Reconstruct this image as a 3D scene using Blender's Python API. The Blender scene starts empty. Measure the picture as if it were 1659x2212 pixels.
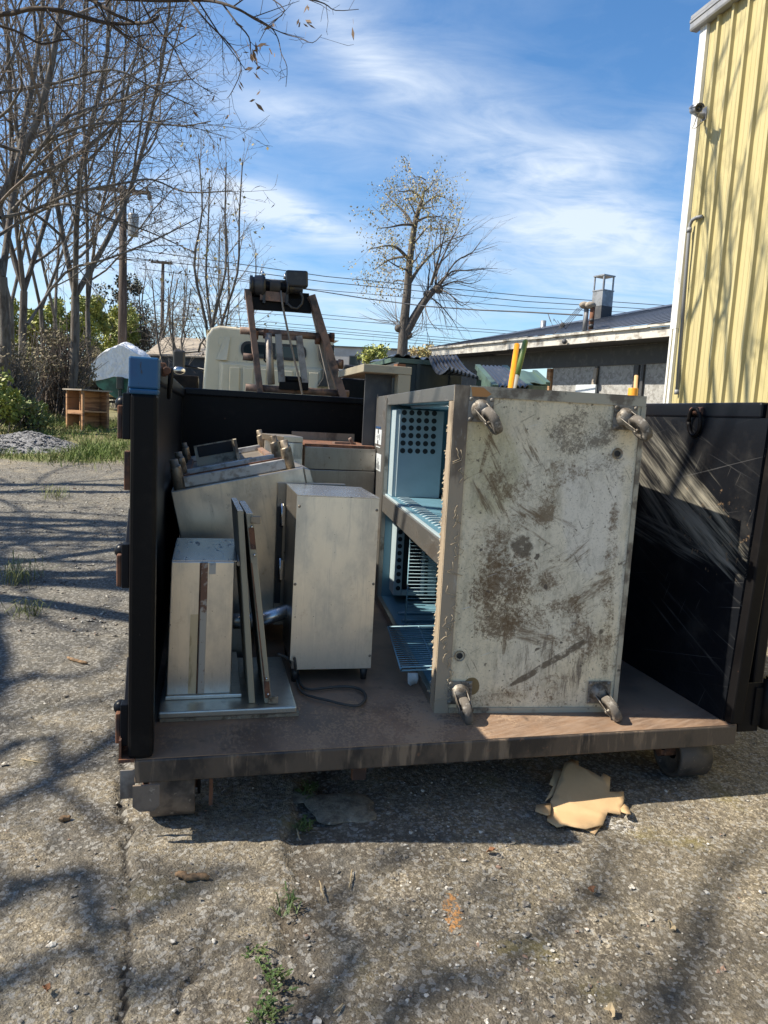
import bpy, math, random
from math import radians as R, sin, cos, pi, sqrt, exp
from mathutils import Vector, Matrix, Euler, noise as N

# ------------------------------------------------------------------ camera, sky, sun
SC = bpy.context.scene
CO = SC.collection
FPX, PITCH, ROLL, EYE = 1571.5, 0.1288, 0.0539, 1.515       # focal length in px of a 1659x2212 picture
CF = Vector((0, cos(PITCH), -sin(PITCH)))
_up = Vector((0, sin(PITCH), cos(PITCH))); _rt = Vector((1, 0, 0))
CR = cos(ROLL)*_rt + sin(ROLL)*_up
CU = -sin(ROLL)*_rt + cos(ROLL)*_up
CAMP = Vector((0, 0, EYE))
cam = bpy.data.objects.new('camera', bpy.data.cameras.new('camera'))
CO.objects.link(cam)
m = Matrix((CR, CU, -CF)).transposed().to_4x4(); m.translation = CAMP
cam.matrix_world = m
cam.data.sensor_fit = 'VERTICAL'; cam.data.sensor_height = 36; cam.data.lens = 36*FPX/2212
cam.data.clip_start = 0.05; cam.data.clip_end = 2000
SC.camera = cam

def ray(u, v):
    return CF + CR*((u-829.5)/FPX) - CU*((v-1106)/FPX)
def P(u, v, Y):                                   # real point at distance Y along the ray of a picture point
    d = ray(u, v); return CAMP + d*(Y/d.y)
def G(u, v, z=0.0):
    d = ray(u, v); return CAMP + d*((z-EYE)/d.z)

SUN_DIR = Vector((-0.933, -0.075, 1.0)).normalized()         # towards the sun: from the left, high
SUN_EL = math.asin(SUN_DIR.z); SUN_AZ = math.atan2(SUN_DIR.x, SUN_DIR.y)
SKY_STRENGTH = 0.098
W = bpy.data.worlds.new("World"); SC.world = W; W.use_nodes = True
nt = W.node_tree; nt.nodes.clear()
def wn(t, **k):
    n = nt.nodes.new(t)
    for a, b in k.items(): setattr(n, a, b)
    return n
L = nt.links.new
out = wn('ShaderNodeOutputWorld'); bg = wn('ShaderNodeBackground'); bg.inputs[1].default_value = SKY_STRENGTH
sky = wn('ShaderNodeTexSky', sky_type='NISHITA', sun_disc=False, sun_elevation=SUN_EL, sun_rotation=SUN_AZ % (2*pi))
sky.air_density = 1.0; sky.dust_density = 0.6; sky.ozone_density = 2.5; sky.altitude = 100
tc = wn('ShaderNodeTexCoord'); sx = wn('ShaderNodeSeparateXYZ'); L(tc.outputs['Generated'], sx.inputs[0])
def mth(op, a, b=None, c=None, clamp=False):
    n = wn('ShaderNodeMath', operation=op, use_clamp=clamp)
    for i, x in enumerate((a, b, c)):
        if x is None: continue
        if isinstance(x, (int, float)): n.inputs[i].default_value = x
        else: L(x, n.inputs[i])
    return n.outputs[0]
# cloud plane: direction divided by its height + offset -> long thin cirrus
zz = mth('MAXIMUM', sx.outputs[2], 0.0); zz = mth('ADD', zz, 0.18)
px_, py_ = mth('DIVIDE', sx.outputs[0], zz), mth('DIVIDE', sx.outputs[1], zz)
cb = wn('ShaderNodeCombineXYZ'); L(px_, cb.inputs[0]); L(py_, cb.inputs[1])
mp = wn('ShaderNodeMapping'); mp.inputs['Rotation'].default_value = (0, 0, R(-28)); mp.inputs['Scale'].default_value = (0.9, 1.75, 1)
mp.inputs['Location'].default_value = (3.3, 1.7, 0)
L(cb.outputs[0], mp.inputs[0])
n1 = wn('ShaderNodeTexNoise'); n1.inputs['Scale'].default_value = 2.1; n1.inputs['Detail'].default_value = 8; n1.inputs['Roughness'].default_value = .58; n1.inputs['Distortion'].default_value = .9
L(mp.outputs[0], n1.inputs[0])
n2 = wn('ShaderNodeTexNoise'); n2.inputs['Scale'].default_value = 4.5; n2.inputs['Detail'].default_value = 7; n2.inputs['Roughness'].default_value = .62; n2.inputs['Distortion'].default_value = 1.2
L(mp.outputs[0], n2.inputs[0])
# patches of the sky that carry cloud (unit direction, radius, weight)
def cloudpatch(u, v, ru, rv, ang, w):
    d = ray(u, v).normalized()
    a = ray(u+10*cos(ang), v+10*sin(ang)).normalized()-d; a = a.normalized()
    b = d.cross(a).normalized()
    s = wn('ShaderNodeVectorMath', operation='SUBTRACT'); L(tc.outputs['Generated'], s.inputs[0]); s.inputs[1].default_value = d
    da = wn('ShaderNodeVectorMath', operation='DOT_PRODUCT'); L(s.outputs[0], da.inputs[0]); da.inputs[1].default_value = a*(FPX/ru)
    db = wn('ShaderNodeVectorMath', operation='DOT_PRODUCT'); L(s.outputs[0], db.inputs[0]); db.inputs[1].default_value = b*(FPX/rv)
    q = mth('ADD', mth('POWER', da.outputs['Value'], 2.0), mth('POWER', db.outputs['Value'], 2.0))
    return mth('MULTIPLY', mth('EXPONENT', mth('MULTIPLY', q, -1.0)), w)
acc = None
for a in ((640, 470, 130, 30, .33, .85), (560, 430, 60, 30, .3, .16), (650, 250, 140, 50, .25, .36), (770, 100, 140, 55, .75, .42),
          (1180, 420, 260, 120, .55, .29), (1000, 250, 190, 90, .9, .20), (1330, 330, 190, 50, -.25, .22), (1180, 590, 300, 110, .05, .22),
          (760, 660, 240, 60, .05, .26), (400, 500, 200, 130, .2, .26), (200, 620, 260, 110, 0, .30), (1330, 500, 160, 80, .5, .26), (300, 200, 330, 150, .1, .12)):
    p_ = cloudpatch(*a); acc = p_ if acc is None else mth('ADD', acc, p_)
tex = mth('ADD', mth('MULTIPLY', n1.outputs['Fac'], .62), mth('MULTIPLY', n2.outputs['Fac'], .38))
cl = mth('ADD', mth('MULTIPLY', acc, mth('ADD', mth('MULTIPLY', tex, 3.6), -.92)), mth('MULTIPLY', mth('SUBTRACT', tex, .50), .30))
cl = mth('MULTIPLY', mth('MAXIMUM', cl, 0.0), 1.25)
cl = mth('MINIMUM', mth('MULTIPLY', cl, 1.0), .78)
mx = wn('ShaderNodeMix', data_type='RGBA'); L(cl, mx.inputs[0]); L(sky.outputs[0], mx.inputs[6])
mx.inputs[7].default_value = (5.2, 5.6, 6.1, 1)
hs = wn('ShaderNodeHueSaturation'); hs.inputs['Saturation'].default_value = 1.24; hs.inputs['Value'].default_value = 1.0
L(mx.outputs[2], hs.inputs['Color'])
L(hs.outputs[0], bg.inputs[0]); L(bg.outputs[0], out.inputs[0])

sun = bpy.data.objects.new('sun', bpy.data.lights.new('sun', 'SUN')); CO.objects.link(sun)
sun.data.energy = 5.0; sun.data.angle = R(0.5); sun.data.color = (1, .91, .76)
sun.rotation_euler = SUN_DIR.to_track_quat('Z', 'Y').to_euler(); sun.location = (-8, 0, 12)
SC.view_settings.view_transform = 'Standard'; SC.view_settings.look = 'None'
SC.view_settings.exposure = 0.95; SC.view_settings.gamma = 1
SC.cycles.max_bounces = 6; SC.cycles.diffuse_bounces = 3; SC.cycles.glossy_bounces = 3
SC.cycles.use_denoising = True

# ------------------------------------------------------------------ materials
def mat(name, base, rough=.6, metal=0.0, layers=(), bump=(), spec=.5, coat=0, alpha=None, trans=0):
    """base colour + layers of ragged stains / wear + bump; all in object coordinates.
    layer: dict(c, s, st, rot, lo, hi, a, d, blob=(centre, radii, rot_deg), k, t, r)"""
    M_ = bpy.data.materials.new(name); M_.use_nodes = True
    t = M_.node_tree; b = t.nodes['Principled BSDF']; l = t.links.new
    b.inputs['Specular IOR Level'].default_value = spec
    b.inputs['Metallic'].default_value = metal
    if coat: b.inputs['Coat Weight'].default_value = coat; b.inputs['Coat Roughness'].default_value = .15
    if trans: b.inputs['Transmission Weight'].default_value = trans
    if alpha is not None: b.inputs['Alpha'].default_value = alpha
    tcn = t.nodes.new('ShaderNodeTexCoord'); oc = tcn.outputs['Object']
    def m_(op, x, y, clamp=False):
        n = t.nodes.new('ShaderNodeMath'); n.operation = op; n.use_clamp = clamp
        for i, q in enumerate((x, y)):
            if isinstance(q, (int, float)): n.inputs[i].default_value = q
            else: l(q, n.inputs[i])
        return n.outputs[0]
    def texn(s, st=(1, 1, 1), rot=(0, 0, 0), d=5, kind='noise', seed=0, dist=0, ro=.6):
        mpn = t.nodes.new('ShaderNodeMapping'); mpn.vector_type = 'TEXTURE'
        mpn.inputs['Rotation'].default_value = [R(q) for q in rot]
        mpn.inputs['Scale'].default_value = [1/q for q in st]
        mpn.inputs['Location'].default_value = (seed*3.17, seed*1.71, seed*2.3)
        l(oc, mpn.inputs[0])
        if kind == 'soft': kind = 'noise'; d = 1
        if kind == 'noise':
            n = t.nodes.new('ShaderNodeTexNoise'); n.inputs['Detail'].default_value = d; n.inputs['Roughness'].default_value = ro
            n.inputs['Distortion'].default_value = dist
            o = n.outputs['Fac']
        elif kind == 'cell':
            n = t.nodes.new('ShaderNodeTexVoronoi'); o = n.outputs['Color']
        elif kind == 'edge':
            n = t.nodes.new('ShaderNodeTexVoronoi'); n.feature = 'DISTANCE_TO_EDGE'; o = n.outputs['Distance']
        elif kind == 'dot':
            n = t.nodes.new('ShaderNodeTexVoronoi'); o = n.outputs['Distance']
        n.inputs['Scale'].default_value = s; l(mpn.outputs[0], n.inputs['Vector'])
        return o
    col = None; rgh = None
    def setc():
        nonlocal col, rgh
        c0 = t.nodes.new('ShaderNodeRGB'); c0.outputs[0].default_value = (*base, 1); col = c0.outputs[0]
        v0 = t.nodes.new('ShaderNodeValue'); v0.outputs[0].default_value = rough; rgh = v0.outputs[0]
    setc()
    for i, y in enumerate(layers):
        if y.get('attr'):
            an = t.nodes.new('ShaderNodeAttribute'); an.attribute_name = y['attr']; val = an.outputs['Fac']
            if y.get('s'):
                val = m_('ADD', val, m_('MULTIPLY', m_('SUBTRACT', texn(y['s'], d=y.get('d', 5), seed=i+1), .5), y.get('k', .8)))
        else:
            val = texn(y.get('s', 5), y.get('st', (1, 1, 1)), y.get('rot', (0, 0, 0)), y.get('d', 5), y.get('t', 'noise'), y.get('seed', i+1), y.get('dist', 0), y.get('ro', .6))
        if y.get('mod'):
            val = m_('ADD', val, m_('MULTIPLY', m_('SUBTRACT', texn(y['mod'][0], y.get('mst', (1, 1, 1)), y.get('rot', (0, 0, 0)), 4, 'noise', i+31), .5), y['mod'][1]))
        if y.get('blob'):
            cbn, rad, rt = y['blob']
            mpn = t.nodes.new('ShaderNodeMapping'); mpn.vector_type = 'TEXTURE'
            mpn.inputs['Location'].default_value = cbn; mpn.inputs['Scale'].default_value = rad; mpn.inputs['Rotation'].default_value = [R(q) for q in rt]
            l(oc, mpn.inputs[0])
            ln = t.nodes.new('ShaderNodeVectorMath'); ln.operation = 'LENGTH'; l(mpn.outputs[0], ln.inputs[0])
            fall = m_('MINIMUM', m_('SUBTRACT', 1.0, ln.outputs['Value']), y.get('cap', .35))
            val = m_('ADD', val, m_('MULTIPLY', fall, y.get('k', .6)))
        mr = t.nodes.new('ShaderNodeMapRange'); mr.interpolation_type = 'SMOOTHSTEP'
        mr.inputs['From Min'].default_value = y.get('lo', .45); mr.inputs['From Max'].default_value = y.get('hi', .6)
        mr.inputs['To Max'].default_value = y.get('a', 1.0); l(val, mr.inputs['Value'])
        mxn = t.nodes.new('ShaderNodeMix'); mxn.data_type = 'RGBA'; l(mr.outputs[0], mxn.inputs[0]); l(col, mxn.inputs[6])
        mxn.inputs[7].default_value = (*y['c'], 1); col = mxn.outputs[2]
        if 'r' in y:
            rm = t.nodes.new('ShaderNodeMix'); l(mr.outputs[0], rm.inputs[0]); l(rgh, rm.inputs[2]); rm.inputs[3].default_value = y['r']; rgh = rm.outputs[0]
        if 'm' in y:
            pass
    l(col, b.inputs['Base Color']); l(rgh, b.inputs['Roughness'])
    prev = None
    for (s, st, strength, dist_, kind) in bump:
        bn = t.nodes.new('ShaderNodeBump'); bn.inputs['Strength'].default_value = strength; bn.inputs['Distance'].default_value = dist_
        l(texn(s, st, (0, 0, 0), 6, kind, 9), bn.inputs['Height'])
        if prev: l(prev, bn.inputs['Normal'])
        prev = bn.outputs[0]
    if prev: l(prev, b.inputs['Normal'])
    M_['_t'] = 1
    return M_

BR = (.075, .052, .036)     # brown grime
M = {}
M['black_paint'] = mat('black_paint', (.0065, .0075, .0105), .33, 0, [
    dict(c=(.035, .033, .03), s=9, st=(1, 1, .12), lo=.60, hi=.80, a=.4, r=.5),
    dict(c=(.22, .22, .21), s=70, st=(1, .03, .9), rot=(28, 0, 0), lo=.70, hi=.74, a=.5),
    dict(c=(.20, .19, .18), s=60, st=(1, .9, .04), lo=.71, hi=.75, a=.5),
    dict(c=(.12, .05, .03), s=12, lo=.70, hi=.77, a=.6, r=.8)], [(3, (1, 1, 1), .10, .03, 'noise')], spec=.14)
M['black_front'] = mat('black_front', (.0075, .007, .0075), .42, 0, [
    dict(c=(.020, .017, .015), s=6, lo=.50, hi=.75, a=.8, r=.55), dict(c=(.14, .13, .12), s=55, st=(1, 1, .2), lo=.72, hi=.76, a=.5),
    dict(c=(.09, .045, .028), s=18, lo=.68, hi=.75, a=.6, r=.8)], [(4, (1, 1, 1), .08, .02, 'noise')], spec=.10)
# right wall inside: deep scrape marks running down towards the opening
def _scr(c, s_, ang, bl_, lo, hi, a, k=.55): return dict(c=c, s=s_, st=(1, .035, 1.0), rot=(ang, 0, 0), lo=lo, hi=hi, a=a, r=.7, blob=bl_, k=k, cap=.45, d=4, ro=.7, mod=(14, .5), mst=(1, .10, 1))
M['scraped_wall'] = mat('scraped_wall', (.0065, .0075, .010), .36, 0, [
    dict(c=(.035, .034, .033), s=4, lo=.5, hi=.75, a=.6, r=.5),
    _scr((.25, .24, .205), 60, 33, ((2.4, .68, 1.30), (.5, .60, .26), (33, 0, 0)), .58, 1.05, .75),
    _scr((.30, .28, .225), 75, 30, ((2.4, .36, 1.14), (.5, .42, .15), (30, 0, 0)), .60, .98, .8),
    _scr((.24, .23, .20), 60, 24, ((2.4, .36, 1.06), (.5, .42, .07), (26, 0, 0)), .60, .88, .85),
    _scr((.15, .145, .13), 60, 10, ((2.4, .66, 1.02), (.5, .55, .10), (6, 0, 0)), .62, .90, .8),
    _scr((.20, .20, .19), 60, 70, ((2.4, .95, 1.22), (.5, .10, .18), (0, 0, 0)), .62, .90, .7),
    dict(c=(.34, .34, .34), s=95, st=(1, .006, 1.0), rot=(17, 0, 0), lo=.69, hi=.73, a=.14, seed=11, d=2),
    dict(c=(.34, .34, .34), s=80, st=(1, .006, 1.0), rot=(-14, 0, 0), lo=.70, hi=.74, a=.12, seed=12, d=2),
    dict(c=(.34, .33, .30), s=80, st=(1, 1.0, .007), rot=(20, 0, 0), lo=.71, hi=.75, a=.16, seed=13, d=2),
    dict(c=(.16, .16, .155), s=40, st=(1, .04, 1.0), rot=(24, 0, 0), lo=.60, hi=.80, a=.45, seed=14, d=4),
    dict(c=(.22, .15, .09), s=30, lo=.66, hi=.76, a=.8, blob=((2.4, .3, 1.1), (.5, .3, .25), (0, 0, 0)), k=.2)], [(3, (1, 1, 1), .15, .03, 'noise')], spec=.16)
M['blue_paint'] = mat('blue_paint', (.006, .07, .175), .4, 0, [dict(c=(.01, .05, .15), s=9, lo=.52, hi=.7, a=.7), dict(c=(.02, .02, .025), s=40, st=(1, 1, .3), lo=.66, hi=.72)])
M['rust'] = mat('rust', (.17, .075, .04), .85, .1, [dict(c=(.06, .035, .028), s=14, lo=.45, hi=.62), dict(c=(.34, .20, .13), s=30, lo=.62, hi=.72, a=.7)], [(50, (1, 1, 1), .3, .004, 'noise')])
M['rusty_frame'] = mat('rusty_frame', (.20, .13, .10), .7, .15, [dict(c=(.07, .055, .05), s=7, lo=.45, hi=.62, a=.9), dict(c=(.30, .16, .10), s=12, lo=.55, hi=.7, a=.9), dict(c=(.03, .03, .032), s=4, lo=.58, hi=.7)], [(60, (1, 1, 1), .2, .003, 'noise')])
M['worn_steel'] = mat('worn_steel', (.30, .28, .26), .55, .5, [dict(c=(.12, .10, .09), s=6, lo=.45, hi=.65), dict(c=(.25, .13, .08), s=14, lo=.6, hi=.7)], [(40, (1, 1, 1), .2, .003, 'noise')])
M['floor_steel'] = mat('floor_steel', (.24, .155, .10), .5, 0, [
    dict(c=(.115, .078, .056), s=3, lo=.42, hi=.66, a=.9, r=.45),
    dict(c=(.155, .10, .068), s=9, st=(1, .3, 1), lo=.52, hi=.72, a=.7, ro=.7),
    dict(c=(.34, .235, .15), s=80, st=(1, .7, 1), lo=.55, hi=.66, a=.85, blob=((1.02, .22, .3), (.62, .30, .5), (0, 0, 16)), k=.30, cap=.35, r=.75, d=6, ro=.7, mod=(9, .75), mst=(1, .5, 1)),
    dict(c=(.30, .205, .135), s=80, st=(1, .4, 1), lo=.58, hi=.70, a=.75, blob=((.40, .13, .3), (.42, .16, .5), (0, 0, 0)), k=.25, cap=.35, r=.75, d=6, ro=.7, mod=(8, .6), mst=(1, .3, 1)),
    dict(c=(.26, .19, .14), s=50, st=(.15, 1.2, 1), rot=(0, 0, 20), lo=.50, hi=.78, a=.8, blob=((1.75, .1, .3), (.75, .22, .5), (0, 0, 0)), k=.3, cap=.4, r=.7, ro=.7),
    dict(c=(.28, .26, .24), s=95, st=(.05, 1, 1), rot=(0, 0, 25), lo=.70, hi=.74, a=.5),
    dict(c=(.025, .02, .018), s=8, lo=.62, hi=.76, a=.7)], [(30, (1, 1, 1), .15, .004, 'noise')], spec=.4)
M['beam_steel'] = mat('beam_steel', (.080, .060, .045), .55, .1, [
    dict(c=(.018, .017, .018), s=5, st=(1, 1, .6), lo=.48, hi=.62, a=.95, r=.4),
    dict(c=(.23, .165, .11), s=24, st=(1, 1, .15), lo=.52, hi=.68, a=.8, r=.75),
    dict(c=(.16, .085, .05), s=26, lo=.64, hi=.72, a=.7)], [(60, (1, 1, .6), .5, .004, 'noise')])
M['roller_dark'] = mat('roller_dark', (.075, .065, .058), .6, .3, [dict(c=(.03, .028, .026), s=7, lo=.45, hi=.65), dict(c=(.24, .20, .16), s=60, lo=.62, hi=.72, a=.8)], [(50, (1, 1, 1), .3, .004, 'noise')])
M['roller'] = mat('roller', (.20, .155, .12), .75, .2, [dict(c=(.07, .055, .045), s=7, lo=.45, hi=.65), dict(c=(.34, .28, .22), s=40, lo=.6, hi=.7, a=.8)], [(50, (1, 1, 1), .3, .004, 'noise')])
# fridge underside : galvanised plate smeared with dried grime (object space: x right, z up, base plane y=0)
G1 = (.34, .335, .275); GR = (.125, .074, .034)
def bl(x, z, rx, rz, a=0): return ((x, 0, z), (rx, .6, rz), (0, a, 0))
def gm(x, z, rx, rz, ang=0, sc=75, mod=(7, .9), k=.44, lo=.59, hi=.82, a=.82, c=GR, st=(1, 1, 1), rot=0, mst=(1, 1, 1), cap=.35):
    return dict(c=c, s=sc, st=st, rot=(0, rot, 0), lo=lo, hi=hi, a=a, blob=bl(x, z, rx, rz, ang), k=k, cap=cap, d=7, ro=.78, r=.85, dist=.7, mod=mod, mst=mst)
M['fridge_base'] = mat('fridge_base', (.70, .60, .42), .6, .0, [
    dict(c=(.70, .63, .49), s=3.5, lo=.42, hi=.66, a=.9, blob=bl(.50, .70, .34, .60), k=.5, r=.5),
    dict(c=(.68, .63, .54), s=4, lo=.45, hi=.66, a=.8, blob=bl(.62, .92, .16, .28), k=.5),
    dict(c=(.47, .42, .25), s=5, lo=.45, hi=.75, a=.7, blob=bl(.17, 1.05, .14, .22), k=.5),
    dict(c=(.25, .23, .165), s=9, st=(1, 1, .5), lo=.44, hi=.74, a=.6, ro=.75, d=9),
    dict(c=(.22, .195, .14), s=26, st=(1, 1, .3), lo=.48, hi=.72, a=.55, ro=.75, d=9),
    dict(c=(.19, .165, .12), s=90, lo=.52, hi=.68, a=.55, ro=.75, d=6),
    dict(c=(.74, .68, .57), s=70, lo=.56, hi=.72, a=.5, ro=.75, d=6, seed=21),
    gm(.20, .76, .10, .36, 3), gm(.24, .50, .16, .24, -4, sc=60, mod=(7, .5), hi=.72), gm(.30, .62, .10, .35, 0, k=.30, sc=50, mod=(6, .6), hi=.74),
    gm(.38, .98, .20, .08, -20, c=(.15, .098, .05)), gm(.42, .90, .06, .12, 20, c=(.15, .098, .05)), gm(.55, 1.20, .20, .11, -10, c=(.14, .11, .075), k=.40, hi=.8), gm(.68, 1.05, .10, .10, c=(.13, .10, .07)),
    gm(.48, .43, .17, .075, -12, k=.50), gm(.54, .46, .10, .06, -40, k=.45, rot=-35, st=(.25, 1, 1), mst=(.4, 1, 1.4)), gm(.655, .53, .15, .10, -38, k=.42, rot=-35, st=(.3, 1, 1), mst=(.4, 1, 1.4)),
    gm(.50, .64, .15, .09, -22, k=.36, rot=-25, st=(.2, 1, 1), mst=(.3, 1, 1.5), c=(.15, .098, .05)), gm(.42, .56, .10, .05, -10, k=.36),
    gm(.722, .62, .035, .34, 0, k=.5), gm(.745, .35, .02, .3, 0, k=.4),
    gm(.45, .80, .16, .10, 25, k=.34, st=(.14, 1, 1), rot=30, mst=(.3, 1, 1.2), c=(.16, .105, .055)), gm(.56, .72, .10, .08, -30, k=.36, st=(.14, 1, 1), rot=-40, mst=(.3, 1, 1.2)), gm(.36, .36, .18, .06, 18, k=.36, st=(.14, 1, 1), rot=12, mst=(.3, 1, 1.2), c=(.16, .105, .055)), gm(.62, .40, .12, .06, -50, k=.40, st=(.14, 1, 1), rot=-55, mst=(.3, 1, 1.2)),
    gm(.55, .25, .25, .20, 0, k=.30, st=(1, 1, .12), mst=(1, 1, .2), mod=(22, .9), c=(.12, .09, .065)), gm(.60, .30, .16, .14, 0, k=.34, sc=60), gm(.28, .30, .12, .14, 0, k=.24, st=(1, 1, .2), mst=(1, 1, .25), mod=(18, .9)),
    gm(.22, 1.02, .16, .22, 0, k=.22, st=(.10, 1, 1), rot=58, mst=(.15, 1, 1), mod=(22, 1.0)), gm(.15, 1.12, .012, .16, 12, k=.7, mod=(8, .4)),
    gm(.40, 1.10, .35, .2, 0, k=.16, sc=60, mod=(8, .7)), gm(.40, .40, .42, .45, 0, k=.08, sc=45, mod=(5, .8), lo=.60, hi=.76), gm(.4, .05, .42, .05, 0, k=.3), gm(.4, 1.33, .42, .05, 0, k=.3),
    dict(c=(.10, .075, .05), s=18, lo=.58, hi=.72, a=.9, blob=bl(.53, .245, .33, .018, -32), k=.7, cap=.3, d=6, ro=.7, mod=(9, .5)),
    dict(c=(.10, .075, .05), s=40, lo=.50, hi=.70, a=.9, blob=bl(.33, .715, .05, .05), k=.6, cap=.35, d=6, ro=.7),
    dict(c=(.11, .085, .06), s=55, lo=.655, hi=.70, a=.8, d=3),
    dict(c=(.08, .06, .045), s=19, lo=.725, hi=.75, a=.9, d=2),
    dict(c=(.13, .10, .07), s=110, st=(.05, 1, 1), rot=(0, 62, 0), lo=.69, hi=.73, a=.6, d=2),
    dict(c=(.13, .10, .07), s=100, st=(.06, 1, 1), rot=(0, -30, 0), lo=.70, hi=.74, a=.5, d=2),
    dict(c=(.55, .55, .53), s=90, st=(.06, 1, 1), rot=(0, -20, 0), lo=.725, hi=.76, a=.7, d=2),
    dict(c=(.15, .10, .035), s=5, lo=.3, hi=.42, a=.95, blob=bl(.155, .115, .032, .036), k=2.0, cap=.2)],
    [(70, (1, 1, 1), .25, .002, 'noise'), (6, (1, 1, 1), .12, .01, 'noise')])
M['fridge_trim'] = mat('fridge_trim', (.33, .265, .19), .7, .1, [
    dict(c=(.12, .09, .065), s=8, st=(1, 1, .4), lo=.5, hi=.65, a=.85), dict(c=(.40, .38, .33), s=18, st=(1, 1, .3), lo=.6, hi=.72, a=.8),
    dict(c=(.05, .04, .032), s=30, lo=.66, hi=.72, a=.85), dict(c=(.30, .15, .05), s=5, lo=.66, hi=.72, a=.9)], [(40, (1, 1, 1), .3, .004, 'noise')])
M['fridge_edge'] = mat('fridge_edge', (.38, .345, .265), .65, .1, [dict(c=(.12, .095, .07), s=8, lo=.48, hi=.62, a=.9), dict(c=(.05, .04, .035), s=22, lo=.62, hi=.72, a=.9)], [(40, (1, 1, 1), .3, .003, 'noise')])
M['fridge_skin'] = mat('fridge_skin', (.34, .33, .31), .38, .85, [dict(c=(.10, .085, .07), s=7, st=(1, .4, 1), lo=.5, hi=.68, a=.85, r=.7), dict(c=(.55, .53, .5), s=26, st=(1, .1, 1), lo=.66, hi=.72, a=.7)], [(20, (1, 1, 1), .1, .003, 'noise')])
M['liner_blue'] = mat('liner_blue', (.115, .235, .305), .35, 0, [dict(c=(.09, .19, .25), s=4, lo=.45, hi=.65, a=.6)], [(4, (1, 1, 1), .05, .01, 'noise')])
M['panel_white'] = mat('panel_white', (.33, .41, .445), .45, 0, [dict(c=(.28, .35, .38), s=5, lo=.45, hi=.65, a=.6)])
M['dark_hole'] = mat('dark_hole', (.012, .013, .015), .7)  # flat near-black in place of the shade inside holes
M['wire_blue'] = mat('wire_blue', (.19, .34, .42), .4, 0, [dict(c=(.25, .22, .18), s=30, lo=.6, hi=.7, a=.7)])
M['galv'] = mat('galv', (.46, .45, .43), .5, .6, [dict(c=(.22, .19, .16), s=20, lo=.48, hi=.65, a=.8), dict(c=(.6, .59, .57), s=60, lo=.6, hi=.7, a=.6)], [(60, (1, 1, 1), .2, .003, 'noise')])
M['caster_steel'] = mat('caster_steel', (.24, .22, .19), .6, .5, [dict(c=(.10, .08, .06), s=30, lo=.45, hi=.62, a=.9, r=.8), dict(c=(.05, .04, .03), s=60, lo=.6, hi=.7, a=.8)], [(70, (1, 1, 1), .3, .003, 'noise')])
M['rubber'] = mat('rubber', (.12, .105, .088), .9, 0, [dict(c=(.30, .28, .25), s=35, lo=.52, hi=.66, a=.9), dict(c=(.05, .045, .04), s=14, lo=.55, hi=.68, a=.9)], [(60, (1, 1, 1), .5, .004, 'noise')])
def stainless(name, base, lay=(), r=.34, metal=.88):
    return mat(name, base, r, metal, [dict(c=tuple(x*.66 for x in base), s=5, st=(1, 1, .6), lo=.42, hi=.70, a=.75, r=r+.14, ro=.68, d=8),
        dict(c=tuple(min(1, x*1.15) for x in base), s=80, st=(1, 1, .05), lo=.54, hi=.76, a=.5, ro=.7),
        dict(c=tuple(x*.62 for x in base), s=34, st=(1, 1, .08), lo=.54, hi=.78, a=.6, ro=.72, r=r+.2),
        dict(c=(base[0]*.58, base[1]*.48, base[2]*.36), s=11, lo=.56, hi=.78, a=.65, ro=.75, d=8, r=.6),
        dict(c=(.15, .098, .05), s=60, lo=.68, hi=.72, a=.85, r=.8, d=3)]+list(lay), [(1.3, (1, 1, .7), .28, .05, 'soft'), (90, (1, 1, .1), .05, .002, 'noise')])
M['stainless'] = stainless('stainless', (.84, .775, .67))
M['stainless_warm'] = stainless('stainless_warm', (.60, .52, .42), [dict(c=(.10, .08, .06), s=14, lo=.62, hi=.76, a=.8, ro=.75, d=8, r=.7)], r=.32)
M['stainless_pale'] = stainless('stainless_pale', (.76, .70, .61), [dict(c=(.33, .25, .15), s=9, st=(1, 1, .3), lo=.58, hi=.76, a=.7, ro=.75, r=.6), dict(c=(.10, .085, .05), s=16, lo=.66, hi=.78, a=.9, ro=.75, r=.7)], r=.30)
M['stainless_dark'] = stainless('stainless_dark', (.34, .31, .27), r=.32)
M['stainless_top'] = mat('stainless_top', (.60, .60, .60), .26, .9, [dict(c=(.20, .18, .16), s=50, st=(1, .25, 1), lo=.60, hi=.70, a=.85, r=.6, mod=(6, .4))], [(3, (1, 1, 1), .14, .03, 'noise')])
M['beige_metal'] = mat('beige_metal', (.31, .275, .20), .55, .2, [dict(c=(.18, .16, .13), s=7, lo=.55, hi=.72, a=.7), dict(c=(.08, .07, .06), s=40, lo=.68, hi=.72, a=.8)])
M['leg_metal'] = mat('leg_metal', (.27, .225, .17), .5, .55, [dict(c=(.10, .075, .05), s=20, lo=.5, hi=.65, a=.9), dict(c=(.42, .38, .3), s=45, lo=.6, hi=.7, a=.8)], [(70, (1, 1, 1), .3, .003, 'noise')])
M['cord'] = mat('cord', (.05, .045, .04), .7)
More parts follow.
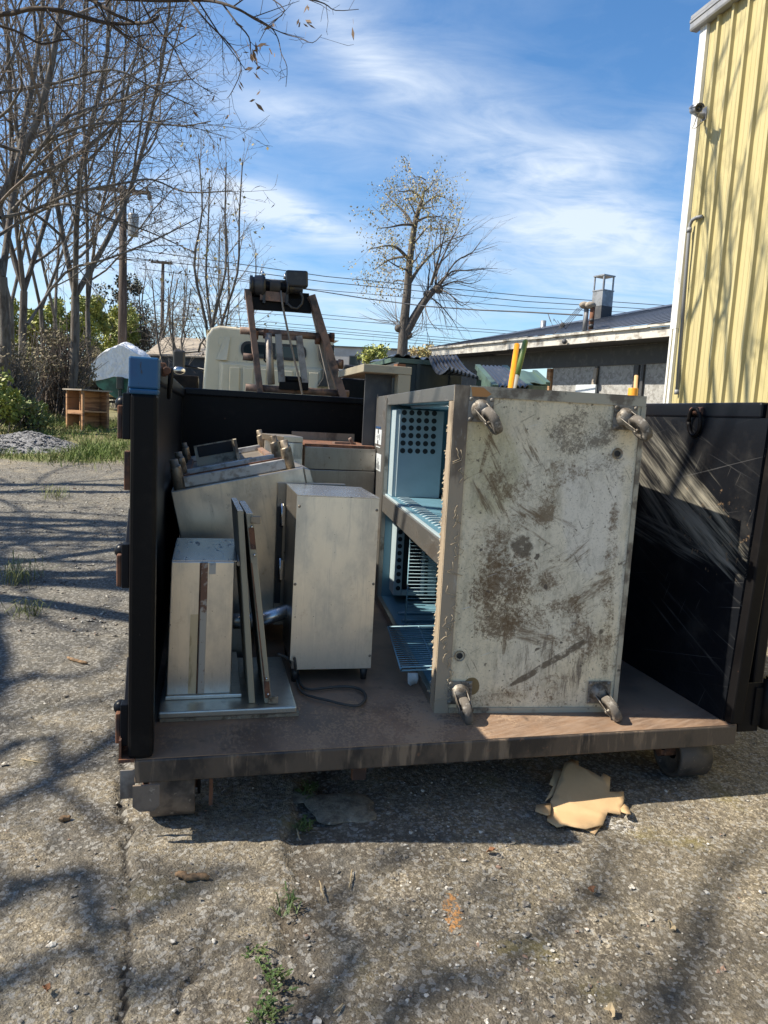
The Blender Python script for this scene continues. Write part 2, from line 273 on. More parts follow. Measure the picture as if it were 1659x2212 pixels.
# truck, winch
M['cab_paint'] = mat('cab_paint', (.68, .60, .43), .32, 0, [dict(c=(.60, .53, .37), s=3, lo=.45, hi=.65, a=.6), dict(c=(.25, .22, .17), s=10, st=(1, 1, .3), lo=.66, hi=.78, a=.5)], coat=.3)
M['cab_roof'] = mat('cab_roof', (.72, .71, .66), .3, 0, [dict(c=(.6, .58, .52), s=3, lo=.45, hi=.65, a=.6)], coat=.4)
M['glass'] = mat('glass', (.02, .03, .035), .05, 0, spec=.4)
M['black_plastic'] = mat('black_plastic', (.022, .022, .024), .45, 0, [dict(c=(.06, .06, .06), s=10, lo=.55, hi=.7, a=.6)])
M['chrome'] = mat('chrome', (.55, .55, .55), .22, 1)
M['tyre'] = mat('tyre', (.03, .03, .03), .85)
M['cable'] = mat('cable', (.22, .19, .16), .6, .5)
# setting
M['yellow_siding'] = mat('yellow_siding', (.45, .39, .20), .45, 0, [dict(c=(.40, .335, .145), s=2, st=(1, 1, .2), lo=.45, hi=.65, a=.6), dict(c=(.33, .28, .15), s=7, st=(1, 1, .06), lo=.56, hi=.76, a=.45, d=8), dict(c=(.25, .20, .12), s=30, st=(1, 1, .3), lo=.72, hi=.76, a=.5)])
M['white_trim'] = mat('white_trim', (.70, .70, .68), .4, .1, [dict(c=(.5, .5, .49), s=3, st=(1, 1, .2), lo=.5, hi=.7, a=.7), dict(c=(.3, .28, .25), s=20, lo=.70, hi=.76, a=.6)])
M['gutter_grey'] = mat('gutter_grey', (.33, .335, .34), .4, .3, [dict(c=(.24, .24, .25), s=3, lo=.5, hi=.65)])
M['fascia'] = mat('fascia', (.52, .505, .465), .7, 0, [dict(c=(.17, .15, .13), s=5, st=(.8, .8, 1), lo=.52, hi=.66, a=.85, d=9), dict(c=(.30, .27, .23), s=22, lo=.56, hi=.66, a=.8, d=8), dict(c=(.05, .045, .04), s=12, lo=.68, hi=.74, a=.9)], [(40, (1, 1, 1), .3, .005, 'noise')])
M['osb'] = mat('osb', (.33, .33, .32), .8, 0, [dict(c=(.22, .215, .205), s=13, t='noise', lo=.46, hi=.58, a=.9, d=8), dict(c=(.47, .465, .45), s=22, lo=.58, hi=.66, a=.8), dict(c=(.15, .14, .13), s=4, lo=.62, hi=.74, a=.6)])
M['dark_trim'] = mat('dark_trim', (.045, .047, .052), .6, 0, [dict(c=(.09, .088, .085), s=8, lo=.5, hi=.7, a=.7)])
M['roof_metal'] = mat('roof_metal', (.095, .10, .115), .42, .3, [dict(c=(.09, .092, .1), s=1.5, st=(1, .3, 1), lo=.45, hi=.65, a=.8), dict(c=(.12, .115, .11), s=12, st=(.3, 1, 1), lo=.62, hi=.72, a=.5)])
M['chimney'] = mat('chimney', (.32, .33, .345), .45, .5, [dict(c=(.22, .225, .23), s=5, lo=.45, hi=.6, a=.8)])
M['grey_wall'] = mat('grey_wall', (.42, .42, .43), .8, 0, [dict(c=(.35, .345, .34), s=1, lo=.45, hi=.65)])
M['green_metal'] = mat('green_metal', (.075, .125, .105), .5, 0, [dict(c=(.055, .085, .075), s=3, lo=.45, hi=.62, a=.9), dict(c=(.18, .22, .20), s=20, lo=.63, hi=.72, a=.7)])
M['green_dark'] = mat('green_dark', (.028, .036, .036), .55, 0, [dict(c=(.05, .055, .052), s=5, st=(1, 1, .2), lo=.5, hi=.66, a=.8), dict(c=(.11, .11, .10), s=24, st=(1, 1, .2), lo=.68, hi=.74, a=.6)])
M['lid_plastic'] = mat('lid_plastic', (.030, .033, .042), .33, 0, [dict(c=(.07, .072, .08), s=6, lo=.5, hi=.65, a=.8)])
M['wood'] = mat('wood', (.42, .24, .125), .8, 0, [dict(c=(.19, .10, .055), s=5, st=(.3, .3, 3), lo=.45, hi=.6, a=.9), dict(c=(.36, .24, .15), s=30, st=(1, 1, .1), lo=.6, hi=.7, a=.7)])
M['wood_grey'] = mat('wood_grey', (.33, .29, .24), .85, 0, [dict(c=(.2, .17, .14), s=6, st=(.3, 3, 1), lo=.45, hi=.62, a=.9)])
M['pole_wood'] = mat('pole_wood', (.075, .055, .045), .9, 0, [dict(c=(.13, .10, .085), s=8, st=(1, 1, .1), lo=.5, hi=.66)])
M['bark'] = mat('bark', (.145, .132, .118), .95, 0, [dict(c=(.075, .06, .05), s=12, st=(1, 1, .2), lo=.45, hi=.6, a=.9), dict(c=(.22, .195, .165), s=20, st=(1, 1, .3), lo=.6, hi=.7, a=.8)], [(30, (1, 1, .25), .6, .03, 'noise')])
M['bark_grey'] = mat('bark_grey', (.12, .105, .092), .95, 0, [dict(c=(.065, .055, .047), s=12, st=(1, 1, .2), lo=.45, hi=.6, a=.9)], [(30, (1, 1, .25), .6, .03, 'noise')])
M['bark_dark'] = mat('bark_dark', (.062, .046, .036), .95, 0, [dict(c=(.035, .027, .022), s=14, lo=.45, hi=.6, a=.9)])
M['twig'] = mat('twig', (.165, .148, .132), .9)
M['twig_red'] = mat('twig_red', (.175, .142, .12), .9)
M['pod'] = mat('pod', (.16, .105, .065), .85)
M['leaf_lime'] = mat('leaf_lime', (.30, .31, .05), .6, 0, [dict(c=(.16, .20, .035), s=1.5, lo=.4, hi=.6), dict(c=(.34, .31, .08), s=5, lo=.55, hi=.7)])
M['leaf_bud'] = mat('leaf_bud', (.42, .34, .15), .7, 0, [dict(c=(.30, .27, .10), s=1, lo=.4, hi=.6), dict(c=(.40, .28, .14), s=3, lo=.5, hi=.65)])
M['leaf_green'] = mat('leaf_green', (.07, .12, .03), .6, 0, [dict(c=(.045, .08, .02), s=3, lo=.4, hi=.6), dict(c=(.12, .15, .04), s=6, lo=.55, hi=.7)])
M['leaf_brown'] = mat('leaf_brown', (.20, .17, .095), .85, 0, [dict(c=(.12, .10, .06), s=2, lo=.4, hi=.6)])
M['dark_ivy'] = mat('dark_ivy', (.035, .045, .02), .7, 0, [dict(c=(.06, .05, .03), s=2, lo=.45, hi=.6)])
M['grass'] = mat('grass', (.125, .185, .034), .7, 0, [dict(c=(.15, .155, .05), s=1.2, lo=.42, hi=.62, a=.9), dict(c=(.20, .17, .09), s=4, lo=.58, hi=.68, a=.8)])
M['boat_wrap'] = mat('boat_wrap', (.82, .84, .88), .30, 0, [dict(c=(.55, .60, .70), s=4, lo=.5, hi=.7, a=.5)], [(3.5, (1, 1, .5), .9, .2, 'noise')])
M['boat_hull'] = mat('boat_hull', (.05, .17, .125), .4, 0, [dict(c=(.02, .07, .055), s=2, lo=.45, hi=.65)])
M['concrete_block'] = mat('concrete_block', (.34, .33, .30), .9, 0, [dict(c=(.22, .21, .19), s=15, lo=.45, hi=.6)])
M['gravel_grey'] = mat('gravel_grey', (.30, .30, .305), .9, 0, [dict(c=(.13, .13, .135), s=35, lo=.42, hi=.6), dict(c=(.46, .46, .46), s=50, lo=.6, hi=.68)], [(45, (1, 1, 1), 1, .04, 'noise')])
M['cardboard'] = mat('cardboard', (.47, .315, .165), .85, 0, [dict(c=(.40, .26, .13), s=3, lo=.45, hi=.65, a=.7), dict(c=(.53, .38, .22), s=20, st=(1, .1, 1), lo=.6, hi=.72, a=.6), dict(c=(.25, .16, .09), s=14, lo=.72, hi=.76, a=.8)], [(5, (1, 1, 1), .2, .02, 'noise')])
M['yellow_handle'] = mat('yellow_handle', (.75, .30, .01), .35, 0, [dict(c=(.6, .22, .01), s=12, st=(1, 1, .2), lo=.5, hi=.65)], coat=.3)
M['green_handle'] = mat('green_handle', (.10, .16, .03), .4)
M['grey_handle'] = mat('grey_handle', (.36, .35, .31), .5)
M['wood_handle'] = mat('wood_handle', (.50, .31, .14), .6, 0, [dict(c=(.4, .24, .1), s=30, st=(1, 1, .1), lo=.5, hi=.65)])
M['insulation'] = mat('insulation', (.40, .33, .23), .9)
M['sticker_white'] = mat('sticker_white', (.52, .56, .58), .5)
M['sticker_blue'] = mat('sticker_blue', (.02, .06, .15), .5)
M['ink'] = mat('ink', (.03, .03, .035), .6)
M['orange_rust'] = mat('orange_rust', (.42, .20, .07), .85)
M['wire'] = mat('wire', (.05, .052, .06), .6)
M['lens'] = mat('lens', (.01, .01, .012), .1, coat=.6)
M['cam_grey'] = mat('cam_grey', (.26, .26, .27), .4, .2)
M['pvc_grey'] = mat('pvc_grey', (.22, .225, .235), .5)
M['stone'] = mat('stone', (.25, .225, .185), .85, 0, [dict(c=(.12, .11, .10), s=26, lo=.42, hi=.52, d=1), dict(c=(.52, .49, .43), s=31, lo=.56, hi=.63, d=1), dict(c=(.24, .155, .11), s=23, lo=.64, hi=.7, d=1)], [(120, (1, 1, 1), .4, .004, 'noise')])
M['lump'] = mat('lump', (.21, .185, .14), .9, 0, [dict(c=(.08, .07, .055), s=14, lo=.42, hi=.62, a=.9, d=9, ro=.72), dict(c=(.30, .275, .225), s=60, lo=.56, hi=.7, a=.7)], [(40, (1, 1, 1), .8, .012, 'noise')])
M['straw'] = mat('straw', (.33, .26, .16), .9)
M['dry_leaf'] = mat('dry_leaf', (.24, .11, .05), .8)

# ------------------------------------------------------------------ mesh helpers
class MB:
    def __init__(s): s.v = []; s.f = []; s.s = []
    def add(s, vs, fs, sm=False):
        o = len(s.v); s.v.extend([tuple(p) for p in vs])
        for f in fs: s.f.append(tuple(i+o for i in f)); s.s.append(sm)
        return s
    def hexa(s, p):                                # bottom 4 ccw, top 4 ccw
        return s.add(p, [(3, 2, 1, 0), (4, 5, 6, 7), (0, 1, 5, 4), (1, 2, 6, 5), (2, 3, 7, 6), (3, 0, 4, 7)])
    def box(s, x0, x1, y0, y1, z0, z1, X=None):
        p = [(x0, y0, z0), (x1, y0, z0), (x1, y1, z0), (x0, y1, z0), (x0, y0, z1), (x1, y0, z1), (x1, y1, z1), (x0, y1, z1)]
        if X is not None: p = [X @ Vector(q) for q in p]
        return s.hexa(p)
    def obox(s, c, size, e=(0, 0, 0)):
        X = Matrix.Translation(c) @ Euler([R(a) for a in e]).to_matrix().to_4x4()
        a, b, d = [q/2 for q in size]; return s.box(-a, a, -b, b, -d, d, X)
    def bar(s, p0, p1, w, h, up=(0, 0, 1)):        # rectangular bar between two points
        p0 = Vector(p0); p1 = Vector(p1); d = (p1-p0).normalized(); a = d.cross(Vector(up)).normalized(); b = a.cross(d)
        q = []
        for p in (p0, p1): q += [p-a*w/2-b*h/2, p+a*w/2-b*h/2, p+a*w/2+b*h/2, p-a*w/2+b*h/2]
        return s.add(q, [(0, 1, 2, 3), (7, 6, 5, 4), (0, 4, 5, 1), (1, 5, 6, 2), (2, 6, 7, 3), (3, 7, 4, 0)])
    def tube(s, pts, r, n=10, caps=True, sm=True):
        pts = [Vector(p) for p in pts]; k = len(pts)
        rs = r if isinstance(r, (list, tuple)) else [r]*k
        d0 = (pts[1]-pts[0]).normalized(); a = d0.orthogonal().normalized(); vs = []
        for i, p in enumerate(pts):
            d = (pts[min(i+1, k-1)]-pts[max(i-1, 0)])
            d = d.normalized() if d.length > 1e-9 else d0
            a = (a-d*a.dot(d)); a = a.normalized() if a.length > 1e-6 else d.orthogonal().normalized()
            b = d.cross(a)
            for j in range(n):
                t = 2*pi*j/n; vs.append(p+(a*cos(t)+b*sin(t))*rs[i])
        fs = [(i*n+j, i*n+(j+1) % n, (i+1)*n+(j+1) % n, (i+1)*n+j) for i in range(k-1) for j in range(n)]
        s.add(vs, fs, sm)
        if caps and n > 2:
            o = len(s.v)-len(vs)
            s.f.append(tuple(o+j for j in reversed(range(n)))); s.s.append(False)
            s.f.append(tuple(o+(k-1)*n+j for j in range(n))); s.s.append(False)
        return s
    def cyl(s, p0, p1, r0, r1=None, n=16): return s.tube([p0, p1], [r0, r0 if r1 is None else r1], n)
    def pipe(s, p0, p1, ro, ri, n=16):             # open pipe
        p0 = Vector(p0); p1 = Vector(p1); d = (p1-p0).normalized(); a = d.orthogonal().normalized(); b = d.cross(a); vs = []
        for p, r in ((p0, ro), (p1, ro), (p1, ri), (p0, ri)):
            for j in range(n):
                t = 2*pi*j/n; vs.append(p+(a*cos(t)+b*sin(t))*r)
        fs = [(i*n+j, i*n+(j+1) % n, ((i+1) % 4)*n+(j+1) % n, ((i+1) % 4)*n+j) for i in range(4) for j in range(n)]
        return s.add(vs, fs, True)
    def prism(s, poly, d, X=None):                 # polygon in local xy, extruded along z by d
        n = len(poly); vs = [(a, b, 0) for a, b in poly]+[(a, b, d) for a, b in poly]
        if X is not None: vs = [X @ Vector(q) for q in vs]
        return s.add(vs, [tuple(reversed(range(n))), tuple(range(n, 2*n))]+[(i, (i+1) % n, (i+1) % n+n, i+n) for i in range(n)])
    def lathe(s, prof, p0, ax, n=20):              # profile (radius, height) about axis ax through p0
        p0 = Vector(p0); ax = Vector(ax).normalized(); a = ax.orthogonal().normalized(); b = ax.cross(a); vs = []
        for r, h in prof:
            for j in range(n):
                t = 2*pi*j/n; vs.append(p0+ax*h+(a*cos(t)+b*sin(t))*max(r, 1e-4))
        k = len(prof)
        return s.add(vs, [(i*n+j, i*n+(j+1) % n, (i+1)*n+(j+1) % n, (i+1)*n+j) for i in range(k-1) for j in range(n)], True)
    def torus(s, c, ax, R_, r, n=24, m=8, sx=1, sy=1, arc=2*pi):
        c = Vector(c); ax = Vector(ax).normalized(); a = ax.orthogonal().normalized(); b = ax.cross(a); pts = []
        for i in range(n+1): t = arc*i/n; pts.append(c+a*cos(t)*R_*sx+b*sin(t)*R_*sy)
        return s.tube(pts, r, m)
    def sphere(s, c, r, n=12, m=8, sc=(1, 1, 1)):
        c = Vector(c); vs = []
        for i in range(m+1):
            ph = pi*i/m
            for j in range(n):
                t = 2*pi*j/n; vs.append((c.x+r*sc[0]*sin(ph)*cos(t), c.y+r*sc[1]*sin(ph)*sin(t), c.z+r*sc[2]*cos(ph)))
        return s.add(vs, [(i*n+j, (i+1)*n+j, (i+1)*n+(j+1) % n, i*n+(j+1) % n) for i in range(m) for j in range(n)], True)
    def grid(s, rows, sm=True):                    # rows of points
        k = len(rows[0]); vs = [p for r_ in rows for p in r_]
        return s.add(vs, [(i*k+j, i*k+j+1, (i+1)*k+j+1, (i+1)*k+j) for i in range(len(rows)-1) for j in range(k-1)], sm)
    def build(s, name, m_, parent=None, bevel=0, solid=0):
        me = bpy.data.meshes.new(name); me.from_pydata(s.v, [], s.f); me.polygons.foreach_set('use_smooth', s.s); me.update()
        me.materials.append(M[m_] if isinstance(m_, str) else m_)
        o = bpy.data.objects.new(name, me); CO.objects.link(o)
        if parent is not None: o.parent = parent
        if solid: md = o.modifiers.new('solid', 'SOLIDIFY'); md.thickness = solid; md.offset = 0
        if bevel: md = o.modifiers.new('bevel', 'BEVEL'); md.width = bevel; md.segments = 2; md.limit_method = 'ANGLE'; md.angle_limit = R(40)
        return o
def tag(o, label, cat, group=None, kind=None):
    if label: o['label'] = label; o['category'] = cat
    if group: o['group'] = group
    if kind: o['kind'] = kind
    return o
def thing(name, label, cat, loc=(0, 0, 0), rz=0, group=None, rot=None):
    o = bpy.data.objects.new(name, None); CO.objects.link(o); o.location = loc; o.rotation_euler = rot or (0, 0, rz)
    o.empty_display_size = .1
    return tag(o, label, cat, group)
def dup(root, loc, rz=0, label=None, rot=None, scale=1):
    def cp(o, par):
        c = o.copy(); CO.objects.link(c)
        if par is not None: c.parent = par
        for ch in [q for q in ALLCH.get(o.name, [])]: cp(ch, c)
        return c
    for q in bpy.data.objects:
        if q.parent: pass
    c = cp(root, None); c.location = loc; c.rotation_euler = rot or (0, 0, rz); c.scale = (scale,)*3
    if label: c['label'] = label
    return c
ALLCH = {}
def register(root):                                # remember a thing's children so that copies carry them
    for ch in root.children: ALLCH.setdefault(root.name, []).append(ch); register(ch)

def sstep(a, b, x):
    t = min(1, max(0, (x-a)/(b-a))); return t*t*(3-2*t)
def gz(x, y):                                      # height of the ground
    z = 0.0
    if y > 5.5: z += .0875*(min(y, 16)-5.5)*sstep(4.5, 8.5, y)
    if y > 16: z += .03*(min(y, 28)-16)
    return z

# ------------------------------------------------------------------ the ground
class Frame:                                       # a turned box frame: local point <-> world, and where a view ray meets its planes
    def __init__(s, o, a): s.o = Vector(o); s.a = a; s.c = cos(a); s.s = sin(a)
    def loc(s, p):
        d = Vector(p)-s.o; return Vector((s.c*d.x+s.s*d.y, -s.s*d.x+s.c*d.y, d.z))
    def dirl(s, d): return Vector((s.c*d.x+s.s*d.y, -s.s*d.x+s.c*d.y, d.z))
    def w(s, x, y, z=0): return Vector((s.o.x+s.c*x-s.s*y, s.o.y+s.s*x+s.c*y, s.o.z+z))
    def _hit(s, u, v, i, val):
        o = s.loc(CAMP); d = s.dirl(ray(u, v)); return o+d*((val-o[i])/d[i])
    def X(s, u, v, x): return s._hit(u, v, 0, x)
    def Y(s, u, v, y): return s._hit(u, v, 1, y)
    def Z(s, u, v, z): return s._hit(u, v, 2, z)
DA, ZF = .2454, .2996
D = Frame((-.815, 2.3787, 0), DA)                  # dumpster frame, x along its front edge
DW, DL, HW = 2.4386, 3.53, 1.3664

def poly_dist(x, y, pl):
    b = 1e9
    for (x0, y0), (x1, y1) in zip(pl, pl[1:]):
        dx, dy = x1-x0, y1-y0; t = ((x-x0)*dx+(y-y0)*dy)/(dx*dx+dy*dy+1e-12); t = min(1, max(0, t))
        q = (x-x0-t*dx)**2+(y-y0-t*dy)**2
        if q < b: b = q
    return sqrt(b)
def gp(pts): return [tuple(G(u, v).xy) for u, v in pts]
CR1 = gp([(282, 1500), (276, 1560), (268, 1640), (262, 1700), (264, 1755), (290, 1790), (272, 1840), (271, 1900), (262, 1960), (276, 2010), (284, 2060), (262, 2120), (258, 2211), (250, 2330)])
EDGE = gp([(690, 1560), (660, 1640), (650, 1700), (640, 1760), (612, 1810), (612, 1850), (637, 1880), (628, 1920), (600, 1960), (592, 2000), (600, 2040), (576, 2090), (572, 2140), (560, 2211), (552, 2330)])
CR2 = gp([(455, 1990), (430, 2060), (425, 2110), (395, 2150), (372, 2211), (350, 2300)])
CR3 = gp([(60, 1450), (110, 1520), (160, 1500), (210, 1490), (240, 1530)])
CR4 = gp([(150, 2000), (200, 2050), (262, 2080)])
def edge_x(y):                                     # slab edge as x(y)
    for (x0, y0), (x1, y1) in zip(EDGE, EDGE[1:]):
        if y1 <= y <= y0: return x0+(x1-x0)*(y0-y)/(y0-y1+1e-9)
    return None
def axis(a, b, st, lo, hi, g):
    v = []; x = a
    while x < b: v.append(x); x += st
    s = st; x = a; left = []
    while x > lo: s *= g; x -= s; left.append(x)
    s = st; x = v[-1]; right = []
    while x < hi: s *= g; x += s; right.append(x)
    return left[::-1]+v+right
xs = axis(-1.9, 2.2, .0125, -320, 320, 1.075)
ys = axis(1.45, 3.4, .0125, -60, 600, 1.06)
near = lambda x, y: -2.2 < x < 2.6 and 1.3 < y < 4.2
V = []; AC = []; AS = []; AG = []; AA = []
for y in ys:
    ex = edge_x(y)
    for x in xs:
        z = gz(x, y); c = so = 0.0; g = 0.0
        if near(x, y):
            a = N.noise((x*9, y*9, 0)); b = N.noise((x*26, y*26, 3)); d_ = N.noise((x*60, y*60, 7)); e = N.noise((x*2.2, y*2.2, 5))
            rough = 1.0
            if ex is not None:
                t = x-ex+.03*a
                if -.05 < t < .5:
                    so = sstep(-.02, .03, t)*(1-sstep(.05, .30, t)); z -= .016*so
                    if -.05 < t <= 0: z += .004
                if t > 0: rough = .7
            z += rough*(.006*e+.0045*a+.004*b+.0030*d_)
            w_ = .0085+.007*a
            for pl, k in ((CR1, 1.0), (CR2, .6), (CR3, .7), (CR4, .6)):
                dd = poly_dist(x+.030*a+.016*b, y+.018*d_, pl)
                if dd < .07:
                    q = 1-sstep(w_*.5*k, (w_+.010)*k, dd); q *= .6+.4*sstep(-.25, .2, N.noise((x*5, y*5, 40))); c = max(c, q*k); z -= .020*q*k
        else:
            z += .012*N.noise((x*1.3, y*1.3, 0))+.004*N.noise((x*6, y*6, 2))
        if x < -2.0 and y > 5:
            g = sstep(-2.8, -4.6, x+.9*N.noise((x*.7, y*.35, 9))+.10*(y-12))*sstep(10.9, 12.6, y+.8*N.noise((x*.6, y*.5, 3))) if x > -60 else 1
        V.append((x, y, z)); AC.append(c); AS.append(so); AG.append(g); AA.append(sstep(-.02, .06, x-ex+.04*N.noise((x*9, y*9, 0))) if ex is not None else (1.0 if x > .0 else 0.0))
nx = len(xs)
gme = bpy.data.meshes.new('ground')
gme.from_pydata(V, [], [(j*nx+i, j*nx+i+1, (j+1)*nx+i+1, (j+1)*nx+i) for j in range(len(ys)-1) for i in range(nx-1)])
gme.polygons.foreach_set('use_smooth', [True]*len(gme.polygons))
for nm, arr in (('crack', AC), ('soil', AS), ('grassy', AG), ('asphalt', AA)):
    at = gme.attributes.new(nm, 'FLOAT', 'POINT'); at.data.foreach_set('value', arr)
def gb(u, v, rx, ry=None):
    p = G(u, v); return ((p.x, p.y, 0), (rx, ry or rx, 1), (0, 0, 0))
M['ground'] = mat('ground', (.245, .205, .14), .9, 0, [
    dict(c=(.41, .345, .225), s=1.3, lo=.42, hi=.64, a=.9, d=9, ro=.66),                         # pale dust
    dict(c=(.095, .08, .06), s=2.2, lo=.44, hi=.66, a=.85, seed=4, d=10, ro=.70),              # dark damp dirt
    dict(c=(.125, .108, .08), attr='asphalt', s=5, lo=.25, hi=1.25, a=.62, k=1.0),
    dict(c=(.36, .31, .22), s=9, lo=.56, hi=.72, a=.7, seed=41, d=9, ro=.74),
    dict(c=(.14, .115, .082), s=13, lo=.52, hi=.70, a=.75, seed=42, d=9, ro=.74),
    dict(c=(.50, .44, .34), s=120, t='cell', lo=.60, hi=.82, a=.7, seed=2),                     # fine aggregate
    dict(c=(.08, .068, .054), s=95, t='cell', lo=.62, hi=.78, a=.65, seed=5),
    dict(c=(.40, .355, .28), s=72, t='cell', lo=.70, hi=.73, a=.45, seed=6),
    dict(c=(.14, .125, .10), s=60, t='cell', lo=.71, hi=.74, a=.45, seed=16),
    dict(c=(.06, .05, .04), s=120, t='edge', lo=.12, hi=.01, a=.6, seed=2),
    dict(c=(.085, .07, .052), s=44, lo=.50, hi=.68, a=.7, d=9, ro=.72),
    dict(c=(.46, .40, .29), s=70, lo=.57, hi=.70, a=.6, d=8, ro=.72, seed=27),
    dict(c=(.225, .19, .05), s=2.6, lo=.57, hi=.74, a=.55, seed=3, d=8),                         # moss
    dict(c=(.045, .037, .030), s=2.3, lo=.58, hi=.74, a=.8, seed=15, d=8),
    dict(c=(.066, .053, .040), attr='soil', s=14, lo=.35, hi=1.0, a=.65, k=1.1),
    dict(c=(.024, .02, .016), attr='crack', s=30, lo=.30, hi=.75, a=.95, k=.5),
    dict(c=(.075, .066, .054), s=1.1, lo=.50, hi=.66, a=.7, seed=50, d=10, ro=.7),
    dict(c=(.10, .096, .086), s=5, lo=.26, hi=.72, a=.9, d=9, ro=.7, blob=((-3.2, 7.6, 0), (3.4, 5.4, 1), (0, 0, 16)), k=.5),
    dict(c=(.30, .29, .265), s=80, t='cell', lo=.62, hi=.8, a=.7, seed=61, blob=((-3.2, 7.6, 0), (3.4, 5.4, 1), (0, 0, 16)), k=.1),
    dict(c=(.60, .58, .54), s=60, lo=.60, hi=.72, a=.8, blob=gb(1338, 1778, .07, .10), k=.34, d=8, ro=.7),
    dict(c=(.50, .49, .46), s=60, lo=.64, hi=.76, a=.7, blob=gb(1220, 1915, .07, .08), k=.30, d=8, ro=.7),
    dict(c=(.48, .47, .44), s=60, lo=.68, hi=.76, a=.6, blob=gb(1330, 1880, .22, .25), k=.22, d=8, ro=.7),
    dict(c=(.42, .21, .075), s=60, lo=.58, hi=.68, a=.9, blob=gb(978, 1972, .035, .11), k=.36, d=8, ro=.7),
    dict(c=(.125, .15, .035), attr='grassy', s=1.5, lo=.35, hi=.75, a=.85, k=1.1),
    dict(c=(.20, .165, .10), attr='grassy', s=6, lo=.6, hi=1.0, a=.7, k=1.2)],
    [(95, (1, 1, 1), .6, .008, 'edge'), (18, (1, 1, 1), .9, .022, 'noise'), (160, (1, 1, 1), .6, .003, 'noise')], spec=.2)
gme.materials.append(M['ground'])
ground = bpy.data.objects.new('ground', gme); CO.objects.link(ground); tag(ground, 'cracked grey aggregate pavement with dirt', 'ground', kind='structure')

rng = random.Random(7)
def stone_mb(mb, c, r, rg):
    q = [(1, 0, 0), (-1, 0, 0), (0, 1, 0), (0, -1, 0), (0, 0, 1), (0, 0, -1)]; k = []
    ax = (rg.uniform(.8, 1.5), rg.uniform(.6, 1.1), rg.uniform(.3, .65)); a = rg.uniform(0, pi)
    vs = []
    for x, y, z in q+[(x*.62, y*.62, z*.62) for x in (1, -1) for y in (1, -1) for z in (1, -1)]:
        s_ = r*rg.uniform(.65, 1.2); x, y, z = x*ax[0]*s_, y*ax[1]*s_, z*ax[2]*s_
        vs.append((c[0]+x*cos(a)-y*sin(a), c[1]+x*sin(a)+y*cos(a), c[2]+z))
    # 24 faces: each octant corner with its three axis tips
    fs = []
    idx = {}
    i = 6
    for sx_ in (0, 1):
        for sy_ in (2, 3):
            for sz_ in (4, 5):
                t = (sx_, sy_, sz_); flip = (sx_+sy_+sz_) % 2 == 1
                for u_, v_ in ((t[0], t[1]), (t[1], t[2]), (t[2], t[0])):
                    fs.append((u_, v_, i) if not flip else (v_, u_, i))
                i += 1
    mb.add(vs, fs)
gr = MB()
for i in range(9000):
    y = 1.5+rng.random()**1.4*3.2; x = rng.uniform(-.62, .72)*y
    ex = edge_x(y); keep = .35
    if ex is not None and ex-.03 < x < ex+.9: keep = .7
    if N.noise((x*1.7, y*1.7, 20)) < .05: keep *= .55
    if rng.random() > keep: continue
    r = min(.0028+.0022*rng.expovariate(1.0), .015)
    stone_mb(gr, (x, y, gz(x, y)+r*.25-.012*(1 if ex is not None and ex < x < ex+.3 else 0)), r, rng)
for i in range(2600):                               # a rough strip of gravel along the left track
    y = 4.6+rng.random()*7; x = rng.uniform(-.60, -.12)*y
    r = .005+.013*rng.random()**2; stone_mb(gr, (x, y, gz(x, y)+r*.3), r, rng)
tag(gr.build('gravel', 'stone'), 'loose grey stones scattered over the pavement', 'gravel', kind='stuff')

# ------------------------------------------------------------------ the dumpster
dmp = thing('dumpster', 'open black steel roll-off dumpster with brown rusty floor and blue-capped corner post', 'dumpster', D.o, DA)
f0 = ZF
def shear(z): return .045*(z-f0)
mb = MB(); mb.box(0, DW, .0, DL, f0-.018, f0); mb.build('floor', 'floor_steel', dmp)
mb = MB(); mb.box(0, DW, -.006, .06, f0-.088, f0-.003); mb.build('front_beam', 'beam_steel', dmp, .006)
for x0 in (.0, DW-.07): mb = MB(); mb.box(x0, x0+.07, .062, DL, f0-.088, f0-.019); mb.build('side_beam', 'beam_steel', dmp)
mb = MB()
for y in (.7, 1.3, 1.9, 2.5, 3.1): mb.box(.072, DW-.072, y, y+.05, f0-.08, f0-.019)
mb.build('cross_member', 'beam_steel', dmp)
mb = MB(); mb.box(.002, .03, .07, DL, f0+.001, f0+HW-.0725); mb.build('left_wall', 'black_paint', dmp)
mb = MB(); mb.box(-.03, .05, .082, DL+.03, f0+HW-.072, f0+HW-.002); mb.build('left_rail', 'black_paint', dmp, .01)
mb = MB()
for y in (.9, 1.75, 2.6, 3.35): mb.box(-.06, .001, y, y+.09, f0-.06, f0+HW-.075)
mb.build('left_stake', 'black_paint', dmp)
mb = MB(); mb.box(-.024, .060, -.004, .08, f0+.002, f0+HW-.115); mb.build('corner_post', 'black_front', dmp, .012)
mb = MB(); mb.hexa([(-.026, -.006, f0+HW-.118), (.061, -.006, f0+HW-.118), (.061, .082, f0+HW-.118), (-.026, .082, f0+HW-.118), (-.030, -.009, f0+HW-.100), (.063, -.009, f0+HW-.100), (.063, .084, f0+HW-.100), (-.030, .084, f0+HW-.100)]); mb.box(-.030, .063, -.009, .084, f0+HW-.0995, f0+HW+.001); mb.build('post_cap', 'blue_paint', dmp, .006)
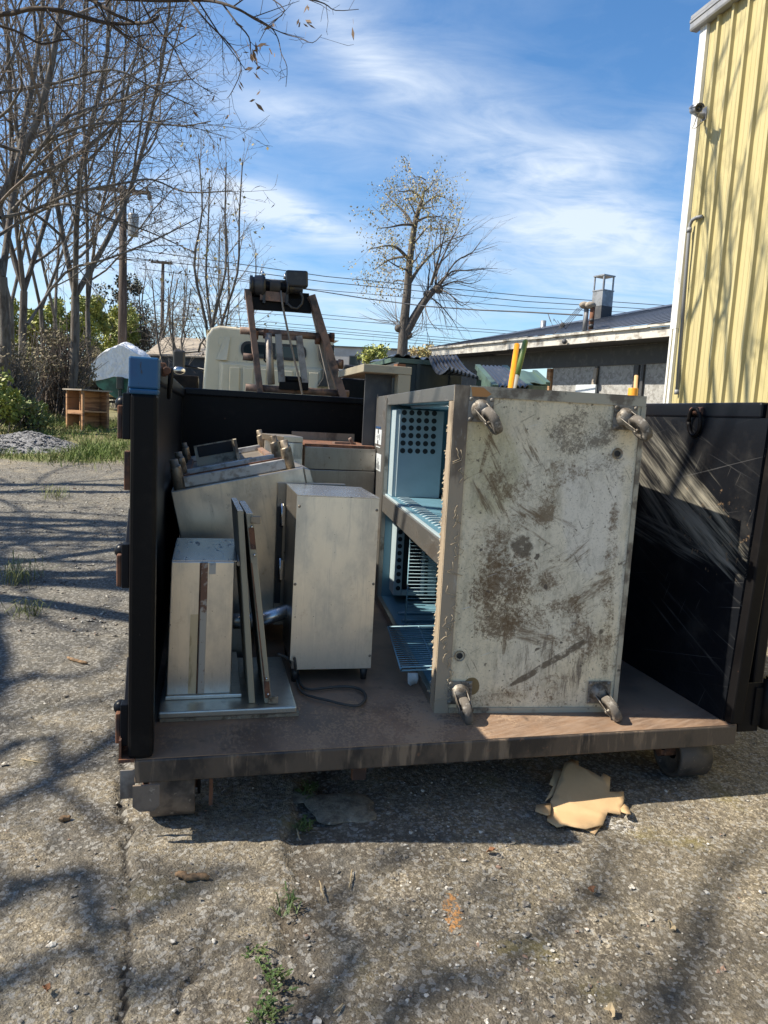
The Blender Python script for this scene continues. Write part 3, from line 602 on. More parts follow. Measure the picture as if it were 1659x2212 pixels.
# right wall leans out a little
t_ = HW
x0, x1 = 2.40, 2.425
mb = MB(); mb.hexa([(x0, .04, f0+.001), (x1, .04, f0+.001), (x1, DL, f0+.001), (x0, DL, f0+.001)]+[(x0+.05, .04, f0+t_-.07), (x1+.05, .04, f0+t_-.07), (x1+.05, DL, f0+t_-.07), (x0+.05, DL, f0+t_-.07)])
mb.build('right_wall', 'scraped_wall', dmp)
mb = MB(); mb.box(2.444, 2.53, .082, DL+.03, f0+HW-.072, f0+HW-.004); mb.build('right_rail', 'black_paint', dmp, .01)
mb = MB(); mb.hexa([(2.406, -.004, f0+.002), (2.466, -.004, f0+.002), (2.466, .08, f0+.002), (2.406, .08, f0+.002), (2.468, -.004, f0+HW), (2.534, -.004, f0+HW), (2.534, .08, f0+HW), (2.468, .08, f0+HW)])
mb.build('corner_post', 'black_front', dmp, .008)
mb = MB()
for y in (.9, 1.75, 2.6, 3.35): mb.box(2.50, 2.56, y, y+.09, f0-.06, f0+HW-.075)
mb.build('right_stake', 'black_paint', dmp)
mb = MB(); mb.box(.031, 2.41, DL, DL+.03, f0, f0+HW-.05); mb.build('bulkhead', 'black_front', dmp)
mb = MB(); mb.box(.051, 2.443, DL-.03, DL+.06, f0+HW-.052, f0+HW-.001); mb.build('bulkhead_rail', 'black_paint', dmp, .008)
# lashing rings
def dring(p, n, s=1.0):
    p = Vector(p); n = Vector(n)
    b = MB(); b.cyl(p+Vector((0, -.035, 0))*s+n*.016, p+Vector((0, .035, 0))*s+n*.016, .016*s, n=12); b.box(p.x-.012, p.x+.012, p.y-.03, p.y+.03, p.z-.02, p.z+.03)
    o = b.build('ring_bracket', 'rust', dmp, .003)
    r = MB(); pts = []
    for i in range(25):
        t = 2*pi*i/24; pts.append(p+n*(.028+.004*sin(t))+Vector((0, .036*cos(t)*s, (-.045+.055*sin(t))*s)))
    r.tube(pts, .0085*s, 8); r.build('lashing_ring', 'black_front', o)
q = D.X(1513, 888, 2.46); dring((2.462, q.y, q.z), (-1, 0, 0), 1.15)
q = D.X(352, 790, .05); dring((.05, q.y, q.z-.02), (1, 0, 0), 1.0)
q = D.X(404, 850, .05); dring((.05, q.y, q.z-.02), (1, 0, 0), 1.0)
# chain hooks welded along the left side, seen past the post
for zc, yb in ((1.30, .30), (.80, .30), (.24, .28)):
    z = f0+zc
    b = MB(); b.bar((-.034, .05, z-.10), (-.045, yb, z+.02), .02, .035); b.box(-.05, -.0245, .02, .07, z-.20, z-.05); o = b.build('chain_hook', 'black_paint', dmp, .003)
    s_ = MB(); s_.sphere((-.055, .09, z-.085), .026); s_.build('knob', 'black_paint', o)
    s_ = MB(); s_.box(-.068, -.052, .04, .085, z-.20, z-.09); s_.build('keeper', 'rust', o, .004)
b = MB(); X_ = Matrix.Translation((-.026, .05, 0)) @ Matrix.Rotation(R(-90), 4, 'Y') @ Matrix.Identity(4)
b.prism([(f0+.93, -.01), (f0+1.06, -.01), (f0+1.06, .03), (f0+1.03, .04), (f0+1.0, .02), (f0+.95, .05), (f0+.93, .03)], .02, X_); b.build('latch_keeper', 'rust', dmp, .003)
mb = MB(); mb.box(-.052, -.001, -.008, .22, f0-.008, f0+.004); mb.box(-.052, -.045, .0, .2, f0, f0+.07); mb.build('corner_plate', 'rust', dmp)
# bent tabs, brackets and rollers under the floor
mb = MB(); X_ = Matrix.Translation((.0, -.012, f0-.185)) @ Matrix.Rotation(R(90), 4, 'X')
mb.prism([(-.004, .02), (.02, 0), (.068, 0), (.085, .02), (.085, .096), (-.004, .096)], .008, X_); mb.build('bent_tab', 'roller', dmp)
mb = MB(); mb.box(-.05, -.001, .03, .036, f0-.16, f0-.055); mb.build('bent_tab', 'worn_steel', dmp)
for xx, yy, w_, hh in ((.255, .1, .014, .16), (.80, .12, .055, .11), (1.86, .35, .05, .12)):
    mb = MB(); mb.box(xx, xx+w_, yy, yy+.03, f0-.088-hh, f0-.087); mb.build('bracket', 'rust', dmp)
for xa, xb in ((.045, .205), (2.24, 2.40)):
    w_ = xb-xa; b = MB(); b.lathe([(.03, .025), (.085, .02), (.088, 0), (.103, 0), (.107, .006), (.107, w_-.006), (.103, w_), (.088, w_), (.085, w_-.02), (.03, w_-.025)], (xa, .17, .107), (1, 0, 0), 36); o = b.build('roller', 'roller' if xa < 1 else 'roller_dark', dmp)
    c = MB(); c.cyl((xa-.03, .19, .105), (xb+.02, .19, .105), .024, n=12); c.build('axle', 'rust', o)
    c = MB(); c.box(xb+.008, xb+.02, .14, .26, .08, f0-.089); c.build('roller_bracket', 'black_front', o)
    c = MB(); c.box(xa-.028, xa-.012, .17, .26, .09, f0-.089); c.build('roller_bracket', 'black_front', o)
# tail gate swung right back along the outer side, on a heavy hinge
hp = MB(); hp.bar((2.47, .035, f0+.06), (2.575, .035, f0+.06), .012, .22, (0, 0, 1)); hp.box(2.536, 2.60, .02, .034, f0-.02, f0+.15)
o = hp.build('gate_hinge', 'black_front', dmp, .003)
c = MB(); c.cyl((2.60, .02, f0-.03), (2.60, .02, f0+.19), .026, n=16); c.cyl((2.60, .02, f0+.19), (2.60, .02, f0+.20), .017, n=12); c.build('hinge_pin', 'black_front', o)
mb = MB(); mb.box(2.64, 2.70, .16, 2.5, f0-.05, f0+1.2); mb.build('tail_gate', 'black_paint', dmp, .01)

# ------------------------------------------------------------------ things in the dumpster
def dthing(name, label, cat, x, y, z=0, rz=0, group=None): return thing(name, label, cat, D.w(x, y, ZF+z), DA+rz, group)

# flat steel door lying on the floor
M['stainless_mid'] = stainless('stainless_mid', (.62, .56, .47), r=.34)
plate = dthing('metal_door', 'flat stainless cabinet door lying on the dumpster floor under the small box', 'metal door', .06, .29)
mb = MB(); mb.box(0, .535, 0, .62, .016, .043); mb.build('door_skin', 'stainless_mid', plate, .006)
mb = MB(); mb.box(.006, .545, .004, .61, .001, .0155); mb.build('door_back', 'leg_metal', plate)

# small upturned stainless box with a rusty runner
a = D.Z(359, 1503, ZF+.058); b_ = D.Z(498, 1498, ZF+.058); y0 = (a.y+b_.y)/2
sb = dthing('steel_box', 'small stainless box standing on the flat door, rusty runner down its front', 'steel box', a.x, y0, .0436)
tl = D.Y(370, 1213, y0-.0); tr = D.Y(507.5, 1213, y0)
w0, w1 = b_.x-a.x, tr.x-a.x; h1 = tl.z-ZF-.0436; xl = tl.x-a.x
bk = D.Z(381, 1163, tl.z); dpt = bk.y-y0
mb = MB(); mb.hexa([(0, 0, .016), (w0, 0, .016), (w0+.02, dpt, .016), (0, dpt, .016), (xl, 0, h1), (w1, 0, h1), (w1+.012, dpt, h1), (xl, dpt, h1)])
mb.build('box_body', 'stainless_pale', sb, .004)
mb = MB(); mb.hexa([(xl+.004, .004, h1+.0005), (w1+.008, .004, h1+.0005), (w1+.018, dpt-.004, h1+.0005), (xl+.004, dpt-.004, h1+.0005), (xl+.004, .004, h1+.003), (w1+.008, .004, h1+.003), (w1+.018, dpt-.004, h1+.003), (xl+.004, dpt-.004, h1+.003)])
mb.build('box_top', 'stainless_top', sb)
mb = MB(); mb.box(-.004, w0+.045, -.012, dpt, .0, .0155); mb.build('rim', 'stainless', sb, .003)
mb = MB(); mb.tube([(w1+.016, .0, h1-.008), (w1+.026, dpt, h1-.008)], .010, 8); mb.build('rolled_edge', 'stainless_dark', sb)
rx0 = D.Y(442, 1213, y0).x-a.x; rx1 = D.Y(433, 1497, y0).x-a.x
mb = MB(); mb.hexa([(rx1-.012, -.008, .02), (rx1+.014, -.008, .02), (rx1+.014, -.0005, .02), (rx1-.012, -.0005, .02), (rx0-.013, -.008, h1-.002), (rx0+.014, -.008, h1-.002), (rx0+.014, -.0005, h1-.002), (rx0-.013, -.0005, h1-.002)])
M['rusty_galv'] = mat('rusty_galv', (.44, .41, .37), .5, .5, [dict(c=(.16, .07, .04), s=30, lo=.46, hi=.62, a=.9, blob=((.14, 0, .52), (.2, .2, .16), (0, 0, 0)), k=.35), dict(c=(.20, .11, .07), s=40, lo=.58, hi=.68, a=.8)]); o = mb.build('runner', 'rusty_galv', sb, .002)
mb = MB(); mb.hexa([(rx1-.018, -.003, .02), (rx1-.0125, -.003, .02), (rx1-.0125, -.0005, .02), (rx1-.018, -.0005, .02), (rx0-.018, -.003, h1-.004), (rx0-.0135, -.003, h1-.004), (rx0-.0135, -.0005, h1-.004), (rx0-.018, -.0005, h1-.004)])
mb.build('rust_seam', 'rust', o)
mb = MB(); mb.box(rx0+.018, rx0+.044, -.003, -.0005, h1-.05, h1-.004); mb.cyl((rx0+.033, -.009, h1-.014), (rx0+.033, -.003, h1-.014), .006, n=10); mb.build('clip', 'galv', sb)
mb = MB(); mb.hexa([(rx1-.05, -.0012, .02), (rx1-.018, -.0012, .02), (rx1-.018, -.0003, .02), (rx1-.05, -.0003, .02), (rx0-.05, -.0012, h1*.62), (rx0-.02, -.0012, h1*.62), (rx0-.02, -.0003, h1*.62), (rx0-.05, -.0003, h1*.62)])
M['stain'] = mat('stain', (.60, .50, .34), .45, .6, [dict(c=(.20, .14, .07), s=12, st=(1, 1, .3), lo=.56, hi=.70, a=.8)]); mb.build('stain_strip', 'stain', sb)

# two doors standing on edge against it
def edge_door(label, u0, u1, ub0, ub1, vt, vb, y, dep, m_edge, rusty):
    bl_, br_ = D.Y(ub0, vb, y), D.Y(ub1, vb, y); tl_, tr_ = D.Y(u0, vt, y), D.Y(u1, vt, y)
    zt = tl_.z-ZF; zb = .0445
    t = dthing('metal_door', label, 'metal door', bl_.x, y, zb, group='metal doors propped on edge')
    o = bl_.x; xa, xb, xc, xd = 0, br_.x-o, tl_.x-o, tr_.x-o; hh = zt-zb
    b = MB(); b.hexa([(xa, 0, 0), (xb, 0, 0), (xb, dep, 0), (xa, dep, 0), (xc, 0, hh), (xd, 0, hh), (xd-.01, dep, hh), (xc-.01, dep, hh)]); b.build('door_panel', m_edge, t, .003)
    b = MB(); b.hexa([(xc+.001, .002, hh+.0003), (xd-.001, .002, hh+.0003), (xd-.011, dep-.002, hh+.0003), (xc-.009, dep-.002, hh+.0003), (xc+.001, .002, hh+.002), (xd-.001, .002, hh+.002), (xd-.011, dep-.002, hh+.002), (xc-.009, dep-.002, hh+.002)]); b.build('top_edge', 'stainless_top', t)
    if rusty:
        def at(f): return xa+(xc-xa)*f, xb+(xd-xb)*f, hh*f
        for f0_, f1_ in ((.82, .93), (.03, .12)):
            p, q_, z_ = at(f0_); p2, q2, z2 = at(f1_); c = MB()
            c.hexa([(p+.004, -.004, z_), (q_-.002, -.004, z_), (q_-.002, -.0004, z_), (p+.004, -.0004, z_), (p2+.004, -.004, z2), (q2-.002, -.004, z2), (q2-.002, -.0004, z2), (p2+.004, -.0004, z2)]); c.build('lock_slot', 'rust', t)
        for f in (.97, .02):
            p, q_, z_ = at(f); c = MB(); c.box(q_-.012, q_+.026, -.012, -.0006, z_-.014, z_+.016); c.build('hinge_clip', 'leg_metal', t, .002)
        for f in (.79, .935, .135, .05):
            p, q_, z_ = at(f); c = MB(); c.sphere(((p+q_)/2+.003, -.002, z_), .006, 8, 6); c.build('screw', 'chrome', t)
        p, q_, z_ = at(.45); c = MB(); c.hexa([(xa-.0, -.0015, .05), (xa+.006, -.0015, .05), (xa+.006, -.0003, .05), (xa, -.0003, .05)]+[(at(.75)[0]+d, yy, hh*.75) for d, yy in ((0, -.0015), (.005, -.0015), (.005, -.0003), (0, -.0003))]); c.build('rust_streak', 'rust', t)
    return t
edge_door('thin stainless door on edge, the left of the leaning pair', 512.5, 526, 537, 550.5, 1104, 1533, .34, .42, 'beige_metal', False)
edge_door('thin stainless door on edge with rusty lock slots and clips', 531.5, 547, 571, 586, 1110, 1538, .335, .40, 'beige_metal', True)

# warming cabinet with open rear door, feet and cord
mc = dthing('steel_cabinet', 'tall pale stainless cabinet on short black feet with a loose power cord', 'steel cabinet', .61, .66)
zt = .857
mb = MB(); mb.hexa([(.003, .004, .066), (.368, .004, .066), (.368, .44, .066), (.008, .44, .066), (.003, .004, zt), (.365, .004, zt), (.37, .42, zt), (.008, .50, zt)]); mb.build('cabinet_body', 'stainless_dark', mc, .003)
mb = MB(); mb.add([(.02, 0, .064), (.372, 0, .060), (.371, 0, zt-.006), (.0, 0, zt-.001), (-.004, 0, .11), (.016, 0, .10)] + [(.02, .0035, .064), (.372, .0035, .060), (.371, .0035, zt-.006), (.0, .0035, zt-.001), (-.004, .0035, .11), (.016, .0035, .10)],
    [(0, 1, 2, 3, 4, 5), (11, 10, 9, 8, 7, 6), (0, 6, 7, 1), (1, 7, 8, 2), (2, 8, 9, 3), (3, 9, 10, 4), (4, 10, 11, 5), (5, 11, 6, 0)]); o = mb.build('front_panel', 'stainless', mc)
mb = MB()
for x, z in ((.012, .81), (.362, .80), (.006, .46), (.364, .46), (.364, .12)): mb.sphere((x, -.001, z), .0065, 10, 6, (1, .5, 1))
mb.build('screws', 'leg_metal', o)
mb = MB(); mb.hexa([(.002, -.002, zt+.0005), (.372, -.002, zt-.005), (.374, .418, zt+.0005), (.006, .498, zt+.0005), (.002, -.002, zt+.004), (.372, -.002, zt-.001), (.374, .418, zt+.004), (.006, .498, zt+.004)]); mb.build('top_panel', 'stainless_top', mc)
mb = MB(); mb.box(-.036, .315, .52, .56, .12, zt+.006); mb.build('rear_door', 'stainless_dark', mc, .003)
mb = MB(); mb.box(-.034, -.004, .505, .518, .24, .74); mb.build('door_edge', 'black_plastic', mc)
for z in (.70, .42): mb = MB(); mb.cyl((-.012, .49, z-.06), (-.012, .49, z+.06), .009, n=10); mb.box(-.012, .0, .47, .505, z-.05, z+.05); mb.build('hinge', 'chrome', mc)
for x, y in ((.022, .03), (.345, .03), (.03, .38), (.34, .36)):
    mb = MB(); mb.tube([(x, y, 0), (x, y, .066)], [.013, .021], 12); mb.build('foot', 'black_plastic', mc)
cp = [(612, 1728), (618, 1750), (624, 1800), (632, 1900), (650, 1985), (700, 2045), (800, 2080), (900, 2103), (1050, 2140), (1170, 2152), (1228, 2115), (1243, 2060), (1205, 2012), (1120, 1986), (1000, 1984), (850, 2000), (750, 2006), (690, 1985), (660, 1930), (645, 1870), (625, 1810), (590, 1770), (545, 1725), (500, 1705), (455, 1690)]
pts = []
for i, (x, y) in enumerate(cp):
    u, v = (900+x/2.212)*.54004, (1850+y/2.212)*.54004
    z = .10-.03*i if i < 3 else (.012 if i < 19 else .02+.02*(i-19))
    q = D.Z(u, v, ZF+max(z, .010)) if 3 <= i < 20 else D.Y(u, v, .645 if i < 3 else .68)
    pts.append((q.x-.61, q.y-.66, max(q.z-ZF, .010)))
sm = []
for i in range(len(pts)-1):
    p0, p1, p2, p3 = [Vector(pts[min(max(j, 0), len(pts)-1)]) for j in (i-1, i, i+1, i+2)]
    for t in (0, .25, .5, .75): sm.append(.5*((2*p1)+(-p0+p2)*t+(2*p0-5*p1+4*p2-p3)*t*t+(-p0+3*p1-3*p2+p3)*t**3))
mb = MB(); mb.tube(sm, .0062, 8); mb.build('power_cord', 'cord', mc)

# big counter tipped upside down, six stub legs in the air
TA = R(12.5); BY = 1.2
tlp = D.Y(368, 1062, BY); hb = .74
ox = tlp.x+hb*sin(TA); oz = tlp.z-ZF-hb*cos(TA)
bc = thing('steel_counter', 'large stainless counter tipped upside down with six stub legs in the air', 'steel counter', D.w(ox, BY, ZF+oz), rot=(0, 0, DA))
bc.rotation_euler = (Matrix.Rotation(DA, 3, 'Z') @ Matrix.Rotation(-TA, 3, 'Y')).to_euler()
mb = MB(); mb.hexa([(.0, 0, .0), (.66, 0, .0), (.66, 2.05, .0), (0, 2.05, 0), (0, 0, hb), (.668, 0, hb), (.668, 2.05, hb), (0, 2.05, hb)]); mb.build('counter_body', 'stainless_warm', bc, .006)
mb = MB(); mb.hexa([(.668, .01, hb-.2), (.72, .01, hb-.24), (.72, .60, hb-.24), (.668, .60, hb-.2), (.668, .01, hb-.002), (.70, .01, hb-.02), (.70, .60, hb-.02), (.668, .60, hb-.002)]); mb.build('end_flap', 'stainless_warm', bc, .004)
for i, y in enumerate((.05, .68, 1.85)):
    mb = MB(); mb.box(.07, .60, y-.022, y+.022, hb+.004, hb+.006+(.05 if i == 0 else .035)); mb.build('rail', 'galv', bc, .004)
    for x in (.045, .60):
        mb = MB(); mb.tube([(x, y, hb), (x, y, hb+.105), (x, y, hb+.108), (x, y, hb+.112), (x-.002, y, hb+.113), (x-.002, y, hb+.148), (x-.002, y, hb+.15)], [.030, .028, .0275, .026, .0215, .021, .018], 16); mb.build('leg', 'leg_metal', bc)
for x in (.05, .56): mb = MB(); mb.box(x, x+.035, .074, 1.82, hb+.002, hb+.022); mb.build('cross_rail', 'rusty_frame', bc)
mb = MB(); mb.box(.07, .58, .055, .068, hb+.057, hb+.064); mb.build('rust_lip', 'rust', bc)
mb = MB(); mb.box(.12, .38, 1.3, 1.306, hb+.003, hb+.14); mb.box(.38, .40, 1.2, 1.34, hb+.003, hb+.14); o = mb.build('torn_plate', 'fridge_edge', bc)
mb = MB(); mb.box(.14, .37, 1.296, 1.2985, hb+.06, hb+.132); mb.build('dark_opening', 'dark_hole', o)

# pipe between the crates on the floor
pp = dthing('vent_pipe', 'short bent grey metal pipe lying behind the leaning doors', 'pipe', .5, .95, .0)
mb = MB(); mb.tube([(-.22, .05, .20), (-.06, .04, .20), (.02, .03, .215), (.16, .0, .27)], .035, 16); mb.build('pipe_body', 'stainless_top', pp)
mb = MB(); mb.torus((-.05, .04, .20), (1, 0, 0), .036, .006); mb.build('collar', 'stainless_dark', pp)
mb = MB(); mb.box(-.14, -.06, .02, .08, .0, .166); mb.build('pipe_stand', 'stainless_dark', pp)

# stainless stand and chest at the back of the dumpster
q = D.Y(655, 944, 2.3); q0 = D.Y(588, 934, 2.75)
st = dthing('steel_stand', 'stainless stand with a box top beside the upturned counter', 'steel stand', q.x-.13, 2.3)
zt2 = q.z-ZF
mb = MB(); mb.hexa([(-.0, 0, zt2-.04), (.13, 0, zt2-.04), (.10, .42, zt2-.04), (-.11, .42, zt2-.04), (0, 0, zt2), (.13, 0, zt2), (.10, .42, zt2), (-.11, .42, zt2)]); mb.build('top', 'stainless_warm', st, .004)
mb = MB(); mb.box(.065, .129, .002, .07, 0, zt2-.041); mb.box(.0, .129, .002, .012, zt2-.15, zt2-.041); mb.box(-.09, -.04, .36, .41, 0, zt2-.041); mb.build('frame', 'stainless', st, .003)
q = D.Y(656, 955, 2.45); q1 = D.Y(792, 962, 2.45)
ch = dthing('steel_chest', 'wide stainless chest with a brown rusted top against the bulkhead', 'steel chest', q.x+.01, 2.45)
zc = q.z-ZF; wc = q1.x-q.x+.06
mb = MB(); mb.box(0, wc, 0, .8, 0, zc-.185); mb.box(.0, wc, .006, .8, zc-.182, zc-.03); mb.build('chest_body', 'stainless_dark', ch, .004)
mb = MB(); mb.box(.002, wc-.002, .03, .79, zc-.029, zc-.01); mb.build('rusted_top', 'rust', ch)
mb = MB(); mb.box(.0, wc, .79, .82, zc-.029, zc+.05); mb.build('rear_lip', 'fridge_trim', ch)
br_ = MB(); br_.torus((wc*.62, .2, zc+.0), (0, 1, .2), .05, .014, 8, 6, arc=pi); br_.obox((wc*.62, .22, zc-.002), (.16, .06, .015), (0, 0, 10)); br_.build('rusty_handle', 'rusty_frame', ch)

# tall beige cabinet standing at the back
YT = 2.45
qa = D.Y(786, 785, YT); qb = D.Y(890, 794, YT); qc = D.Y(890, 811, YT); qp = D.Y(861, 812, YT); qd = D.Y(797, 812, YT)
tt = dthing('worktable', 'tall beige metal worktable standing above the bulkhead behind the fridge', 'worktable', qa.x, YT)
wz = qb.x-qa.x; z1 = (qa.z+qb.z)/2-ZF; z0 = z1-(qb.z-qc.z)
mb = MB(); mb.box(0, wz, 0, 1.0, z0, z1); mb.build('table_top', 'beige_metal', tt, .004)
mb = MB(); mb.box(qp.x-qa.x, wz-.004, .004, .1, 0, z0-.001); mb.box(wz-.06, wz-.01, .93, .98, 0, z0-.001); mb.build('leg', 'beige_metal', tt, .003)
mb = MB(); mb.box(qd.x-qa.x+.01, qp.x-qa.x-.002, .16, .175, .0, z0-.001); mb.build('back_panel', 'dark_trim', tt)  # dark colour carries the shade on this steel panel
mb = MB(); X_ = Matrix.Translation((.16, .3, z1+.001)) @ Matrix.Rotation(R(90), 4, 'X'); mb.prism([(0, 0), (.16, .0), (.16, .05)], .01, X_); mb.build('bent_scrap', 'stainless_dark', tt)
mb = MB(); mb.box(wz-.09, wz-.03, .06, .16, z1+.0005, z1+.022); mb.build('brick_chip', 'rust', tt)

# ------------------------------------------------------------------ the fridge lying on its side
FA = .1486
F = Frame((.2543, 2.9196, ZF), FA)
FD, FH, FL = .809, 1.359, 2.45
fr = thing('fridge', 'large steel commercial fridge lying on its side, grimy caster base facing out', 'fridge', F.o, FA)
mb = MB(); mb.box(.0, FD, .004, .02, .0, FH); base_o = mb.build('base_panel', 'fridge_base', fr)
mb = MB(); mb.box(-.001, .060, -.0035, .0035, .0, FH); mb.build('edge_strip', 'fridge_trim', base_o)
mb = MB(); mb.box(.062, FD, -.003, .0035, FH-.042, FH+.001); mb.box(FD-.018, FD+.002, -.003, .0035, .0, FH-.043); mb.box(.062, FD-.02, -.003, .0035, -.0005, .022); mb.build('rim', 'fridge_edge', base_o)
mb = MB(); mb.add([(.064, -.0045, FH-.004), (.115, -.0045, FH-.004), (.15, -.0045, FH-.028), (.11, -.0045, FH-.055), (.075, -.0045, FH-.078), (.070, -.0045, FH-.03)], [(0, 5, 4, 3, 2, 1)]); mb.build('rust_patch', 'orange_rust', base_o)
for x, z in ((.706, 1.119), (.095, .248)):
    b = MB(); b.lathe([(.0235, .003), (.019, -.001), (.013, -.001), (.012, .002)], (x, .003, z), (0, -1, 0), 20); o = b.build('drain_ring', 'leg_metal', base_o)
    b = MB(); b.cyl((x, .0035, z), (x, .0025, z), .0135); b.build('drain_hole', 'dark_hole', o)
# outer skin
mb = MB(); mb.box(.024, FD, .0205, FL, FH-.02, FH); mb.box(.024, FD, .0205, FL, 0, .016); mb.box(FD-.02, FD, .0205, FL, .0165, FH-.0205); mb.box(.024, FD-.0205, FL-.02, FL, .0165, FH-.0205)
mb.build('cabinet_skin', 'fridge_skin', fr)
Y0, Y1 = .088, 1.80
ZA, ZB, ZC, ZD = .046, .612, .722, 1.305
mb = MB()
mb.box(0, .0235, .0045, Y0, .0, FH-.062); o = mb.build('near_rail', 'fridge_trim', fr)
mb = MB(); mb.box(-.0015, .023, .0045, Y1, FH-.0615, FH+.001); mb.build('top_rail', 'fridge_skin', fr, .002)
mb = MB(); mb.box(-.001, .023, Y0+.001, Y1, .0, ZA); mb.build('bottom_rail', 'stainless_dark', fr, .002)
mb = MB(); mb.box(-.001, .05, Y0+.001, Y1, ZB, ZC-.004); mul = mb.build('mullion', 'fridge_skin', fr, .002)
mb = MB(); mb.box(.012, .075, Y0+.001, Y1, ZC-.0035, ZC+.004)
for i in range(22):
    y = Y0+.06+i*.074; mb.hexa([(.055, y, ZC+.0045), (.14, y+.004, ZC+.0045), (.14, y+.03, ZC+.0045), (.055, y+.026, ZC+.0045), (.075, y, ZC+.012), (.13, y+.004, ZC+.012), (.13, y+.018, ZC+.012), (.075, y+.014, ZC+.012)])
mb.build('shelf_comb', 'panel_white', mul)
# torn foam along the near rail
rg = random.Random(3); mb = MB()
for i in range(130):
    z = rg.uniform(.05, 1.2)
    if rg.random() < .45: z = rg.choice((.30, .52, .62, .78, .93, 1.0))+rg.gauss(0, .04)
    l_ = rg.uniform(.003, .010)*(1 if rg.random() < .8 else 2.0); a = Vector((0.0+rg.uniform(-.001, .003), rg.uniform(.075, .095), z)); d = Vector((-rg.uniform(.3, 1), rg.uniform(-.4, .6), rg.uniform(-.9, .6)))*l_
    mb.add([a, a+Vector((0, .004, .008*rg.random()+.003)), a+d, a+d*.8+Vector((0, .003, .003))], [(0, 1, 2), (1, 3, 2)])
for i in range(26):
    z = rg.uniform(.1, 1.15); x = rg.uniform(.02, .058); pts = [Vector((x+rg.gauss(0, .006)*k, -.006, z-.014*k)) for k in range(5)]; mb.tube(pts, .0014, 4)
mb.build('torn_foam', 'insulation', o)
# header and its fascia
mb = MB(); mb.box(-.001, .0235, Y1+.001, FL, .0, FH+.0012); hd = mb.build('header', 'fridge_skin', fr, .002)
mb = MB(); mb.box(-.006, -.0015, Y1+.004, Y1+.03, .02, FH-.02); mb.build('corner_bead', 'stainless_dark', hd)
mb = MB(); mb.box(-.047, .0, FL+.001, FL+.04, .0, FH+.004); mb.box(-.03, .023, FL-.05, FL, 0.02, FH+.003); mb.build('grille_lip', 'stainless_dark', hd, .003)
def sticker(u0, v0, u1, v1, name, m_, parent, x=-.0022):
    a_ = F.X(u0, v0, x); b2 = F.X(u1, v1, x)
    y0_, y1_ = min(a_.y, b2.y), max(a_.y, b2.y); z0_, z1_ = min(a_.z, b2.z), max(a_.z, b2.z)
    b = MB(); b.box(x-.0006, x+.0008, y0_, y1_, z0_, z1_); return b.build(name, m_, parent), y0_, y1_, z0_, z1_
k = .54004
def z5(x, y): return ((1350+x/2.552)*k, (1350+y/2.552)*k)
o, a0, a1, c0, c1 = sticker(*z5(392, 905), *z5(440, 932), 'blue_label', 'sticker_blue', hd)
o, a0, a1, c0, c1 = sticker(*z5(391, 933), *z5(444, 1098), 'warning_label', 'sticker_white', hd)
ym = (a0+a1)/2; b = MB(); hh = c1-c0; xx = -.0042
for zc_ in (c0+.13*hh, c1-.13*hh):
    b.torus((xx, ym, zc_), (1, 0, 0), .024*hh/.165, .0026, 20, 4, sy=1, sx=1); b.box(xx-.0005, xx+.0005, ym-.012, ym+.012, zc_-.006, zc_+.006)
for j, (a_, e_) in enumerate(((.2, .8), (.32, .72), (.25, .75), (.35, .65))): b.box(xx-.0003, xx+.0004, a0+(a1-a0)*(.22+.16*j), a0+(a1-a0)*(.25+.16*j), c0+hh*(a_+.1), c1-hh*(1-e_+.1))
b.build('label_print', 'ink', o)
o, a0, a1, c0, c1 = sticker(*z5(392, 1104), *z5(436, 1128), 'white_tag', 'sticker_white', hd)
def z1b(x, y): return ((1420+x/1.58)*k, (1500+y/1.58)*k)
o, a0, a1, c0, c1 = sticker(*z1b(121, 486), *z1b(160, 612), 'data_label', 'sticker_white', hd)
b = MB(); hh = c1-c0
for j in range(7): b.box(xx-.0003, xx+.0004, a0+(a1-a0)*(.14+.11*j), a0+(a1-a0)*(.18+.11*j), c0+hh*.08, c0+hh*(.35+.55*((j*37 % 11)/11)))
b.build('label_print', 'ink', o)
q = F.X(*z5(412, 600), -.0022); b = MB(); b.cyl((-.0035, q.y, q.z), (-.0016, q.y, q.z), .014, n=12); b.build('keyhole', 'dark_hole', hd)
q = F.X(*z5(313, 675), -.048); b = MB(); b.lathe([(.0, .002), (.035, .002), (.038, 0)], (-.048, FL+.02, q.z), (-1, 0, 0), 20); b.build('round_badge', 'galv', hd)
# liner : two open boxes
mb = MB()
def inbox(x0, x1, y0, y1, z0, z1):
    p = [(x0, y0, z0), (x1, y0, z0), (x1, y1, z0), (x0, y1, z0), (x0, y0, z1), (x1, y0, z1), (x1, y1, z1), (x0, y1, z1)]
    mb.add(p, [(0, 1, 2, 3), (7, 6, 5, 4), (4, 5, 1, 0), (5, 6, 2, 1), (6, 7, 3, 2)])
inbox(.0240, .745, Y0+.0, Y1, ZA, ZB-.002); inbox(.0240, .745, Y0, Y1, ZC+.0045, ZD-.008)
lin = mb.build('liner', 'liner_blue', fr)
mb = MB()
for i in range(9): x = .10+i*.055; mb.tube([(x, Y0+.3, ZD-.012), (x, Y1-.35, ZD-.012)], .016, 8)
for i in range(6): mb.tube([(.06, Y1-.45-i*.16, ZA+.004), (.16, Y1-.45-i*.16, ZA+.010), (.30, Y1-.45-i*.16, ZA+.008), (.62, Y1-.45-i*.16, ZA+.004)], .014, 8)
mb.build('liner_rib', 'liner_blue', lin)
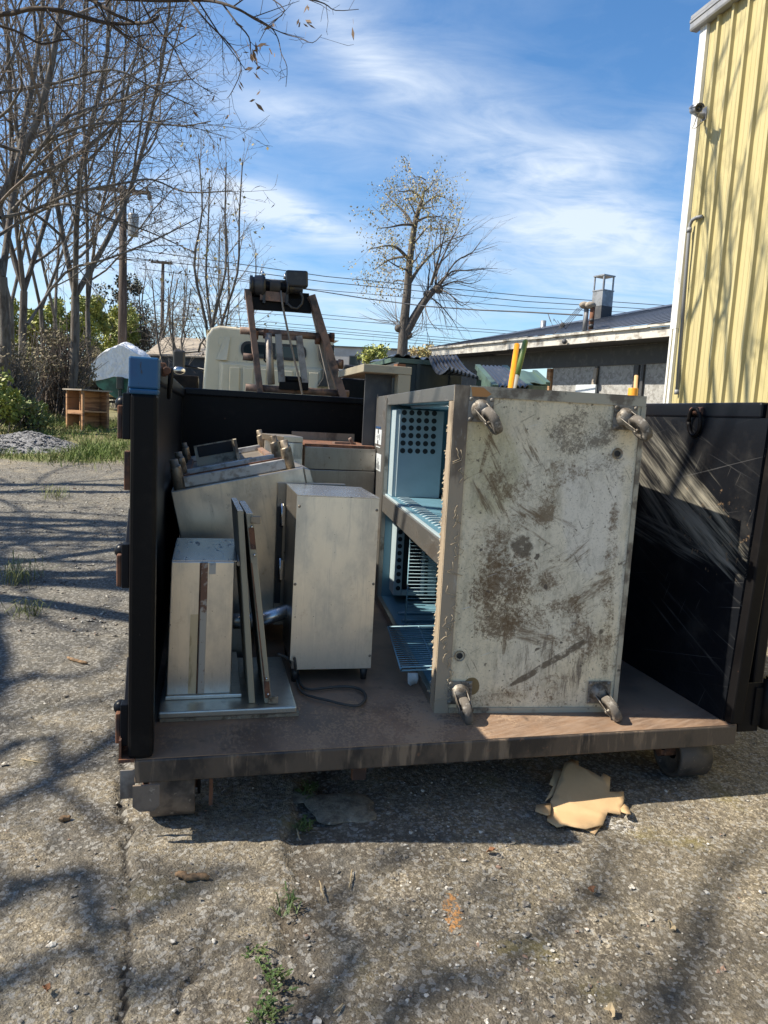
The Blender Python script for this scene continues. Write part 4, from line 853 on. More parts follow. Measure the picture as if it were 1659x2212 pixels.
# perforated evaporator covers at the far end
YP = 1.62
pa, pb_ = F.Y(*z1b(286, 215), YP), F.Y(*z1b(524, 895), YP)
def fp(x, y, yy=YP): q = F.Y(*z1b(x, y), yy); return q.x, q.z
mb = MB(); mb.box(pa.x, pb_.x, YP, Y1-.002, ZC+.006, min(pa.z, ZD-.02)); pan = mb.build('fan_cover', 'panel_white', fr, .003)
xa = fp(250, 215)[0]; mb = MB(); mb.box(max(xa, .03), pa.x-.001, YP+.012, Y1-.003, ZC+.006, min(pa.z, ZD-.02)-.004); mb.build('side_flange', 'panel_white', pan)
mb = MB()
for i in range(6):
    for j in range(5):
        x, z = fp(312+j*47.5-i*2.2, 237+i*48.2+j*1.5); mb.cyl((x, YP-.0012, z), (x, YP+.001, z), .0165, n=16)
for x_, y_ in ((466, 863), (462, 910)): x, z = fp(x_, y_); mb.cyl((x, YP-.0012, z), (x, YP+.001, z), .0165, n=16)
mb.build('vent_hole_discs', 'dark_hole', pan)  # flat discs on the cover, the holes' shade put into their colour
q0 = fp(240, 1392); q1 = fp(316, 960); q2 = fp(412, 1362); q3 = fp(505, 1392)
mb = MB(); mb.box(q0[0], q1[0]-.0, YP, Y1-.002, max(q0[1], ZA+.004), ZB-.006); mb.box(q2[0], q3[0], YP, Y1-.002, max(q0[1], ZA+.004), ZB-.006); mb.box(q1[0]+.001, q2[0]-.001, YP, Y1-.002, max(q0[1], ZA+.004), max(q2[1], ZA+.03)); pan2 = mb.build('duct_cover', 'panel_white', fr, .002)
mb = MB(); mb.box(q1[0]+.001, q2[0]-.001, YP+.03, YP+.04, max(q2[1], ZA+.03)+.001, ZB-.006); mb.build('duct_slot', 'dark_hole', pan2)
mb = MB()
for i in range(9):
    for xx_, yy_ in ((287-i*1.9, 993+i*44.3), (453-i*1.2, 1128+i*43.5)):
        x, z = fp(xx_, yy_)
        if z > ZA+.02: mb.cyl((x, YP-.0012, z), (x, YP+.001, z), .0150, n=16)
mb.build('vent_hole_discs', 'dark_hole', pan2)  # again dark discs, not cut openings
# casters : plate and swivel are one part, the wheel a sub-part
def caster(x, z, ang, m_w='rubber'):
    b = MB()
    b.box(x-.052, x+.052, -.006, -.001 if False else -.0036, z-.05, z+.05)
    for sx_ in (-1, 1):
        for sz_ in (-1, 1): b.sphere((x+.042*sx_, -.007, z+.040*sz_), .008, 8, 6, (1, .6, 1))
    b.lathe([(.0, .030), (.012, .030), (.026, .026), (.034, .018), (.036, .010), (.040, .006), (.041, .0)], (x, -.006, z), (0, -1, 0), 24)
    d = Vector((cos(ang), 0, sin(ang))); n = Vector((0, -1, 0)); s_ = d.cross(n).normalized()     # s_: wheel axis
    cw = Vector((x, 0, z))+d*.050+n*.082
    for k_ in (-1, 1):
        o_ = s_*(.024*k_); p = Vector((x, 0, z))
        r0 = [p+n*.024-d*.020+o_, p+n*.024+d*.026+o_, cw+d*.014+n*.004+o_, cw-d*.012+n*.012+o_]; t__ = s_*(.0035*k_)
        vs = r0+[q+t__ for q in r0]
        b.add(vs, [(0, 1, 2, 3), (7, 6, 5, 4), (0, 4, 5, 1), (1, 5, 6, 2), (2, 6, 7, 3), (3, 7, 4, 0)])
    p = Vector((x, 0, z))+n*.024; u_ = [p-d*.020-s_*.026, p+d*.028-s_*.026, p+d*.028+s_*.026, p-d*.020+s_*.026]
    b.hexa([q for q in u_]+[q+n*.006 for q in u_])
    b.cyl(cw-s_*.031, cw+s_*.031, .007, n=10)
    o = b.build('caster', 'caster_steel', fr, .0015)
    w = MB(); w.lathe([(.010, -.012), (.028, -.012), (.031, -.0165), (.052, -.0165), (.0565, -.013), (.0575, -.004), (.0575, .004), (.0565, .013), (.052, .0165), (.031, .0165), (.028, .012), (.010, .012)], cw, s_, 28); w.build('wheel', m_w, o)
caster(.110, 1.268, R(-58)); caster(.722, 1.268, R(-52)); caster(.104, .090, R(-78)); caster(.722, .090, R(-60))

# wire shelves left loose in it
def wire_shelf(name_label, o, ux, uy, w, d, n, rod=.0022, lip=True):
    o = Vector(o); ux = Vector(ux).normalized(); uy = Vector(uy).normalized(); nz_ = ux.cross(uy)
    t = thing('wire_shelf', name_label, 'wire shelf', F.w(*o), FA)
    b = MB(); c = [Vector((0, 0, 0)), ux*w, ux*w+uy*d, uy*d]
    for i in range(4): b.tube([c[i], c[(i+1) % 4]], .0042, 8)
    if lip: b.tube([uy*0-nz_*.0, -uy*.012+nz_*.022, ux*w-uy*.012+nz_*.022, ux*w], .0042, 8)
    for f in (.33, .66): b.tube([ux*w*f, ux*w*f+uy*d], .0042, 6)
    b.build('shelf_frame', 'wire_blue', t)
    b = MB()
    for i in range(1, n): b.tube([uy*d*i/n+nz_*.004, uy*d*i/n+ux*w+nz_*.004], rod, 5)
    b.build('shelf_wires', 'wire_blue', t)
    return t
def F2(x, y, yy): q = F.Y(*z1b(x, y), yy); return q
a_ = F2(318, 1590, .95); b2 = F2(352, 1045, 1.05)
wire_shelf('blue wire shelf standing upright inside the lower half of the fridge', (a_.x, .95, max(a_.z, ZA+.02)), (1, .05, 0), (0.03, .17, 1), .52, .50, 26, lip=False)
zs = .10
pA = F.Z(*z1b(288, 1868), ZF+zs); pB = F.Z(*z1b(207, 1592), ZF+zs)
def sh(x, y, z): q = F.Z(*z1b(x, y), z+ZF-ZF); return q
pA = F.Z(*z1b(292, 1868), zs-0.015); pB = F.Z(*z1b(207, 1592), zs+.03)
uy_ = pB-pA; 
wire_shelf('blue wire shelf hanging out of the lower fridge opening above the floor', pA, (1, .02, .03), uy_, .50, uy_.length, 22)
b = MB(); rg = random.Random(5)
rows = [[Vector((.0+.012*i+.01*rg.random(), .0+.01*rg.random(), -.045*(1 if j == 2 else j/2)-.012*rg.random()*j)) for i in range(5)] for j in range(3)]
b.grid(rows); t = b.build('plastic_scrap', 'sticker_white'); t.location = F.w(pA.x+.03, pA.y+.02, pA.z-.02); t.rotation_euler = (0, 0, FA); md = t.modifiers.new('s', 'SOLIDIFY'); md.thickness = .0015
tag(t, 'torn scrap of clear film hanging under the wire shelf', 'plastic scrap')

# long handled tools standing behind the fridge
def tool(name, label, cat, u0, v0, u1, v1, yb, yt, r, mats, split=None):
    a_ = D.Y(u1, v1, yb); b_ = D.Y(u0, v0, yt); d = (b_-a_); tt_ = (a_.z-ZF-.01)/d.z; foot = a_-d*tt_
    t = thing(name, label, cat, D.w(foot.x, foot.y, foot.z), DA); dv = b_-foot
    s = 1.0 if split is None else split
    mb = MB(); mb.tube([(0, 0, 0.0), dv*s], r*.95, 12); o = mb.build('shaft', mats[0], t)
    if split is not None: mb = MB(); mb.tube([dv*s, dv*.995, dv], [r*1.12, r*1.12, r*.9], 12); mb.build('grip', mats[1], t)
    else: mb = MB(); mb.sphere(dv, r*.95, 10, 6, (1, 1, .5)); mb.build('end_cap', mats[0], t)
    return t
tool('tool_handle', 'bright yellow tool handle sticking up behind the fridge', 'tool handle', 1117, 744, 1103, 836, 1.9, 2.0, .019, ['yellow_handle'])
tool('tool_handle', 'tool handle with green grip leaning behind the yellow one', 'tool handle', 1135.5, 736, 1112, 830, 2.12, 2.28, .017, ['grey_handle', 'green_handle'], .86)
tool('tool_handle', 'wooden tool handle with a short yellow collar at the far fridge corner', 'tool handle', 1374.5, 812, 1372, 848, 1.0, 1.02, .011, ['wood_handle'])
q = D.Y(1372, 846, .98); q2 = D.Y(1372, 838, .98)
col_o = [x for x in bpy.data.objects if x.name.startswith('tool_handle') and 'collar' in x.get('label', '')][0]
lp = Vector(D.loc(Vector(D.w(q.x, 1.0, q2.z))))-D.loc(Vector(col_o.location))
mb = MB(); mb.cyl(lp+Vector((0, 0, -.9)), lp, .0265, n=16); mb.build('collar', 'yellow_handle', col_o, .003)

# ------------------------------------------------------------------ small things on the pavement
def z5b(x, y): return ((1500+x/1.0553)*k, (2700+y/1.0553)*k)
def sheet_from(name, label, cat, pts, zf, m_, thick=.004):
    g_ = [G(*z5b(x, y), zf(x, y)) for x, y in pts]; c = sum(g_, Vector())/len(g_); c.z = 0
    b = MB(); b.add([p-c for p in g_], [tuple(range(len(g_)))]); b2 = bpy.data.meshes
    import bmesh
    o = b.build(name, m_, None, 0, thick); o.location = c
    bm = bmesh.new(); bm.from_mesh(o.data); bmesh.ops.triangulate(bm, faces=bm.faces[:]); bmesh.ops.recalc_face_normals(bm, faces=bm.faces[:])
    for _ in range(3): bmesh.ops.subdivide_edges(bm, edges=[e for e in bm.edges if e.calc_length() > .05], cuts=1); bmesh.ops.triangulate(bm, faces=bm.faces[:])
    rg_ = random.Random(len(pts))
    for v in bm.verts: v.co.z += .007*N.noise((v.co.x*9, v.co.y*9, len(pts)))
    bm.to_mesh(o.data); bm.free(); o.data.polygons.foreach_set('use_smooth', [True]*len(o.data.polygons))
    tag(o, label, cat); return o
cz = lambda x, y: .018+.085*max(0, (560-y)/200)
main = [(801, 372), (828, 357), (859, 366), (859, 385), (953, 432), (963, 418), (993, 433), (990, 492), (1050, 494), (1052, 525), (1036, 590), (982, 580), (975, 600), (960, 636), (889, 650), (806, 637), (768, 644), (727, 612), (728, 594), (742, 562), (740, 530), (752, 512)]
cb_o = sheet_from('cardboard_sheet', 'torn tan cardboard box laid flat on the ground before the dumpster', 'cardboard', main, cz, 'cardboard')
for pl, zz_ in (([(795, 392), (757, 396), (736, 462), (752, 470), (716, 540), (752, 512)], lambda x, y: cz(x, y)-.008), ([(744, 540), (716, 540), (680, 548), (676, 577), (725, 596), (740, 590)], lambda x, y: .030), ([(1052, 540), (1070, 556), (1080, 590), (1060, 588), (1040, 580), (1036, 566)], lambda x, y: .035), ([(889, 652), (955, 640), (928, 672)], lambda x, y: .006)):
    o = sheet_from('cardboard_flap', '', '', pl, zz_, 'cardboard', .003)
    for kk in ('label', 'category'):
        if kk in o: del o[kk]
    o.parent = cb_o; o.location = o.location-cb_o.location

def stick(u0, v0, u1, v1, r, label, name='stick', m_='wood_handle', cat='stick'):
    a_, b_ = G(u0, v0), G(u1, v1); a_.z = gz(a_.x, a_.y); b_.z = gz(b_.x, b_.y); c = (a_+b_)/2; mb = MB(); rg_ = random.Random(int(u0)); pts = []
    for i in range(7): f = i/6; pts.append(a_.lerp(b_, f)-c+Vector((rg_.gauss(0, r*.35), rg_.gauss(0, r*.35), r*.9+rg_.gauss(0, r*.15))))
    mb.tube(pts, [r*f_*(.9+.2*rg_.random()) for f_ in (.55, .85, 1, .95, .9, .8, .5)], 8); o = mb.build(name, m_); o.location = c; return tag(o, label, cat)
M['stick_brown'] = mat('stick_brown', (.22, .135, .07), .9, 0, [dict(c=(.09, .06, .035), s=40, lo=.45, hi=.62, a=.9), dict(c=(.36, .24, .12), s=14, lo=.55, hi=.7)], [(60, (1, 1, 1), .6, .004, 'noise')])
stick(373, 1896, 450, 1902, .012, 'short thick brown stick on the pavement before the dumpster', m_='stick_brown')
stick(147, 1424, 188, 1437, .011, 'split wooden stake end on the gravel left of the dumpster', 'wood_stake', 'stick_brown', 'wood stake')
stick(128, 1777, 148, 1771, .012, 'curled bark chip on the pale ground at far left', 'bark_chip', 'stick_brown', 'bark chip')
stick(1088/1.08*.54+0, 2211-55, 600, 2165, .0035, 'thin dry twig beside the crack weeds', 'twig', 'twig_red', 'twig')
for i, (u, v, du, dv) in enumerate(((690, 1905, 10, 38), (760, 1880, -6, 40), (46, 1640, 44, 10), (742, 2170, -22, 20), (640, 1790, 8, 26))):
    o = stick(u, v, u+du, v+dv, .003, 'thin dry twig lying on the pavement', 'twig', 'straw', 'twig'); o['group'] = 'thin dry twigs on the pavement'
def dry_leaf(u, v, r, label, m_='dry_leaf'):
    c = G(u, v); c.z = gz(c.x, c.y)+.012; mb = MB(); rg_ = random.Random(int(u)); n = 9; vs = [(0, 0, .0)]
    for i in range(n): t = 2*pi*i/n; q = r*rg_.uniform(.55, 1.15); vs.append((q*cos(t), q*.7*sin(t), rg_.uniform(.0, .016)))
    mb.add(vs, [(0, i+1, (i+1) % n+1) for i in range(n)]); o = mb.build('dry_leaf', m_, None, 0, .0015); o.location = c; o.rotation_euler = (.2, .3, rg_.random()*6)
    return tag(o, label, 'leaf', 'fallen dry leaves')
dry_leaf(1060, 1846, .022, 'curled brown leaf on the pavement below the dumpster shadow edge'); dry_leaf(1278, 1932, .018, 'brown curled leaf right of the white dust spot'); dry_leaf(1450, 2010, .016, 'small tan leaf near the right edge of the pavement', 'straw')
dry_leaf(1317, 2192, .02, 'pale tan leaf at the bottom right of the pavement', 'straw'); dry_leaf(100, 2148, .016, 'reddish leaf scrap at far left foreground')
def leafpair(mb, p, d, l, w, rg_):
    d = Vector(d).normalized(); s = d.cross(Vector((0, 0, 1)));
    s = s.normalized() if s.length > 1e-3 else Vector((1, 0, 0)); n = s.cross(d)
    m1 = p+d*l*.5+n*l*.08; mb.add([p, m1+s*w*.5, p+d*l, m1-s*w*.5], [(0, 1, 2, 3)])
def weed(u, v, label, n, size, leafy, m_='leaf_green'):
    c = G(u, v); c.z = gz(c.x, c.y)-.006
    t = thing('weed', label, 'weed', c); rg_ = random.Random(int(u*7+v)); a = MB(); s = MB()
    for i in range(n):
        an = rg_.random()*2*pi; el = rg_.uniform(.5, 1.3); L_ = size*rg_.uniform(.5, 1); o_ = Vector((rg_.gauss(0, size*.35), rg_.gauss(0, size*.45), 0))
        d = Vector((cos(an)*cos(el), sin(an)*cos(el), sin(el)))
        if leafy:
            s.tube([o_, o_+d*L_*.6, o_+d*L_], .0014, 4)
            for j in range(5):
                a2 = an+rg_.uniform(-2, 2); leafpair(a, o_+d*L_*(.4+.15*j), (cos(a2), sin(a2), rg_.uniform(-.1, .6)), size*.36*rg_.uniform(.6, 1.1), size*.19, rg_)
        else:
            q = o_+d*L_; tip = q+Vector((cos(an), sin(an), -.5))*L_*.5; w = Vector((-sin(an), cos(an), 0))*.0022
            a.add([o_-w, o_+w, q+w, q-w, tip], [(0, 1, 2, 3), (3, 2, 4)])
    a.build('leaves', m_, t)
    if leafy: s.build('stems', m_, t)
    return t
weed(580, 2188, 'leafy green weed growing from the crack at the bottom', 15, .046, True)
weed(598, 2110, 'sparse weed tuft in the crack above the leafy one', 16, .045, True)
weed(625, 1955, 'thin grassy weed beside the dark soil strip', 26, .05, False); weed(660, 1785, 'small weed in the crack at the shadow edge', 18, .04, True)
weed(662, 1712, 'small weed in the broken pavement under the dumpster', 22, .05, True); weed(548, 2060, 'tiny dark weed at the slab edge', 12, .035, True)
weed(30, 1258, 'bright grass tuft at the left edge of the gravel track', 110, .26, False, 'grass'); weed(118, 1128, 'low grass tuft on the gravel track', 70, .22, False, 'grass'); weed(60, 1330, 'flat grass tuft below the bright one at left', 60, .16, False, 'grass')
# broken rocky lumps of old concrete under the dumpster edge
for u, v, r, lb in ((735, 1748, .12, 'broken grey concrete lump in the shade beside the crack weeds'), (650, 1722, .055, 'small broken concrete piece left of the larger lump')):
    c = G(u, v); b = MB(); b.sphere((0, 0, 0), r, 26, 16, (1.1, .9, .15)); o = b.build('concrete_lump', 'lump'); o.location = c
    for vv in o.data.vertices: vv.co *= 1+.4*N.noise(vv.co*(3/r*.3)+Vector((u, 0, 0)))+.10*N.noise(vv.co*(9/r*.3))
    tag(o, lb, 'concrete lump')

# ------------------------------------------------------------------ yellow metal building
WX = 5.95
cy_ = D.X(1440, 862, WX).y
ze = D.X(1527, 52, WX).z
yb_ = thing('yellow_building', 'tall yellow ribbed metal building with white corner trim on the right', 'building', D.w(WX, cy_, 0), DA)
YN = -cy_-4.0                                      # near end (behind the viewer), local y
prof = []; y = -.02
while y > YN:                                      # ribbed sheet : major rib every 0.255 m, two low stiffeners between
    prof += [(y, 0), (y-.008, -.042), (y-.042, -.042), (y-.050, 0), (y-.105, 0), (y-.110, -.005), (y-.122, -.005), (y-.127, 0), (y-.175, 0), (y-.180, -.005), (y-.192, -.005), (y-.197, 0)]
    y -= .255
mb = MB(); mb.grid([[(x_, y_, z_) for y_, x_ in prof] for z_ in (.12, ze*.5, ze)], sm=False); mb.build('siding', 'yellow_siding', yb_)
mb = MB(); mb.box(.003, 6, YN, -.022, .13, ze); mb.build('wall_core', 'yellow_siding', yb_)
mb = MB(); mb.box(-.02, 6, YN, 0, -.05, .118); mb.build('footing', 'concrete_block', yb_)
mb = MB(); mb.box(-.042, .10, -.105, .012, .12, ze*.44); mb.box(-.046, .10, -.109, .016, ze*.44+.002, ze); mb.box(-.050, -.0465, -.065, -.055, ze*.44+.01, ze-.01); mb.build('corner_trim', 'white_trim', yb_, .004)
mb = MB(); mb.prism([(-.11, .02), (-.02, .02), (-.02, .14), (-.13, .14), (-.13, .11), (-.12, .10), (-.12, .04)], -YN+.12, Matrix.Translation((0, .12, ze-.05)) @ Matrix.Rotation(R(90), 4, 'X')); mb.build('gutter', 'gutter_grey', yb_)
mb = MB(); mb.hexa([(-.10, YN, ze+.12), (6, YN, ze+.9), (6, .15, ze+.9), (-.10, .15, ze+.12), (-.10, YN, ze+.16), (6, YN, ze+.94), (6, .15, ze+.94), (-.10, .15, ze+.16)]); mb.build('roof', 'gutter_grey', yb_)
def yl(u, v, x): q = D.X(u, v, WX+x); return (q.x-WX, q.y-cy_, q.z)
mb = MB(); mb.tube([yl(1462, 850, -.06), yl(1489, 497, -.06), yl(1491, 484, -.06), yl(1496, 475, -.06), yl(1505, 470, -.055), yl(1518, 467.5, -.02)], .022, 12); mb.tube([yl(1488.5, 502, -.06), yl(1489.5, 492, -.06)], .03, 12); mb.tube([yl(1461.5, 852, -.06), yl(1462.3, 842, -.06)], .028, 10); o = mb.build('conduit', 'pvc_grey', yb_)
mb = MB(); a = Vector(yl(1464, 838, -.03)); mb.box(-.06, .0, a.y-.05, a.y+.01, a.z-.012, a.z+.012); mb.build('conduit_clip', 'leg_metal', o)
# security camera on its arm
pw = Vector(yl(1522, 246, -.03)); sc_ = thing('security_camera', 'grey bullet security camera on a bracket at the yellow wall corner', 'security camera', D.w(WX+pw.x, cy_+pw.y, pw.z), DA)
pc = Vector(yl(1499, 233, -.34))-pw
mb = MB(); mb.box(-.012, .0, -.055, .055, -.10, .09); mb.tube([(-.01, 0, -.03), (-.10, 0, -.03), (-.22, -.01, 0), pc+Vector((.03, 0, -.07))], [.05, .035, .03, .022], 12); mb.cyl(pc+Vector((.03, 0, -.09)), pc+Vector((.03, 0, -.03)), .028); mb.build('bracket', 'cam_grey', sc_, .003)
vd = Vector((-.25, -.93, -.28)).normalized()
mb = MB(); mb.lathe([(.0, -.13), (.055, -.13), (.062, -.11), (.062, .10), (.058, .115), (.050, .115)], pc, vd, 24); cb2 = mb.build('body', 'cam_grey', sc_)
mb = MB(); mb.lathe([(.0515, .114), (.05, .112), (.0, .112)], pc, vd, 24); mb.build('face', 'black_plastic', cb2)
mb = MB(); mb.lathe([(.025, .113), (.024, .118), (.0, .1185)], pc, vd, 20); mb.build('lens', 'lens', cb2)
sd = vd.cross(Vector((0, 0, 1))).normalized(); un = sd.cross(vd); rows = []
for t in (-.13, .15): rows.append([pc+vd*t+(sd*cos(a_)+un*sin(a_))*.068 for a_ in [R(10+16*j) for j in range(11)]])
mb = MB(); mb.grid(rows); mb.build('sun_shield', 'cam_grey', sc_, 0, .005)
mb = MB(); mb.tube([pc+Vector((.03, 0, -.08)), pc+Vector((.0, 0, -.19)), pc+Vector((-.03, 0, -.27)), pc+Vector((.02, 0, -.26)), Vector((-.02, 0, -.12))], .005, 6); mb.build('lead', 'cord', sc_); sc_.scale = (.8, .8, .8)

# ------------------------------------------------------------------ long low workshop behind it
A_ = P(1444, 726, 12.0); B_ = P(932, 769, 18.5); dv = (B_-A_); ang = math.atan2(-dv.x, dv.y)
LB = Frame((A_.x, A_.y, 0), ang); ze2 = (A_.z+B_.z)/2; LL = dv.xy.length
lb = thing('workshop', 'long low grey workshop with peeling white fascia and dark metal roof', 'building', LB.o, ang)
S0 = -3.5
def lz(u, v, x): return LB.X(u, v, x)
zf_ = lambda y: A_.z+(B_.z-A_.z)*y/LL
def strip(x0, x1, y0, y1, o0, o1, n=1):
    b = MB()
    for i in range(n):
        a0 = y0+(y1-y0)*i/n; a1 = y0+(y1-y0)*(i+1)/n-.004*(n > 1)
        s0 = .025*N.noise((i*1.3, 0, 0)); s1 = .025*N.noise((i*1.3+1.3, 0, 0)); s0 = s1 = 0 if n == 1 else (s0)
        b.hexa([(x0, a0, zf_(a0)+o0+s0), (x1, a0, zf_(a0)+o0+s0), (x1, a1, zf_(a1)+o0+s1), (x0, a1, zf_(a1)+o0+s1), (x0, a0, zf_(a0)+o1+s0), (x1, a0, zf_(a0)+o1+s0), (x1, a1, zf_(a1)+o1+s1), (x0, a1, zf_(a1)+o1+s1)])
    return b
fh = lz(1444, 704, 0).z-A_.z
strip(0, .03, S0, LL, 0, fh, 7).build('fascia', 'fascia', lb)
strip(.031, 1.2, S0, LL, .0, .03).build('soffit', 'dark_trim', lb)
strip(-.05, .02, S0, LL+.1, fh+.002, fh+.05, 14).build('drip_edge', 'fascia', lb)
xw = .62
yo = lz(1196, 800, xw).y
strip(xw, xw+.1, S0, yo, -4.2, .0).build('osb_wall', 'osb', lb)
mb = strip(xw, xw+.1, yo+2.2, LL, -4.2, .0); mb.build('dark_wall', 'dark_trim', lb)
strip(xw+2.5, xw+2.6, yo-1, yo+3, -4.2, 0).build('back_wall', 'green_dark', lb)
strip(xw-.03, xw-.001, S0, LL, -.36, -.02).build('lintel', 'dark_trim', lb)
for u, w_ in ((1292, .07), (1378, .11), (1392, .05)):
    yy = lz(u, 800, xw).y; strip(xw-.05, xw-.002, yy-w_/2, yy+w_/2, -4.0, -.37).build('jamb', 'dark_trim', lb)
yy = lz(1194, 800, xw).y; strip(xw-.06, xw+.12, yy+.0, yy+.11, -4.0, -.37).build('timber_post', 'wood', lb)
for u in (1240, 1340, 1425): pass
for u, v0, v1 in ((1102, 772, 800), (1050, 772, 798)):
    a0 = lz(u-18, 780, xw).y; a1 = lz(u+18, 780, xw).y; strip(xw-.02, xw-.001, min(a0, a1), max(a0, a1), -1.6, -.66).build('shutter', 'green_dark', lb)
o = MB(); a0 = lz(1266, 845, xw-.25); a1 = lz(1288, 795, xw-.05); o.bar(a0-Vector((0, 0, 1.5)), a1, .09, .03); o = o.build('leaning_board', 'wood_grey'); o.location = LB.o; o.rotation_euler = (0, 0, ang); tag(o, 'weathered board leaning against the grey workshop wall', 'board')
# roof plane
rd = 7.5; rz1 = lz(1452, 648, rd).z; 
rl = lz(1085, 742, 2.0)
mb = MB(); ze3 = lambda y: zf_(y)+fh+.052
y_l = LL*.86
mb.add([(-.06, S0, ze3(S0)), (-.06, LL+.1, ze3(LL)), (rd, y_l-3.2, rz1), (rd, S0, rz1), (1.2, LL+.1, ze3(LL)+.05)], [(0, 3, 2, 1), (1, 2, 4)])
mb.add([(rd, S0, rz1), (rd, y_l-3.2, rz1), (14, LL, 3.0), (14, S0, 3.0)], [(0, 3, 2, 1)])
mb.build('roof', 'roof_metal', lb)
mb = MB(); nn = 34
for i in range(nn):
    yy = S0+(LL-S0)*i/nn; t_ = min(1, max(.12, (y_l+.6-yy)/3.5)) if yy > y_l-3.2 else 1
    a0 = Vector((-.06, yy, ze3(yy)+.006)); a1 = Vector((rd, yy if yy < y_l-3.2 else y_l-3.2, rz1+.006)); mb.bar(a0, a0.lerp(a1, t_), .02, .008)
mb.build('roof_seam', 'roof_metal', lb)
cpz = lz(1299, 674, 3.2)
b = MB(); b.box(cpz.x-.17, cpz.x+.17, cpz.y-.17, cpz.y+.17, cpz.z-.6, cpz.z+.12); o = b.build('chimney', 'dark_trim', lb)
ztc = lz(1299, 631, 3.2).z; ztt = lz(1301, 597, 3.2).z
b = MB(); b.box(cpz.x-.168, cpz.x+.168, cpz.y-.168, cpz.y+.168, cpz.z+.121, ztc); b.build('flue', 'chimney', o)
b = MB()
for sx_ in (-.15, .15):
    for sy_ in (-.15, .15): b.box(cpz.x+sx_-.015, cpz.x+sx_+.015, cpz.y+sy_-.015, cpz.y+sy_+.015, ztc, ztt-.03)
b.box(cpz.x-.18, cpz.x+.18, cpz.y-.18, cpz.y+.18, ztt-.03, ztt); b.box(cpz.x-.18, cpz.x+.18, cpz.y-.18, cpz.y+.18, ztc, ztc+.025); b.build('cowl', 'chimney', o)
vp = lz(1173, 706, 2.5); b = MB(); b.cyl((vp.x, vp.y, vp.z-.4), (vp.x, vp.y, lz(1172, 693, 2.5).z), .07); b.build('vent_pipe', 'chimney', lb)
heads = []
for u, um, m_ in ((1266, 1268.5, 'pvc_grey'), (1279, 1284, 'rust')):
    a0 = lz(u-3, 714, .12); a1 = lz(u+2, 664, .12); b = MB(); b.cyl((a0.x, a0.y, a0.z-.02), (a0.x, a0.y, a1.z), .045, n=12); o = b.build('service_mast', m_, lb)
    b = MB(); b.sphere((a0.x-.03, a0.y+.03, a1.z+.04), .085, 12, 8, (1.3, 1, .8)); b.build('weather_head', 'wood_grey', o); heads.append(Vector((a0.x, a0.y, a1.z)))
b = MB(); h0 = heads[0]
for i in range(4): b.tube([h0+Vector((-.08, .05*i, 0)), h0+Vector((-.22-.04*i, .12+.1*i, -.25-.07*i)), h0+Vector((-.16-.05*i, .35+.12*i, -.38+.1*i)), h0+Vector((-.06, .62+.1*i, -.18))], .006, 6)
b.sphere(h0+Vector((-.18, .42, -.30)), .05); b.sphere(h0+Vector((-.2, .3, -.62)), .05); b.build('drip_loop', 'wire', lb)
b = MB()
for i in range(5): b.lathe([(.02, -.03), (.045, -.01), (.045, .01), (.02, .03)], h0+Vector((-.02, -.18, -.25-.1*i)), (0, 0, 1), 10)
b.build('insulator', 'dark_trim', lb)
t = thing('pale_panel', 'small pale flat panel standing before the grey workshop wall', 'panel', (*LB.w(0.1, lz(1266, 838, .1).y, 0).xy, 0), ang)  # pale panel on a post; it gives no light
t.location.z = gz(t.location.x, t.location.y)-.28; zz_ = lz(1266, 831, .1).z-t.location.z; mb = MB(); mb.box(-.02, .02, -.26, .26, zz_-.22, zz_); mb.build('panel_face', 'sticker_white', t); mb = MB(); mb.box(-.02, .02, -.03, .03, .3, zz_-.221); mb.box(-.2, .2, -.2, .2, .28, .30); mb.build('panel_post', 'dark_trim', t)

# ------------------------------------------------------------------ dark green waste containers beyond the dumpster
c0_ = P(850, 772, 9.2); GF = Frame((c0_.x, c0_.y, gz(c0_.x, c0_.y)), DA)
gc = thing('waste_container', 'dark green waste container with rippled black lids, nearest the beige worktable', 'waste container', GF.o, DA, 'dark green waste containers')
hT = c0_.z-GF.o.z; wT = GF.Y(1000, 780, 0).x
mb = MB(); mb.box(0, wT, 0, 1.5, .12, hT-.06); mb.build('container_body', 'green_dark', gc, .01)
mb = MB(); mb.box(-.004, .0, .02, 1.48, .14, hT-.08); mb.box(-.03, .03, -.03, 1.52, hT-.06, hT-.005); mb.box(.031, wT, -.03, .03, hT-.06, hT-.004); mb.build('rim_and_lit_side', 'green_metal', gc)  # rim, plus a lighter green sheet painting the left face as sunlit
mb = MB(); rows = []
for i in range(6):
    rows.append([(wT*j/28+.01, .02+1.4*i/5, hT+.012+.025*(1 if j % 4 in (1, 2) else 0)+.015*sin(i*1.7+j*.4)) for j in range(29)])
mb.grid(rows, False); mb.build('lid', 'lid_plastic', gc, 0, .01)
mb = MB()
for x in (.3, .75, 1.2): mb.box(x, x+.05, -.03, -.001, .13, hT-.062)
mb.build('stiffener', 'green_dark', gc)
lq = [GF.loc(P((1350+x/2.552)*k, (1350+y/2.552)*k, Y_)) for x, y, Y_ in ((935, 215, 9.1), (1225, 205, 9.3), (1450, 437, 8.3), (1130, 330, 8.3))]
mb = MB(); rows = []
for i in range(9):
    s = i/8; row = []
    for j in range(33):
        t = j/32; p = lq[0].lerp(lq[1], t).lerp(lq[3].lerp(lq[2], t), s); p.z += .035*(1 if j % 4 in (1, 2) else 0)-.12*sin(pi*s)*(1-t*.7); row.append(p)
    rows.append(row)
mb.grid(rows, False); mb.build('drooping_lid', 'lid_plastic', gc, 0, .012)
for i in range(2):
    p = GF.o
